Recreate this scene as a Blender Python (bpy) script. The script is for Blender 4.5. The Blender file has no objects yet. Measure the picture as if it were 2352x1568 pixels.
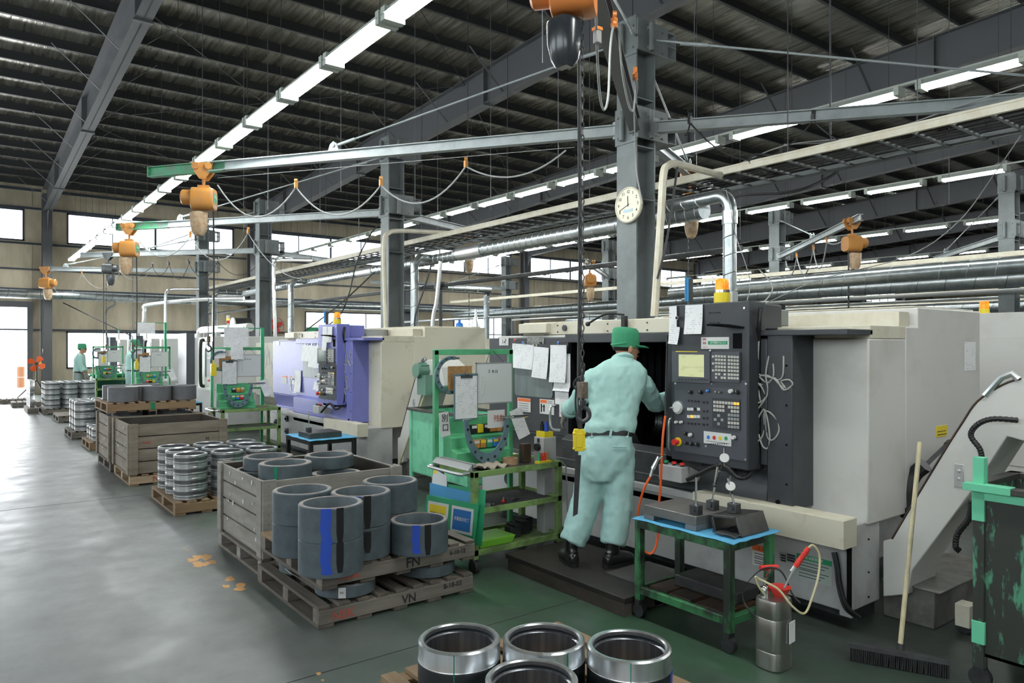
import bpy, bmesh, math, random
from mathutils import Vector, Matrix
random.seed(7)
S = bpy.context.scene
COL = S.collection
# ---------------------------------------------------------------- camera, sky, exposure
H = 1.68                                   # eye height
FL = 1670.0                                # focal length in pixels of the 2352 px frame
YAW = math.radians(37.3)
sn, cs = math.sin(YAW), math.cos(YAW)
cam = bpy.data.cameras.new('camera'); co = bpy.data.objects.new('camera', cam); COL.objects.link(co)
co.location = (0, 0, H); co.rotation_euler = (math.pi/2, 0, -YAW)
cam.sensor_width = 36; cam.lens = FL/2352*36; cam.shift_y = 8/2352; cam.clip_end = 300
S.camera = co
W = bpy.data.worlds.new('sky'); S.world = W; W.use_nodes = True
bg = W.node_tree.nodes['Background']; bg.inputs[0].default_value = (0.93, 0.97, 1.0, 1); bg.inputs[1].default_value = 3.4
S.view_settings.view_transform = 'Standard'; S.view_settings.look = 'None'; S.view_settings.gamma = 1
S.view_settings.use_curve_mapping = False
S.view_settings.exposure = 0.9
S.cycles.use_denoising = True
S.cycles.max_bounces = 7; S.cycles.diffuse_bounces = 4; S.cycles.glossy_bounces = 4; S.cycles.transparent_max_bounces = 12
S.cycles.sample_clamp_indirect = 6
TUBE = 46.0                                # fluorescent tube radiance
for (wx, wy, wz, sx, sz) in ((-1.2, 29.45, 1.5, 6.0, 3.0),):        # daylight through the open door
    a = bpy.data.lights.new('door_daylight', 'AREA'); a.shape = 'RECTANGLE'; a.size = sx; a.size_y = sz
    a.energy = 350; a.color = (.93, .97, 1)
    ao = bpy.data.objects.new('door_daylight', a); COL.objects.link(ao)
    ao.location = (wx, wy+.6, wz); ao.rotation_euler = (math.radians(-90), 0, 0); a.spread = math.radians(150)

# ---------------------------------------------------------------- helpers
def V(x, y, z): return Vector((x, y, z))
Z3 = V(0, 0, 1)
FW, RT, CAM = V(sn, cs, 0), V(cs, -sn, 0), V(0, 0, H)
def ray(u, v): return FW + RT*((u-1176)/FL) + Z3*((792-v)/FL)
def PX(u, v, x): r = ray(u, v); return CAM + r*(x/r.x)
def PY(u, v, y): r = ray(u, v); return CAM + r*(y/r.y)
def PZ(u, v, z): r = ray(u, v); return CAM + r*((z-H)/r.z)
def PD(u, v, d): return CAM + ray(u, v)*d
def PV(u, v, a, b):                         # on the upright plane through plan points a and b
    r = ray(u, v); n = V(b[1]-a[1], a[0]-b[0], 0)
    return CAM + r*((n.x*a[0]+n.y*a[1])/(n.x*r.x+n.y*r.y))
OFF = [V(0, 0, 0)]
class M:
    def __init__(s): s.bm = bmesh.new(); s.mi = 0; s.sm = False
    def face(s, vs):
        try: f = s.bm.faces.new(vs)
        except ValueError: return
        f.material_index = s.mi; f.smooth = s.sm; return f
    def box(s, a, b):
        x0, x1 = sorted((a[0], b[0])); y0, y1 = sorted((a[1], b[1])); z0, z1 = sorted((a[2], b[2]))
        return s.ob(V((x0+x1)/2, (y0+y1)/2, (z0+z1)/2), V((x1-x0)/2, 0, 0), V(0, (y1-y0)/2, 0), V(0, 0, (z1-z0)/2))
    def ob(s, c, ux, uy, uz):
        if ux.cross(uy).dot(uz) < 0: uz = -uz
        v = [s.bm.verts.new(c+ux*i+uy*j+uz*k) for k in (-1, 1) for i, j in ((-1, -1), (1, -1), (1, 1), (-1, 1))]
        for q in ((3, 2, 1, 0), (4, 5, 6, 7), (0, 1, 5, 4), (1, 2, 6, 5), (2, 3, 7, 6), (3, 0, 4, 7)): s.face([v[i] for i in q])
        return s
    def bar(s, p, q, w, h, up=Z3):          # rectangular bar from p to q
        d = (q-p).normalized(); sd = d.cross(up)
        sd = V(1, 0, 0) if sd.length < 1e-4 else sd.normalized(); u2 = sd.cross(d)
        return s.ob((p+q)/2, d*((q-p).length/2), sd*(w/2), u2*(h/2))
    def ibeam(s, p, q, w, h, t=.012):
        o = Z3*(h/2-t/2)
        s.bar(p+o, q+o, w, t); s.bar(p-o, q-o, w, t); s.bar(p, q, t, h-2*t); return s
    def loft(s, rings, closed=True, cap=True):  # rings: lists of points, same count
        R = [[s.bm.verts.new(p) for p in r] for r in rings]; n = len(R[0])
        for a, b in zip(R, R[1:]):
            for i in range(n if closed else n-1): s.face([a[i], a[(i+1) % n], b[(i+1) % n], b[i]])
        if cap and closed:
            sm = s.sm; s.sm = False; s.face(R[0][::-1]); s.face(R[-1]); s.sm = sm
        return s
    def cyl(s, p, q, r, r2=None, n=14, cap=True):
        r2 = r if r2 is None else r2; d = (q-p).normalized()
        a = d.orthogonal().normalized(); b = d.cross(a); sm = s.sm; s.sm = True
        s.loft([[p+(a*math.cos(t)+b*math.sin(t))*r for t in [k*2*math.pi/n for k in range(n)]],
                [q+(a*math.cos(t)+b*math.sin(t))*r2 for t in [k*2*math.pi/n for k in range(n)]]], cap=cap); s.sm = sm; return s
    def tube(s, pts, r, n=6):
        pts = [Vector(p) for p in pts]; rings = []; a = None
        for i, p in enumerate(pts):
            d = (pts[min(i+1, len(pts)-1)]-pts[max(i-1, 0)])
            d = d.normalized() if d.length > 1e-9 else Z3
            a = d.orthogonal() if a is None else a-d*a.dot(d)
            if a.length < 1e-6: a = d.orthogonal()
            a.normalize(); b = d.cross(a); rr = r[i] if isinstance(r, (list, tuple)) else r
            rings.append([p+(a*math.cos(k*2*math.pi/n)+b*math.sin(k*2*math.pi/n))*rr for k in range(n)])
        sm = s.sm; s.sm = True; s.loft(rings); s.sm = sm; return s
    def rev(s, c, prof, ax=Z3, n=40, mats=None, a0=0, a1=2*math.pi, shut=False):   # revolve (radius, height) about ax
        a = ax.orthogonal().normalized() if abs(ax.z) < .99 else V(1, 0, 0); b = ax.cross(a)
        full = abs(a1-a0-2*math.pi) < 1e-6; m = n if full else n+1; sm = s.sm; s.sm = True
        R = [[s.bm.verts.new(c+ax*h+(a*math.cos(a0+(a1-a0)*k/n)+b*math.sin(a0+(a1-a0)*k/n))*r) for k in range(m)] for r, h in prof]
        L = list(zip(R, R[1:]))+([(R[-1], R[0])] if shut else [])
        for j, (p, q) in enumerate(L):
            if mats: s.mi = mats[j]
            for i in range(m if full else m-1): s.face([p[i], p[(i+1) % m], q[(i+1) % m], q[i]])
        s.sm = sm; return s
    def prism(s, pts, vec):
        pts = [Vector(p) for p in pts]; vec = Vector(vec)
        a = [s.bm.verts.new(p) for p in pts]; b = [s.bm.verts.new(p+vec) for p in pts]; n = len(pts)
        s.face(a[::-1]); s.face(b)
        for i in range(n): s.face([a[i], a[(i+1) % n], b[(i+1) % n], b[i]])
        return s
    def sph(s, c, rx, ry=None, rz=None, n=12):
        ry = rx if ry is None else ry; rz = rx if rz is None else rz; sm = s.sm; s.sm = True
        rg = []
        for j in range(1, n):
            t = math.pi*j/n
            rg.append([c+V(rx*math.sin(t)*math.cos(k*2*math.pi/16), ry*math.sin(t)*math.sin(k*2*math.pi/16), -rz*math.cos(t)) for k in range(16)])
        s.loft(rg); s.sm = sm; return s
    def build(s, name, mats, par=None, bev=0, org=None, rem=0, disp=None, sub=0):
        me = bpy.data.meshes.new(name)
        bmesh.ops.recalc_face_normals(s.bm, faces=s.bm.faces)
        vs = s.bm.verts
        if par is not None: o0 = par_loc(par)-OFF[0]
        elif org is not None: o0 = Vector(org)
        else:
            xs = [v.co for v in vs]; o0 = V((min(p.x for p in xs)+max(p.x for p in xs))/2, (min(p.y for p in xs)+max(p.y for p in xs))/2, min(p.z for p in xs))
        for v in vs: v.co -= o0
        s.bm.to_mesh(me); s.bm.free()
        if not rem: me.set_sharp_from_angle(angle=.6)
        for m in (mats if isinstance(mats, (list, tuple)) else [mats]): me.materials.append(m)
        o = bpy.data.objects.new(name, me); COL.objects.link(o)
        if par is not None: o.parent = par
        else: o.location = o0+OFF[0]
        if rem:
            r = o.modifiers.new('r', 'REMESH'); r.mode = 'VOXEL'; r.voxel_size = rem; r.use_smooth_shade = True
            q = o.modifiers.new('s', 'SMOOTH'); q.iterations = 4; q.factor = .6
        if disp:
            t = bpy.data.textures.new('folds', 'CLOUDS'); t.noise_scale = disp[1]; t.noise_depth = 1
            d = o.modifiers.new('d', 'DISPLACE'); d.texture = t; d.strength = disp[0]; d.mid_level = .5
        if bev:
            b = o.modifiers.new('b', 'BEVEL'); b.width = bev; b.segments = 2; b.limit_method = 'ANGLE'; b.angle_limit = .7
        return o
def par_loc(o):
    p = V(0, 0, 0)
    while o is not None: p += o.location; o = o.parent
    return p
def tag(o, label=None, cat=None, group=None, kind=None):
    if label: o['label'] = label
    if cat: o['category'] = cat
    if group: o['group'] = group
    if kind: o['kind'] = kind
    return o
def thing(name, label, cat, loc, group=None):
    o = bpy.data.objects.new(name, None); COL.objects.link(o); o.empty_display_size = .1
    o.location = Vector(loc)+OFF[0]; return tag(o, label, cat, group)
def dup(root, off=(0, 0, 0), label=None, group=None, rz=None):
    def cp(o, par):
        c = o.copy(); COL.objects.link(c)
        if par is not None: c.parent = par
        for ch in kids.get(o, ()): cp(ch, c)
        return c
    kids = {}
    st = [root]
    while st:
        o = st.pop(); kids[o] = list(o.children); st += kids[o]
    r = cp(root, None); r.location = root.location+Vector(off)
    if rz is not None: r.rotation_euler.z = rz
    if label: r['label'] = label
    if group: r['group'] = group
    return r
def struct(o): o['kind'] = 'structure'; return o
_dg = None
def text(s, pos, size, mt, par=None, face='x', name='lettering', rot=0, ax=None, squash=1, label=None):
    cu = bpy.data.curves.new('t', 'FONT'); cu.body = s; cu.size = size; cu.align_x = 'CENTER'; cu.align_y = 'CENTER'; cu.extrude = .0004; cu.offset = size*.022 if name == 'stencil_mark' else size*.006
    ob = bpy.data.objects.new('t', cu); COL.objects.link(ob)
    bpy.context.view_layer.update()
    me = bpy.data.meshes.new_from_object(ob.evaluated_get(bpy.context.evaluated_depsgraph_get()))
    bpy.data.objects.remove(ob); me.name = name
    if ax: ux, uy = ax
    else: ux, uy = (V(0, -1, 0), Z3) if face == 'x' else (V(1, 0, 0), Z3)
    if rot: q = Matrix.Rotation(rot, 3, ux.cross(uy)); ux, uy = q @ ux, q @ uy
    n = ux.cross(uy); pos = Vector(pos)
    o0 = par_loc(par)-OFF[0] if par is not None else pos
    for v in me.vertices: v.co = pos-o0+ux*v.co.x*squash+uy*v.co.y+n*v.co.z
    me.materials.clear(); me.materials.append(mt)
    o = bpy.data.objects.new(name, me); COL.objects.link(o)
    if par is not None: o.parent = par
    else: o.location = pos+OFF[0]
    if label: o['label'] = label
    return o
def sag(p, q, s, n=12): return [p.lerp(q, t/n)-Z3*(s*4*(t/n)*(1-t/n)) for t in range(n+1)]
def smooth(pts, k=5):                       # Catmull-Rom through points
    P = [pts[0]]+list(pts)+[pts[-1]]; out = []
    for i in range(1, len(P)-2):
        a, b, c, d = P[i-1:i+3]
        for j in range(k):
            t = j/k; out.append(.5*((2*b)+(c-a)*t+(2*a-5*b+4*c-d)*t*t+(3*b-a-3*c+d)*t**3))
    return out+[pts[-1]]
def rx(m, u0, v0, u1, v1, X, t=.002):       # a flat rectangle of thickness t on the plane X facing the aisle
    uc = (u0+u1)/2; a = PX(u0, v0, X); b = PX(u1, v0, X); z0 = PX(uc, v0, X).z; z1 = PX(uc, v1, X).z
    return m.box((X-t, a.y, z0), (X, b.y, z1))

# ---------------------------------------------------------------- materials
MT = {}
def mat(name, c, r=.6, me=0, c2=None, sc=6, amt=.5, bump=0, bs=40, em=0, st=(1, 1, 1), an=0, thr=(.4, .62), det=4, tr=0, alpha=1, co_=0):
    m = bpy.data.materials.new(name); m.use_nodes = True; nt = m.node_tree; N = nt.nodes; L = nt.links
    b = N['Principled BSDF']; b.inputs['Base Color'].default_value = (*c, 1); b.inputs['Roughness'].default_value = r
    b.inputs['Metallic'].default_value = me
    if an: b.inputs['Anisotropic'].default_value = an
    if co_: b.inputs['Coat Weight'].default_value = co_; b.inputs['Coat Roughness'].default_value = .15
    if em: b.inputs['Emission Color'].default_value = (*c, 1); b.inputs['Emission Strength'].default_value = em
    if alpha < 1: b.inputs['Alpha'].default_value = alpha
    if tr: b.inputs['Transmission Weight'].default_value = tr
    if c2 or bump:
        tc = N.new('ShaderNodeTexCoord'); mp = N.new('ShaderNodeMapping'); mp.inputs['Scale'].default_value = st
        L.new(tc.outputs['Object'], mp.inputs[0])
    if c2:
        n = N.new('ShaderNodeTexNoise'); n.inputs['Scale'].default_value = sc; n.inputs['Detail'].default_value = det; n.inputs['Roughness'].default_value = .65
        rp = N.new('ShaderNodeValToRGB'); e = rp.color_ramp.elements
        e[0].position, e[1].position = thr; e[0].color = (*c, 1)
        e[1].color = (*[a*(1-amt)+d*amt for a, d in zip(c, c2)], 1)
        L.new(mp.outputs[0], n.inputs['Vector']); L.new(n.outputs['Fac'], rp.inputs[0]); L.new(rp.outputs[0], b.inputs['Base Color'])
    if bump:
        n = N.new('ShaderNodeTexNoise'); n.inputs['Scale'].default_value = bs; n.inputs['Detail'].default_value = 3
        bp = N.new('ShaderNodeBump'); bp.inputs['Strength'].default_value = bump; bp.inputs['Distance'].default_value = .01
        L.new(mp.outputs[0], n.inputs['Vector']); L.new(n.outputs['Fac'], bp.inputs['Height']); L.new(bp.outputs[0], b.inputs['Normal'])
    MT[name] = m; return m
mat('post', (.18, .205, .21), .5, c2=(.12, .13, .13), sc=3, amt=.6)
mat('frame', (.12, .125, .135), .5, c2=(.12, .12, .13), sc=1.5, amt=.5)
mat('purlin', (.045, .048, .05), .55)
mat('roofing', (.52, .49, .42), .26, .6, c2=(.20, .185, .15), sc=3, amt=.9, bump=.9, bs=3.0, st=(3.2, .25, 1), thr=(.35, .6))
mat('siding', (.66, .58, .43), .7, c2=(.40, .35, .26), sc=1.6, amt=.7, st=(1, 1, .25), bump=.05, bs=2)
mat('dark_trim', (.045, .06, .085), .5)
mat('galv', (.50, .54, .55), .3, .9, c2=(.34, .38, .40), sc=8, amt=.8)
mat('silver', (.75, .77, .78), .3, .9)
mat('cream', (.68, .65, .54), .5, c2=(.5, .42, .28), sc=7, amt=.4)
mat('housing', (.50, .55, .50), .5)
mat('tube_light', (.97, 1., .99), .4, em=TUBE)
mat('black', (.012, .012, .013), .5)
mat('rubber', (.02, .021, .023), .6, c2=(.05, .05, .05), sc=12)
mat('cable_grey', (.33, .34, .34), .5)
mat('white', (.72, .72, .70), .5)
mat('orange', (.55, .23, .035), .45, c2=(.42, .22, .10), sc=9, amt=.6)
mat('brightorange', (.78, .25, .06), .35)
mat('yellow', (.85, .66, .03), .45)
mat('red', (.70, .04, .03), .4)
mat('blue', (.04, .22, .70), .5)
mat('chrome', (.8, .81, .82), .15, 1)
mat('steel', (.80, .82, .84), .36, 1, c2=(.55, .56, .58), sc=2, amt=.8, st=(12, 12, .3))
mat('darksteel', (.10, .105, .11), .4, .6, c2=(.03, .03, .03), sc=5)
# ---------------------------------------------------------------- the building
XL, XR, YB, YF = -7.0, 71.0, -13.0, 29.6
def roofz(y): return 7.15+.05*(29.6-y)
def floor_mat():
    m = bpy.data.materials.new('floor_paint'); m.use_nodes = True; nt = m.node_tree; N, L = nt.nodes, nt.links
    b = N['Principled BSDF']; tc = N.new('ShaderNodeTexCoord')
    def noise(sc, st=(1, 1, 1), det=5):
        mp = N.new('ShaderNodeMapping'); mp.inputs['Scale'].default_value = st; L.new(tc.outputs['Object'], mp.inputs[0])
        n = N.new('ShaderNodeTexNoise'); n.inputs['Scale'].default_value = sc; n.inputs['Detail'].default_value = det; n.inputs['Roughness'].default_value = .6
        L.new(mp.outputs[0], n.inputs['Vector']); return n.outputs['Fac']
    def rng(x, a, b_, c=0, d=1):
        r = N.new('ShaderNodeMapRange'); L.new(x, r.inputs[0]); r.inputs[1].default_value = a; r.inputs[2].default_value = b_; r.inputs[3].default_value = c; r.inputs[4].default_value = d; return r.outputs[0]
    def mix(f, a, c):
        x = N.new('ShaderNodeMix'); x.data_type = 'RGBA'; L.new(f, x.inputs['Factor'])
        for s, k in ((a, 'A'), (c, 'B')):
            i = [q for q in x.inputs if q.name == k and q.type == 'RGBA'][0]
            if isinstance(s, tuple): i.default_value = (*s, 1)
            else: L.new(s, i)
        return [q for q in x.outputs if q.type == 'RGBA'][0]
    def math_(op, a, c):
        x = N.new('ShaderNodeMath'); x.operation = op
        for k, s in enumerate((a, c)):
            if isinstance(s, (int, float)): x.inputs[k].default_value = s
            else: L.new(s, x.inputs[k])
        return x.outputs[0]
    sep = N.new('ShaderNodeSeparateXYZ'); L.new(tc.outputs['Object'], sep.inputs[0])
    ax = math_('ADD', sep.outputs[0], math_('MULTIPLY', noise(.9), 1.6))       # traffic lane is worn to grey, machine side green
    lane = rng(ax, 2.0, 3.3)
    grey = mix(rng(noise(2.2), .35, .7), (.195, .197, .205), (.135, .14, .142))
    green = mix(rng(noise(1.7, (1, .7, 1)), .35, .7), (.034, .085, .044), (.048, .066, .053))
    c = mix(lane, grey, green)
    c = mix(rng(noise(5.5, (1, .35, 1)), .55, .75, 0, .5), c, (.10, .11, .11))
    oil = rng(ax, 3.9, 5.0, 0, .8); c = mix(oil, c, (.028, .03, .03))
    c = mix(rng(noise(60), .70, .74, 0, .25), c, (.5, .5, .48))
    L.new(c, b.inputs['Base Color']); L.new(rng(noise(3), .3, .7, .30, .5), b.inputs['Roughness'])
    return m
g = M(); g.box((XL, YB, -.2), (XR, YF, 0)); struct(g.build('floor', floor_mat(), org=(0, 0, 0)))
mat('paving', (.42, .42, .40), .9)
g = M(); g.box((-25, YF, -.25), (80, YF+45, -.03)); struct(g.build('trim_1', MT['paving']))
# floor joints
for k, (a, b) in enumerate((((XL, 9.0), (3.2, 9.0)), ((XL, 3.55), (6, 3.55)))):
    g = M(); g.box((a[0], a[1], .0), (b[0], a[1]+.007, .0012)); struct(g.build('trim_%d' % (k+2), MT['rubber']))
# roof
g = M(); g.prism([(XL, YB, roofz(YB)), (XL, YF, roofz(YF)), (XL, YF, roofz(YF)+.12), (XL, YB, roofz(YB)+.12)], (XR-XL, 0, 0))
struct(g.build('ceiling', MT['roofing'], org=(0, 0, 0)))
COLX = [2.4+6.9*k for k in range(-1, 10)]
for k, x in enumerate(COLX):               # rafters with their wall columns
    g = M(); y0, y1 = YB, 29.2
    def zb(y): return 6.16+.05*(29.4-y)
    def ztop(y): return roofz(y)-.21
    g.prism([(x-.012, y0, zb(y0)), (x-.012, y1, zb(y1)), (x-.012, y1, ztop(y1)), (x-.012, y0, ztop(y0))], (.024, 0, 0))
    for zf, w in ((zb, .26), (lambda y: ztop(y)-.015, .26)):
        g.prism([(x-w/2, y0, zf(y0)), (x-w/2, y1, zf(y1)), (x-w/2, y1, zf(y1)+.018), (x-w/2, y0, zf(y0)+.018)], (w, 0, 0))
    for y in (13.1, 19.5, 25.5, 6.7, .3):    # stiffeners
        g.box((x-.12, y-.012, zb(y)), (x+.12, y+.012, ztop(y)))
        g.box((x-.15, y-.05, zb(y)-.03), (x+.15, y+.05, zb(y)))
    struct(tag(g.build('roof_rafter', MT['frame'], org=(x, y1, 6.1)), group='roof rafters'))
    g = M()                                # column
    g.box((x-.14, 29.05, 0), (x+.14, 29.07, 6.8)); g.box((x-.14, 29.40, 0), (x+.14, 29.42, 6.8)); g.box((x-.01, 29.07, 0), (x+.01, 29.4, 6.8))
    g.prism([(x-.01, 29.06, 5.5), (x-.01, 28.6, 6.25), (x-.01, 29.06, 6.25)], (.02, 0, 0))
    struct(tag(g.build('wall_column', MT['frame']), group='columns of the far wall'))
    g = M()                                # fly braces from the purlins to the bottom flange
    for y in (8, 10.2, 12.4, 14.6, 16.8, 19, 21.2, 23.4, 25.6, 27.8):
        for sx in (-1, 1): g.bar(V(x+sx*.1, y, zb(y)+.05), V(x+sx*.95, y, ztop(y)+.02), .05, .006)
    struct(tag(g.build('fly_brace', MT['purlin']), group='braces of the rafters'))
y = 28.9; npur = 0
while y > -6:                              # purlins
    g = M(); z = roofz(y)
    g.box((XL, y-.002, z-.2), (XR, y+.004, z)); g.box((XL, y-.07, z-.2), (XR, y, z-.194)); g.box((XL, y-.07, z-.2), (XR, y-.066, z-.17))
    struct(tag(g.build('roof_purlin', MT['purlin']), group='roof purlins')); y -= 1.08; npur += 1
# roof bracing rods
for (x0, y0, x1, y1) in ((2.4, 27, 9.3, 21), (9.3, 27, 2.4, 21), (2.4, 21, 9.3, 14), (9.3, 21, 2.4, 14), (2.4, 14, 9.3, 7.5), (9.3, 14, 2.4, 7.5), (9.3, 21, 16.2, 14), (16.2, 21, 9.3, 14)):
    g = M(); g.tube([V(x0, y0, roofz(y0)-.27), V(x1, y1, roofz(y1)-.27)], .01, 5)
    struct(tag(g.build('bracing_rod', MT['purlin']), group='cross bracing under the roof'))
# far wall, cut by the door, low windows and high windows
hi = [(c+.62, c+6.28) for c in COLX if c < 64] ; ZH0, ZH1 = 5.2, 6.28
low = [(3.0, 9.0, .85, 2.15), (11.6, 15.8, .9, 3.1), (19.0, 22.6, .9, 3.1), (27.5, 32.5, .9, 3.1)]
DOOR = (-4.2, 1.86, 0, 2.95)
holes = [(a, b, ZH0, ZH1) for a, b in hi]+low+[DOOR]
xs = sorted({XL, XR}|{h[0] for h in holes}|{h[1] for h in holes})
g = M()
for a, b in zip(xs, xs[1:]):
    cuts = sorted((h[2], h[3]) for h in holes if h[0] <= a+1e-6 and h[1] >= b-1e-6); z = 0
    for c0, c1 in cuts+[(7.2, 7.2)]:
        if c0 > z+.01: g.box((a, YF, z), (b, YF+.12, c0))
        z = c1
struct(g.build('wall_far', MT['siding'], org=(0, YF, 0)))
g = M(); x = 2.0
while x < XR:                              # siding joints
    if not any(h[0]-.05 < x < h[1]+.05 for h in low): g.box((x, YF-.012, 3.15), (x+.02, YF, 5.1)); g.box((x, YF-.012, 6.4), (x+.02, YF, 7.0))
    x += 1.0
struct(g.build('trim_5', mat('joint', (.36, .31, .22), .8)))
g = M()
for z, t in ((5.12, .06), (6.32, .06), (4.25, .05), (3.55, .1), (6.95, .08), (2.2, .05)):
    for c in COLX: 
        if c < 65: g.box((c+.14, YF-.10, z-t/2), (c+6.76, YF-.0, z+t/2))
struct(g.build('trim_6', MT['dark_trim']))
def pane_mat():
    m = bpy.data.materials.new('window_glass'); m.use_nodes = True; N, L = m.node_tree.nodes, m.node_tree.links
    b = N['Principled BSDF']; b.inputs['Roughness'].default_value = .05; b.inputs['Base Color'].default_value = (.9, .95, .95, 1)
    t = N.new('ShaderNodeBsdfTransparent'); t.inputs[0].default_value = (.93, .96, .97, 1); x = N.new('ShaderNodeMixShader'); x.inputs[0].default_value = .08
    L.new(t.outputs[0], x.inputs[1]); L.new(b.outputs[0], x.inputs[2]); L.new(x.outputs[0], N['Material Output'].inputs[0]); return m
PANE = pane_mat(); nw = 0
def window(x0, x1, z0, z1, n, wy=YF, axis='x'):
    global nw; nw += 1
    g = M(); t = .05
    def bx(a0, a1, c0, c1, y0, y1):
        if axis == 'x': g.box((a0, y0, c0), (a1, y1, c1))
        else: g.box((y0, a0, c0), (y1, a1, c1))
    bx(x0, x1, z0, z0+t, wy-.03, wy+.06); bx(x0, x1, z1-t, z1, wy-.03, wy+.06)
    bx(x0, x0+t, z0, z1, wy-.03, wy+.06); bx(x1-t, x1, z0, z1, wy-.03, wy+.06)
    for i in range(1, n):
        x = x0+(x1-x0)*i/n; w = .07 if i == n//2 else .025
        bx(x-w/2, x+w/2, z0, z1, wy-.02, wy+.05)
    w = struct(g.build('window_%d' % nw, MT['dark_trim']))
    g = M(); bx(x0+t, x1-t, z0+t, z1-t, wy+.02, wy+.026); g.build('pane', PANE, w)
for a, b in hi: window(a, b, ZH0, ZH1, 4)
for a, b, c, d in low: window(a, b, c, d, 3)
for a in (-10, -3, 4, 11, 18): window(a, a+5.5, 3.0, 6.0, 4, XL, 'y')  # unseen left-wall windows, added to let in fill daylight
# left wall (out of frame) and the wall behind the camera
g = M()
yy = [YB, -10, -4.5, -3, 2.5, 4, 9.5, 11, 16.5, 18, 23.5, YF]
for i, (a, b) in enumerate(zip(yy, yy[1:])):
    if i % 2: g.box((XL-.1, a, 0), (XL, b, 3.0)); g.box((XL-.1, a, 6.0), (XL, b, 9.4))
    else: g.box((XL-.1, a, 0), (XL, b, 9.4))
struct(g.build('wall_left', MT['siding'], org=(XL, 0, 0)))
g = M(); g.box((XL, YB-.1, 0), (XR, YB, 9.4)); struct(g.build('wall_near', MT['cable_grey'], org=(0, YB, 0)))
g = M(); g.box((XR, YB, 0), (XR+.1, YF, 9.4)); struct(g.build('wall_right', MT['siding'], org=(XR, 0, 0)))
# door frame
g = M(); x = DOOR[1]
g.box((x, YF-.12, 0), (x+.16, YF+.1, 3.1)); g.box((DOOR[0], YF-.14, 2.95), (x+.16, YF+.1, 3.15)); g.box((DOOR[0]-.16, YF-.12, 0), (DOOR[0], YF+.1, 3.1))
struct(g.build('door_1', MT['frame']))
# ---------------------------------------------------------------- fluorescent lamps
def lamp_proto(x, y, z, label, group):
    t = thing('fluorescent_lamp', label, 'ceiling lamp', (x, y, z), group)
    g = M(); g.prism([(x-.08, y, z), (x-.11, y, z-.03), (x+.11, y, z-.03), (x+.08, y, z), (x+.04, y, z+.05), (x-.04, y, z+.05)], (0, 1.2, 0))
    g.box((x-.1, y-.02, z-.08), (x+.1, y+.045, z+.04)); g.box((x-.1, y+1.115, z-.08), (x+.1, y+1.19, z+.04)); g.build('housing', MT['housing'], t)
    for sx in (-.05, .05):
        g = M(); g.cyl(V(x+sx, y+.045, z-.055), V(x+sx, y+1.115, z-.055), .017, n=6); g.build('tube', MT['tube_light'], t)
    g = M()
    for yy in (.15,): g.tube([V(x, y+yy, z+.04), V(x, y+yy, roofz(y+yy)-.15)], .0045, 4)
    g.build('hanger', MT['purlin'], t)
    return t
rows = [(3.0, 4.55, 1.25, 28.0, -9, 'over the grey aisle'), (9.9, 5.04, 1.42, 27.5, -9, 'behind the row of lathes'), (15.8, 5.04, 1.5, 27, -6, 'third from the aisle'), (22.0, 5.04, 1.6, 27, 0, 'fourth from the aisle'),
        (28.8, 5.04, 1.9, 26, 3, 'fifth from the aisle'), (35.6, 5.04, 2.2, 26, 6, 'sixth from the aisle'), (42.5, 5.04, 2.6, 26, 8, 'farthest from the aisle')]
for x, z, pitch, y0, y1, w in rows:
    lab = 'white fluorescent strip lamp hanging in the row '+w; grp = 'strip lamps in the row '+w
    P = lamp_proto(x, 8.0-pitch*round((8-y1)/pitch)+.08*x % 1, z, lab, grp); y = P.location.y; k = 1
    while y+k*pitch < y0:
        c = dup(P, (0, k*pitch, 0)); k += 1
    rl = M(); rl.box((x-.02, y, z+.05), (x+.02, y0+.6, z+.08))
    struct(tag(rl.build('lamp_rail', MT['housing']), group='rails of the strip lamps'))
# ---------------------------------------------------------------- machines
mat('shell', (.62, .61, .58), .45, c2=(.42, .38, .32), sc=2.2, amt=.45, thr=(.5, .8))
mat('shellcream', (.66, .62, .50), .5, c2=(.36, .28, .16), sc=5, amt=.5, thr=(.55, .75))
mat('base_white', (.50, .50, .50), .5, c2=(.25, .22, .20), sc=3.5, amt=.55, thr=(.5, .75))
mat('slate', (.044, .048, .057), .42, c2=(.035, .037, .042), sc=4, amt=.8)
mat('slatepanel', (.075, .082, .098), .4)
mat('lilac', (.18, .19, .52), .42, c2=(.16, .17, .42), sc=3, amt=.6)
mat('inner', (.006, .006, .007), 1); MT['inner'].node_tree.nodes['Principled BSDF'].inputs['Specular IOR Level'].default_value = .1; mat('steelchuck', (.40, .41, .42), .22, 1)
mat('glass_door', (.19, .23, .23), .45, c2=(.10, .13, .13), sc=3, amt=.8, st=(1, 1, .2))
mat('screen', (.50, .51, .28), .3, em=.28, c2=(.30, .31, .17), sc=9, amt=.5, st=(1, .6, 2.5), thr=(.55, .6))
mat('screen_green', (.10, .17, .13), .3, c2=(.06, .1, .08), sc=9, amt=.5, st=(1, .6, 3))
mat('key', (.58, .56, .50), .5)
mat('keyamber', (.9, .5, .08), .4, em=.4)
mat('amber', (.95, .26, .005), .25, em=.18, c2=(1, .45, .02), sc=14, amt=1)
mat('ink', (.02, .02, .025), .7)
mat('inkred', (.55, .06, .05), .7)
mat('inkorange', (.85, .16, .03), .5)
mat('inkgreen', (.03, .35, .16), .5)
mat('peeling', (.42, .40, .32), .55, c2=(.20, .21, .19), sc=4, amt=1, st=(2.5, 2.5, .7), thr=(.52, .56), bump=.2, bs=8)
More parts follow.
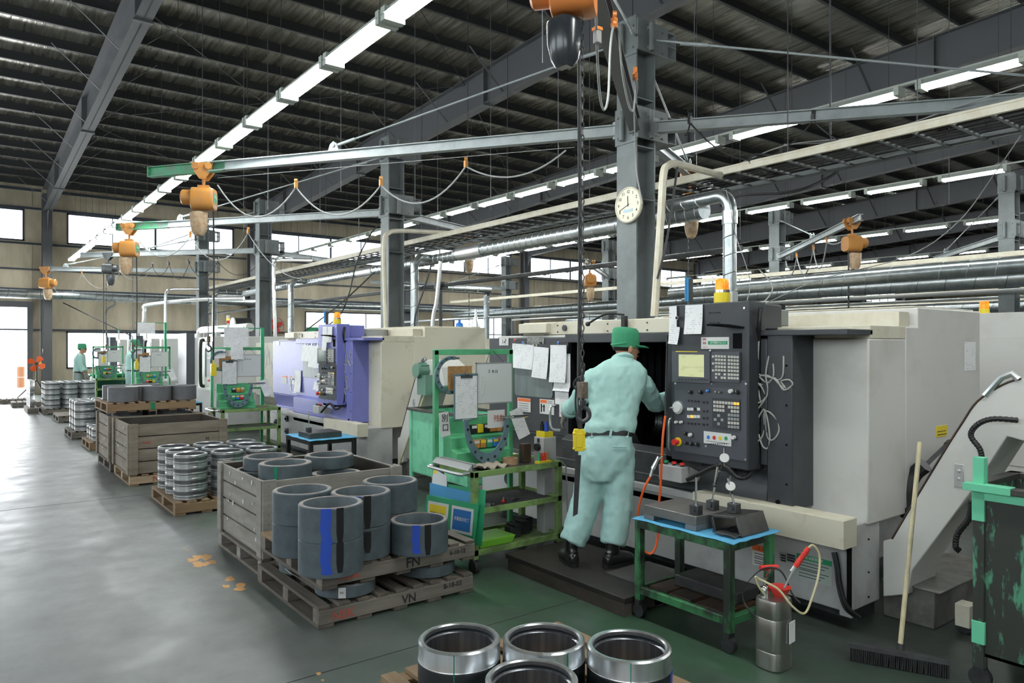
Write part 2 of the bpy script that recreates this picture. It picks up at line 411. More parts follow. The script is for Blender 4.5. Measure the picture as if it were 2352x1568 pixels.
def paper_mat():
    m = bpy.data.materials.new('printed_paper'); m.use_nodes = True; N, L = m.node_tree.nodes, m.node_tree.links
    b = N['Principled BSDF']; b.inputs['Roughness'].default_value = .6
    tc = N.new('ShaderNodeTexCoord'); mp = N.new('ShaderNodeMapping'); mp.inputs['Scale'].default_value = (1, 1, 1)
    w = N.new('ShaderNodeTexWave'); w.bands_direction = 'Z'; w.inputs['Scale'].default_value = 22; w.inputs['Distortion'].default_value = 0
    n = N.new('ShaderNodeTexNoise'); n.inputs['Scale'].default_value = 55; n.inputs['Detail'].default_value = 2
    n2 = N.new('ShaderNodeTexNoise'); n2.inputs['Scale'].default_value = 11
    def mt(op, a, c):
        x = N.new('ShaderNodeMath'); x.operation = op
        for k, s in enumerate((a, c)):
            if isinstance(s, float): x.inputs[k].default_value = s
            else: L.new(s, x.inputs[k])
        return x.outputs[0]
    L.new(tc.outputs['Object'], mp.inputs[0])
    for q in (w, n, n2): L.new(mp.outputs[0], q.inputs['Vector'])
    f = mt('MULTIPLY', mt('GREATER_THAN', w.outputs['Fac'], .72), mt('MULTIPLY', mt('GREATER_THAN', n.outputs['Fac'], .5), mt('GREATER_THAN', n2.outputs['Fac'], .5)))
    f = mt('MULTIPLY', f, .4)
    x = N.new('ShaderNodeMix'); x.data_type = 'RGBA'; L.new(f, x.inputs['Factor'])
    ii = [q for q in x.inputs if q.type == 'RGBA']; ii[0].default_value = (.86, .86, .87, 1); ii[1].default_value = (.18, .18, .22, 1)
    L.new([q for q in x.outputs if q.type == 'RGBA'][0], b.inputs['Base Color']); return m
PAPER = paper_mat()
def sheet(c, w, h, label, nrm='x', tilt=0, name='paper_sheet', cat='paper', curl=.012, group=None, mt=None, yaw=0, par=None):
    """a hanging sheet, slightly curled, centred at c"""
    n = V(-1, 0, 0) if nrm == 'x' else V(0, -1, 0)
    if yaw: n = Matrix.Rotation(yaw, 3, 'Z') @ n
    ux = Z3.cross(n); uy = Z3.copy()
    q = Matrix.Rotation(tilt, 3, n); ux, uy = q @ ux, q @ uy
    g = M(); g.sm = True; k = 6; rows_ = []
    for i in range(k+1):
        t = i/k; o = n*(curl*(t-.0)**2*1.5+.0015)
        rows_.append([Vector(c)+ux*(-w/2+w*j/3)+uy*(h/2-h*t)+o+n*(.004*math.sin(j*1.3)*t) for j in range(4)])
    for s_ in (0, 1):
        R = [[g.bm.verts.new(p+n*(.0008*s_)) for p in r] for r in rows_]
        for a, b in zip(R, R[1:]):
            for j in range(3): g.face([a[j], b[j], b[j+1], a[j+1]])
    o = g.build(name, mt or PAPER, par, org=c if par is None else None)
    if par is None: tag(o, label, cat, group)
    elif label: o['label'] = label
    return o
def magnet(p, col, label, n=V(-1, 0, 0), nm='magnet_clip'):
    g = M(); g.mi = 0; g.cyl(p, p+n*.012, .014, n=12); g.mi = 1; g.cyl(p+n*.012, p+n*.016, .010, n=10)
    return tag(g.build(nm, [MT['chrome'], MT[col]]), label, 'magnet')
def corrug(g, pts, r, n=8):
    pts = smooth(pts, 10); rr = [r*(1 if i % 2 else .82) for i in range(len(pts))]; return g.tube(pts, rr, n)
def lathe(dy, T, label, skin, panel_m, scr, full):
    OFF[0] = V(0, dy, 0)
    t = thing('cnc_lathe', label, 'machine tool', (4.9, 4.1, 0), None)
    YE, YL = 2.2, 6.03
    # base
    g = M(); g.prism([(4.2, YE+.02, .09), (4.2, YL-.02, .09), (6.05, YL-.02, .09), (6.05, YE+.45, .09), (4.58, YE+.45, .09), (4.58, YE+.02, .09)], (0, 0, .51)); 
    g.box((4.2, YE, .06), (4.23, YE+.08, .58)); g.build('base', MT['base_white'], t, .008)
    g = M(); g.box((4.14, 3.25, .56), (4.3, YL-.35, .62)); g.box((4.12, 3.3, .585), (4.15, YL-.35, .635)); g.build('ledge', MT['base_white'], t, .004)
    g = M(); g.box((4.05, 2.17, .5), (4.2, 3.25, .665)); g.box((4.06, 2.18, .665), (4.2, 3.24, .668)); g.build('trough', MT['shellcream'], t, .006)
    g = M(); g.box((4.36, 2.25, 0), (4.57, 5.9, .089)); g.box((4.57, 2.7, 0), (5.8, 5.9, .089)); g.build('sump', MT['darksteel'], t)
    # right cover and rear housing
    g = M(); g.box((4.4, YE, .585), (4.88, 2.66, 1.72)); g.build('side_cover', MT['shell' if full else 'shellcream'], t, .01)
    g = M(); g.prism([(4.88, YE, .62), (6.07, YE, .62), (6.07, YE, 1.93), (5.05, YE, 1.93), (5.05, YE, 1.8), (4.88, YE, 1.8)], (0, 2.3, 0))
    g.box((4.5, 2.6, .6), (6.07, 3.49, 1.76)); g.box((4.96, 4.5, 1.0), (6.07, YL, 1.78)); g.box((4.4, 4.83, 1.0), (4.96, YL-.01, 1.77))
    g.build('rear_housing', MT['shell' if full else 'shellcream'], t, .01)
    g = M(); g.box((5.05, YE+.02, 1.93), (6.0, 4.4, 1.94)); g.box((4.42, YE, 1.72), (4.88, 3.3, 1.80)); g.box((4.9, 2.25, 1.8), (5.04, 3.4, 1.9)); g.build('roof_panel', MT['cream'], t, .004)
    g = M(); g.box((4.42, 3.42, 1.775), (4.62, 5.62, 1.895)); g.box((4.36, 5.2, 1.79), (4.5, 5.62, 1.885)); g.build('top_beam', MT['shellcream'], t, .008)
    g = M(); 
    for y in (3.55, 4.0, 4.45, 5.1): g.cyl(V(4.425, y, 1.86), V(4.412, y, 1.86), .007, n=8); g.cyl(V(4.425, y, 1.80), V(4.412, y, 1.80), .007, n=8)
    g.cyl(V(4.43, 5.0, 1.835), V(4.405, 5.0, 1.835), .028, n=14); g.build('screw', MT['darksteel'], t)
    # dark surround with the stepped frame
    g = M(); g.box((4.22, 2.62, .74), (4.42, 3.62, 1.78)); g.box((4.16, 2.56, .64), (4.42, 2.74, 1.765)); 
    g.prism([(4.16, 2.56, .64), (4.16, 2.56, .72), (4.22, 2.56, .86), (4.42, 2.56, .86), (4.42, 2.56, .64)], (0, 0, 0)) if 0 else g.prism([(4.161, 2.741, .64), (4.161, 2.741, .72), (4.22, 2.741, .86), (4.42, 2.741, .86), (4.42, 2.741, .64)], (0, .88, 0))
    g.prism([(4.16, 2.74, .9), (4.22, 2.74, .9), (4.22, 2.74, 1.72), (4.16, 2.74, 1.72)], (0, .05, 0))
    g.build('sliding_cover', MT[skin], t, .008)
    g = M(); g.box((4.15, 2.2, 1.74), (4.45, 3.3, 1.775)); g.build('cover_rail', MT[skin], t, .004)
    g = M()
    for z in (.8, 1.05, 1.3, 1.55): g.sph(V(4.158, 2.60, z), .007, n=6)
    for z in (.68,): g.cyl(V(4.16, 2.66, z), V(4.15, 2.66, z), .014)
    g.build('screw', MT['inner'], t)
    # opening with frame, interior, chuck
    g = M(); g.box((4.855, 3.5, .55), (4.875, 4.8, 1.74)); g.box((4.3, 4.78, .6), (4.95, 4.82, 1.76)); g.box((4.3, 3.55, .6), (4.95, 3.6, 1.76)); g.box((4.3, 3.55, 1.745), (4.95, 4.8, 1.76))
    for i in range(14): y = 3.62+i*.085; g.box((4.83, y, .6), (4.85, y+.04, 1.72))
    g.build('enclosure_lining', MT['inner'], t)
    g = M(); g.box((4.24, 3.46, 1.70), (4.42, 4.8, 1.775)); g.box((4.2, 3.46, .68), (4.42, 3.62, 1.76)); g.build('opening_frame', MT[skin], t, .005)
    g = M(); g.prism([(4.2, 3.3, .86), (4.28, 3.3, .90), (4.42, 3.3, .82), (4.9, 3.3, .6), (4.9, 3.3, .5), (4.2, 3.3, .5)], (0, 1.5, 0)); g.box((4.18, 3.3, .64), (4.24, 4.8, .70)); g.build('way_cover', MT['darksteel'] if full else MT[skin], t, .004)
    if full:
        g = M(); g.rev(V(4.62, 4.1, 1.05), [(.20, .03), (.235, .02), (.245, 0), (.245, .11), (.235, .13), (.20, .13), (.195, .03)], V(0, 1, 0), 40)
        for r in (.12, .15, .18): g.rev(V(4.62, 4.2, 1.05), [(r, 0), (r, -.02), (r+.008, -.02), (r+.008, 0)], V(0, 1, 0), 32)
        g.rev(V(4.62, 4.19, 1.05), [(.0, 0), (.23, 0), (.23, .5), (0, .5)], V(0, 1, 0), 32)
        g.build('chuck', MT['steelchuck'], t)
    # left door
    g = M(); g.box((4.3, 4.8, .86), (4.38, YL, 1.75)); g.prism([(4.3, 4.8, .86), (4.38, 4.8, .62), (4.44, 4.8, .62), (4.38, 4.8, .86)], (0, YL-4.8, 0)); g.box((4.36, 4.8, .55), (4.44, YL, .66))
    g.build('door', MT[skin], t, .01)
    if not full:
        g = M(); g.box((4.27, 3.62, .86), (4.36, 4.86, 1.755)); g.build('door', MT[skin], t, .01)
        g = M(); a = PX(696, 800, 4.269); b = PX(737, 869, 4.269); g.box((4.263, a.y-dy, a.z), (4.269, b.y-dy, b.z)); g.build('door_window', MT['glass_door'], t, .002)
        g = M(); a = PX(731, 885, 4.2); g.tube(smooth([V(4.27, a.y-dy, 1.17), V(4.2, a.y-dy, 1.15), V(4.2, a.y-dy, 1.0), V(4.27, a.y-dy, .98)], 5), .012, 8); g.build('door_handle', MT['black'], t)
    X = 4.297
    g = M(); a = PX(1183, 880, X); b = PX(1270, 880, X); zt, zb_ = PX(1228, 832, X).z, PX(1228, 911, X).z
    c = V(X, (a.y+b.y)/2, (zt+zb_)/2); hw, hh, r = (a.y-b.y)/2, (zt-zb_)/2, .035; pts = []
    for cx, cz, a0 in ((1, 1, 0), (-1, 1, 90), (-1, -1, 180), (1, -1, 270)):
        for k in range(5):
            q = math.radians(a0+k*22.5); pts.append(c+V(0, cx*(hw-r)+r*math.cos(q), cz*(hh-r)+r*math.sin(q)))
    g.prism(pts, (-.004, 0, 0))
    if full: g.build('door_window', MT['glass_door'], t)
    else: g.bm.free()
    g = M(); hp = [V(4.3, 4.99, 1.13), V(4.24, 4.99, 1.12), V(4.235, 4.99, 1.0), V(4.24, 4.97, .93), V(4.3, 4.93, .915)]
    g.tube(smooth(hp, 5), .012, 8); g.build('door_handle', MT['silver'], t)
    g = M(); hp = [V(4.2, 3.53, 1.14), V(4.14, 3.53, 1.13), V(4.135, 3.53, 1.03), V(4.14, 3.53, .92), V(4.2, 3.53, .905)]
    g.tube(smooth(hp, 5), .011, 8); g.build('door_handle', MT['silver'], t)
    # stickers
    for (u0, v0, u1, v1) in ((1189, 914, 1219, 945), (1240, 917, 1273, 951)):
        g = M(); g.mi = 0; rx(g, u0, v0, u1, v1, X, .002); g.mi = 1; rx(g, u0+1, v0+1, u1-1 if u0 < 1200 else u0+16, v0+8, X-.002, .001)
        g.mi = 2
        if u0 > 1200:
            rx(g, u0+2, v0+10, u0+5, v1-5, X-.002, .001); rx(g, u0+8, v0+12, u0+11, v1-6, X-.002, .001); rx(g, u0+4, v0+15, u0+12, v0+17, X-.002, .001)
            for k in range(2): rx(g, u0+18, v0+4+4*k, u1-4, v0+5+4*k, X-.002, .0006)
        else:
            for k in range(4): rx(g, u0+3, v0+12+5*k, u1-5, v0+13+5*k, X-.002, .0006)
        g.build('warning_sticker', [MT['white'], MT['inkorange'], MT['ink']], t)
    g = M(); rx(g, 1147, 776, 1168, 793, X, .002); pl = g.build('number_plate', MT['white'], t)
    if full: text('14', PX(1157, 785, X-.003), .062, MT['ink'], pl)
    if full:
        g = M(); rx(g, 1211, 773, 1250, 790, X, .002); pl = g.build('name_plate', mat('worn_plate', (.12, .13, .12), .5, c2=(.3, .3, .28), sc=60, amt=1), t)
        text('TC-30', PX(1228, 793, X-.003), .03, MT['cream'], pl, name='lettering')
        g = M(); rx(g, 1285, 935-5, 1310, 958, X, .0015); rx(g, 1275, 900, 1306, 929, X, .0015); rx(g, 1300, 812, 1310, 890, X, .0012); g.build('notice_sheet', PAPER, t)
    # lower left equipment under the door
    g = M(); g.box((4.2, 4.9, .1), (4.36, 5.25, .62)); g.box((4.24, 5.35, .12), (4.36, 5.8, .62)); g.build('service_box', MT['cream'], t, .006)
    g = M()
    for y, z in ((5.05, .5), (5.05, .3), (5.55, .4)): g.cyl(V(4.22, y, z), V(4.17, y, z), .05, n=16); g.cyl(V(4.17, y, z), V(4.15, y, z), .02, n=10)
    g.build('pressure_gauge', MT['darksteel'], t)
    # operator's control pendant
    px0, px1, py0, py1, pz0, pz1 = 4.05, 4.24, 2.80, 3.44, .868, 1.965
    g = M(); g.box((px0, py0, pz0), (px1, py1, pz1)); cp = g.build('control_panel', MT[panel_m], t, .008)
    X = px0
    g = M(); g.mi = 0; rx(g, 1550, 1047, 1716, 870, X, .004); g.build('face_plate', MT['slatepanel' if full else 'slate'], cp)
    X = px0-.004
    g = M(); g.mi = 0; rx(g, 1548, 806, 1635, 878, X, .022); g.mi = 3; rx(g, 1552, 806, 1602, 808, X-.022, .001); g.mi = 1; rx(g, 1559, 814, 1617, 865, X-.0222, .001)
    g.mi = 2
    for k in range(10): rx(g, 1556+k*7.3, 869.5, 1560.5+k*7.3, 872.5, X-.022, .004)
    g.build('display', [MT['slatepanel'], MT[scr], MT['darksteel'], MT['yellow']], cp, .0)
    g = M(); g.mi = 0; rx(g, 1632, 808, 1701, 877, X, .014); g.mi = 1
    for j in range(6):
        for i in range(8):
            if j == 5: continue
            u = 1643+i*6.6+(3 if i > 3 else 0); v = 815+j*8+(i*.35); rx(g, u, v, u+5, v+5.2, X-.014, .004)
    for j in range(2):
        for i in range(8):
            if (i+j) % 3 == 2 and i < 4: continue
            u = 1643+i*6.6+(3 if i > 3 else 0); v = 856+j*8+i*.3; rx(g, u, v, u+5, v+5.2, X-.014, .004)
    for v in (816, 832, 848): rx(g, 1636, v, 1641, v+5, X-.014, .004)
    g.build('keyboard', [MT['slatepanel'], MT['key']], cp)
    g = M(); g.mi = 0; rx(g, 1637, 915, 1701, 984, X, .006); g.mi = 1; random.seed(3)
    for j in range(7):
        for i in range(9):
            if (j, i) in ((1, 4), (2, 4), (2, 5)) or (j > 2 and i < 5) : continue
            u = 1639+i*6.7; v = 920+j*9+i*.5; g.mi = 2 if (j == 0 and i > 6) else 1 if j < 3 or j == 5 else 3
            rx(g, u, v, u+5.2, v+6, X-.006, .004)
    g.mi = 3
    for u, v in ((1648, 951), (1640, 960), (1656, 961), (1648, 970)): rx(g, u, v, u+6, v+6, X-.006, .003)
    g.build('function_keys', [MT['slate'], MT['key'], MT['keyamber'], MT['cable_grey']], cp)
    g = M()
    for j, v in enumerate((936, 953)):
        for i in range(4): g.mi = 1 if (i, j) == (1, 1) else 2 if (i, j) == (2, 0) else 0; rx(g, 1579+i*7.6, v, 1585.5+i*7.6, v+6.5, X, .005)
    g.build('push_buttons', [MT['white'], MT['keyamber'], MT['black']], cp)
    g = M()
    for v in (920, 1, 972):
        if v == 1: continue
        for i in range(4): p = PX(1582+i*7.6, v+i*.6, X); g.cyl(p, p+V(-.003, 0, 0), .008, n=10)
    for v in (924, 944, 960, 975):
        for i in range(2): p = PX(1617+i*8, v, X); g.cyl(p, p+V(-.003, 0, 0), .008, n=10)
    g.build('indicator_lamps', mat('wine', (.03, .012, .02), .3) if full else MT['black'], cp)
    def knob(u, v, r, col, d=.025, ptr='white'):
        g = M(); p = PX(u, v, X); g.mi = 0; g.cyl(p, p-V(.006, 0, 0), r*1.35, n=18); g.mi = 1; g.cyl(p-V(.006, 0, 0), p-V(d, 0, 0), r, r*.88, n=18)
        g.mi = 2; g.box((p.x-d-.001, p.y-.0015, p.z), (p.x-d, p.y+.0015, p.z+r*.8))
        return g.build('knob', [MT['darksteel'], MT[col], MT[ptr]], cp)
    for u, v, r, c_ in ((1588, 900, .013, 'black'), (1611, 900, .014, 'black'), (1628, 897, .009, 'blue'), (1681, 898, .015, 'white'), (1695, 900, .015, 'black'), (1648, 899, .007, 'chrome'), (1656, 900, .007, 'chrome'),
                        (1556, 969, .011, 'white'), (1567, 969, .011, 'white'), (1577, 995, .013, 'black'), (1588, 998, .014, 'white'), (1578, 1017, .010, 'black'), (1590, 1019, .013, 'black'), (1603, 1020, .013, 'black'), (1688, 1004, .014, 'white')):
        knob(u, v, r, c_)
    g = M(); p = PX(1560, 935, X); g.mi = 0; g.cyl(p, p-V(.02, 0, 0), .046, n=28); g.mi = 1; g.cyl(p-V(.02, 0, 0), p-V(.032, 0, 0), .038, .034, n=28); g.mi = 2; g.cyl(p+V(-.03, .028, .0), p+V(-.06, .034, -.002), .006, n=8)
    g.build('hand_wheel', [MT['silver'], MT['white'], MT['chrome']], cp)
    g = M(); p = PX(1558, 1014, X); g.mi = 0; g.cyl(p, p-V(.006, 0, 0), .031, n=20); g.mi = 1; g.cyl(p-V(.006, 0, 0), p-V(.03, 0, 0), .015, n=16); g.cyl(p-V(.03, 0, 0), p-V(.052, 0, 0), .022, .021, n=20)
    tag(g.build('emergency_stop', [MT['yellow'], MT['red']], cp), 'red emergency stop button')
    g = M(); g.mi = 0; rx(g, 1617, 993, 1680, 1021, X, .003)
    for i, m_ in enumerate((1, 2, 3, 4)):
        g.mi = m_; p = PX(1627+i*13.5, 1004+i*.9, X-.003); g.cyl(p, p-V(.001, 0, 0), .0135, n=20)
    g.mi = 5; rx(g, 1622, 1015, 1676, 1016, X-.003, .0005)
    for i in range(9): rx(g, 1627+i*5, 1018, 1630+i*5, 1020, X-.003, .0005)
    g.build('colour_code_label', [MT['white'], MT['blue'], MT['red'], MT['yellow'], MT['inkgreen'], MT['ink']], cp)
    X = px0
    g = M(); g.mi = 0; rx(g, 1611, 774, 1675, 801, X, .003); g.mi = 1; rx(g, 1626, 783, 1671, 791, X-.003, .0006)
    if full:
        lb = g.build('reminder_label', [MT['white'], MT['inkgreen']], cp)
        text('必ず確認すること!!', PX(1649, 787, X-.004), .017, MT['white'], lb, squash=.85)
        for s_, u_, v_ in (('段取', 1618, 779), ('重要', 1618, 788), ('コメント', 1620, 797)): text(s_, PX(u_, v_, X-.0035), .015, MT['inkred'], lb, squash=.8 if u_ == 1620 else 1)
        text('TIMES -15,000-0000', PX(1641, 718, X-.001), .012, MT['ink'], cp)
        text('OFFS -01,0   (800)', PX(1641, 741, X-.001), .012, MT['ink'], cp)
    else: g.bm.free()
    # fold-down card bracket with plug
    g = M(); rx(g, 1684, 765, 1704, 800, X, .004); q = PX(1680, 748, X)
    g.prism([(q.x, q.y+.02, q.z), (q.x-.13, q.y+.10, q.z+.0), (q.x-.13, q.y+.02, q.z+.0), (q.x-.005, q.y-.10, q.z-.02)], (0, 0, .012)); g.build('card_flap', MT['inner'], cp)
    g = M()
    for u, v in ((1710, 707), (1714, 881), (1713, 1055), (1632, 805), (1635, 880), (1552, 880), (1622, 1024)): p = PX(u, v, X); g.cyl(p, p-V(.005, 0, 0), .008, n=8)
    g.build('screw', MT['silver'], cp)
    # box and blower on top, beacon, blue tag
    g = M(); g.box((4.24, 2.83, 1.785), (4.47, 3.4, 1.95)); g.build('pendant_arm_box', MT[panel_m], t, .006)
    g = M()
    if full:
        for i in range(9): g.box((4.47, 3.4-.06*i, 1.82), (4.61, 3.4-.06*i-.045, 1.925))
        g.box((4.47, 2.86, 1.81), (4.60, 3.39, 1.92))
    else: g.cyl(V(4.7, 3.1, 1.8), V(4.7, 3.1, 1.9), .24, n=24)
    g.build('motor_cover', mat('ribbed_grey', (.20, .22, .21), .5) if full else MT['cable_grey'], t, .004)
    bx, by = 4.19, 3.11
    g = M(); g.rev(V(bx, by, 1.965), [(0, 0), (.056, 0), (.056, .07), (.05, .075), (0, .075)], n=24); b_ = g.build('beacon_base', MT['yellow'], t)
    g = M(); g.rev(V(bx, by, 2.04), [(0, 0), (.052, 0), (.052, .018), (0, .018)], n=24); g.build('beacon_ring', MT['chrome'], t)
    g = M(); g.rev(V(bx, by, 2.058), [(0, 0), (.046, 0), (.046, .055), (.042, .07), (.025, .078), (0, .078)], n=24); tag(g.build('beacon_lens', MT['amber'], t), 'amber beacon lens')
    g = M(); g.mi = 0; g.box((4.12, 3.335, 1.965), (4.16, 3.355, 2.15)); g.mi = 1; g.box((4.115, 3.34, 1.99), (4.12, 3.37, 2.15)); g.box((4.16, 3.355, 1.99), (4.1, 3.36, 2.16)); g.build('status_strip', [MT['darksteel'], mat('skyblue', (.07, .33, .62), .4)], t)
    # cable conduit down the pendant's side and charger box with coiled leads
    g = M(); cd = [PX(1748, 707, 4.15), PX(1745, 740, 4.13), PX(1741, 800, 4.17), PX(1741, 900, 4.17), PX(1742, 1000, 4.17), PX(1738, 1060, 4.15), PX(1720, 1092, 4.1), PX(1695, 1096, 4.06), PX(1665, 1070, 4.04), PX(1640, 1072, 4.03), PX(1607, 1088, 4.03), PX(1578, 1102, 4.03)]
    corrug(g, cd, .016); g.build('cable_conduit', MT['black'], t)
    X = 4.2
    g = M(); g.mi = 0; rx(g, 1757, 786, 1806, 817, X, .03); g.mi = 1; rx(g, 1760, 792, 1776, 799, X-.03, .001); g.mi = 2; rx(g, 1777, 792, 1795, 799, X-.03, .001)
    ad = g.build('adapter_box', [MT['cream'], MT['blue'], MT['lilac']], t, .002)
    g = M(); g.mi = 0; rx(g, 1767, 818, 1778, 835, X-.008, .02)
    X = 4.17
    def P2(l): return smooth([PX(u, v, X-.01-.006*math.sin(i*2.1)) for i, (u, v) in enumerate(l)], 5)
    g.mi = 1
    g.tube(P2([(1800, 817), (1798, 862), (1785, 872), (1762, 862), (1745, 865), (1762, 878), (1780, 868), (1800, 895), (1820, 883), (1812, 872), (1794, 876), (1806, 892), (1790, 882), (1775, 868), (1750, 862), (1715, 845), (1690, 812), (1683, 775)]), .0055)
    g.tube(P2([(1766, 817), (1759, 860), (1764, 900), (1748, 930), (1716, 965), (1709, 1000), (1722, 1017), (1745, 1010), (1756, 985), (1755, 950), (1765, 945), (1785, 965), (1789, 990), (1775, 1010), (1762, 1000), (1757, 945), (1750, 945), (1737, 975), (1745, 1005), (1752, 1025), (1764, 1028), (1768, 1000), (1760, 950), (1752, 940), (1740, 880), (1742, 800), (1748, 715)]), .0055)
    g.tube(P2([(1776, 835), (1776, 865), (1760, 882), (1740, 880), (1715, 868), (1698, 840), (1690, 800), (1683, 775)]), .005)
    g.tube(P2([(1740, 878), (1720, 880), (1712, 900), (1722, 920), (1745, 924), (1758, 910), (1750, 890), (1740, 878)]), .0055)
    g.build('coiled_lead', [MT['darksteel'], mat('leadwire', (.38, .38, .35), .5) if full else MT['cable_grey']], t)
    g = M(); g.box((4.1, 3.0, .83), (4.2, 3.1, .86)); g.build('pendant_foot', MT['darksteel'], t)
    # foot box with three buttons
    X = 4.0
    g = M(); a = PX(1513, 1070, X); b = PX(1565, 1070, X); z0 = PX(1540, 1105, X).z; z1 = PX(1540, 1070, X).z
    g.box((X, a.y, z0), (X+.09, b.y, z1)); g.prism([(X+.09, a.y, z0), (X+.26, a.y-.05, z0), (X+.26, a.y-.05, z0+.02), (X+.09, a.y, z1)], (0, -(a.y-b.y), 0)); pb = g.build('button_box', MT['base_white'], t, .004)
    for k, c_ in enumerate(('inkgreen', 'red', 'red')):
        g = M(); p = V(X+.045, a.y-.03-k*(a.y-b.y-.06)/2, z1); g.mi = 1; g.cyl(p, p+Z3*.012, .014, n=12); g.mi = 0; g.cyl(p+Z3*.012, p+Z3*.026, .017, n=14); g.build('push_button', [MT[c_], MT['black']], pb)
    g = M(); p = V(X+.2, (a.y+b.y)/2, z0); g.tube([p, p-Z3*.05, p+V(.1, 0, -.14)], .02, 8); g.build('box_bracket', MT['darksteel'], t)
    if full:
        X = 4.198                          # notices low on the base
        g = M(); g.mi = 0; rx(g, 1728, 1254, 1775, 1302, X, .002); g.mi = 1; rx(g, 1728, 1254, 1775, 1268, X-.002, .0006); g.mi = 2
        for k in range(5): rx(g, 1733, 1273+k*5.5, 1768-(k % 2)*8, 1274.5+k*5.5, X-.002, .0004)
        g.build('warning_sticker', [MT['white'], MT['inkorange'], MT['ink']], t); text('⚠ 注 意', PX(1752, 1261.5, X-.003), .022, MT['ink'], t, name='lettering')
        g = M(); g.mi = 0; rx(g, 1830, 1278, 1911, 1336, X, .002); g.mi = 1; rx(g, 1830, 1279, 1911, 1291, X-.002, .0006); g.mi = 2
        for k in range(6): rx(g, 1835, 1296+k*6, 1903-(k % 3)*9, 1297.5+k*6, X-.002, .0004)
        g.build('oiling_chart', [mat('palegreen', (.45, .52, .48), .5), MT['inkgreen'], MT['ink']], t); text('給油管理基準', PX(1870, 1285, X-.003), .022, MT['white'], t, squash=.9)
        g = M(); g.mi = 0; rx(g, 1790, 1270, 1829, 1290, X, .002); g.mi = 1
        for i in range(3): rx(g, 1793, 1273+i*6, 1805, 1277+i*6, X-.002, .0005); rx(g, 1808, 1273+i*6, 1826, 1277+i*6, X-.002, .0005)
        g.build('rating_plate', [MT['cable_grey'], MT['ink']], t)
        g = M(); g.tube(smooth([PX(1918, 1268, 4.17), PX(1925, 1300, 4.16), PX(1930, 1340, 4.15), PX(1945, 1390, 4.15), PX(1975, 1418, 4.2)], 6), .012); g.tube(smooth([PX(1913, 1268, 4.17), PX(1920, 1300, 4.16), PX(1925, 1345, 4.15), PX(1940, 1395, 4.15), PX(1965, 1416, 4.2)], 6), .01); g.build('power_cable', MT['black'], t)
        g = M(); a = PY(2216, 785, YE); b = PY(2240, 850, YE); g.box((a.x, YE-.003, b.z), (b.x, YE, a.z)); g.build('maintenance_chart', PAPER, t)
        g = M(); a = PY(2150, 979, YE); b = PY(2174, 1000, YE); g.box((a.x, YE-.004, b.z), (b.x, YE, a.z)); cl_ = g.build('caution_label', MT['yellow'], t)
        g = M(); g.box((a.x+.01, YE-.005, b.z+.012), (b.x-.01, YE-.004, b.z+.018)); g.box((a.x+.01, YE-.005, b.z+.035), (b.x-.02, YE-.004, b.z+.04)); g.build('fine_print', MT['ink'], cl_)
        g = M(); g.box((4.16, YE, .12), (4.2, YE+.01, .5)); 
        for z in (.15, .3, .5): g.sph(V(4.4, YE, z), .006, n=5)
        g.build('screw', MT['inner'], t)
        g = M(); g.box((4.38, 4.215, 1.82), (4.418, 4.255, 1.92)); g.tube(smooth([V(4.39, 4.23, 1.93), V(4.35, 4.4, 1.94), V(4.3, 4.55, 1.87)], 6), .009); g.sph(V(4.3, 4.57, 1.86), .022, n=6); g.build('work_lamp', MT['black'], t)
    else:
        g = M(); g.box((4.45, YL, .75), (5.9, YL+1.35, 1.72)); g.prism([(4.45, YL, .75), (4.7, YL, .5), (5.9, YL, .5), (5.9, YL, .75)], (0, 1.35, 0)); g.box((4.5, YL+.1, 0), (5.6, YL+1.2, .52)); g.build('headstock_cover', MT['peeling'], t, .01)
    OFF[0] = V(0, 0, 0); return t
L1 = lathe(0, 4, 'large cream and charcoal lathe the near worker reaches into, with dark control pendant', 'slate', 'slate', 'screen', True)
L2 = lathe(6.4, 4, 'cream lathe with lilac-blue door and lilac control pendant behind the green carts', 'lilac', 'lilac', 'screen_green', False)
# papers on the two lathes
def pX(u0, v0, u1, v1, X, label, tilt=0, dy=0, name='paper_sheet', **k):
    uc = (u0+u1)/2; a = PX(u0, v0, X); b = PX(u1, v0, X); z0 = PX(uc, v0, X).z; z1 = PX(uc, v1, X).z
    return sheet(V(X-.003, (a.y+b.y)/2+dy, (z0+z1)/2), a.y-b.y, z0-z1, label, 'x', tilt, name, **k)
pX(1177, 790, 1226, 846, 4.29, 'wide printed sheet under the blue magnet at the left of the charcoal door', -.05)
pX(1226, 797, 1260, 868, 4.28, 'long printed sheet hanging lowest in the middle of the charcoal door', -.06)
pX(1265, 792, 1302, 878, 4.28, 'printed sheet with red notes on the right half of the charcoal door')
pX(1273, 878, 1310, 898, 4.292, 'small handwritten strip below the sheet with red notes')
for u, c_, l_ in ((1161, 'silver', 'silver round magnet next to the number 14 plate'), (1184, 'red', 'red magnet near the top of the charcoal door'), (1203, 'blue', 'blue magnet clip holding the wide sheet'), (1243, 'black', 'black magnet clip holding the middle sheet'), (1284, 'blue', 'blue magnet clip holding the sheet with red notes')):
    magnet(PX(u, 787 if u > 1200 else 781, 4.28), c_, l_)
pX(1539, 703, 1556, 787, 4.04, 'narrow printed strip hanging at the top left corner of the dark control pendant', .03)
pX(1540, 750, 1561, 790, 4.035, 'handwritten drawing slip overlapping the narrow strip on the dark pendant', -.1)
pX(1575, 700, 1615, 767, 4.045, 'grid form with handwritten notes on the dark control pendant')
magnet(PX(1557, 730, 4.03), 'black', 'black round magnet on the narrow strip of the dark pendant')
d_ = 6.4
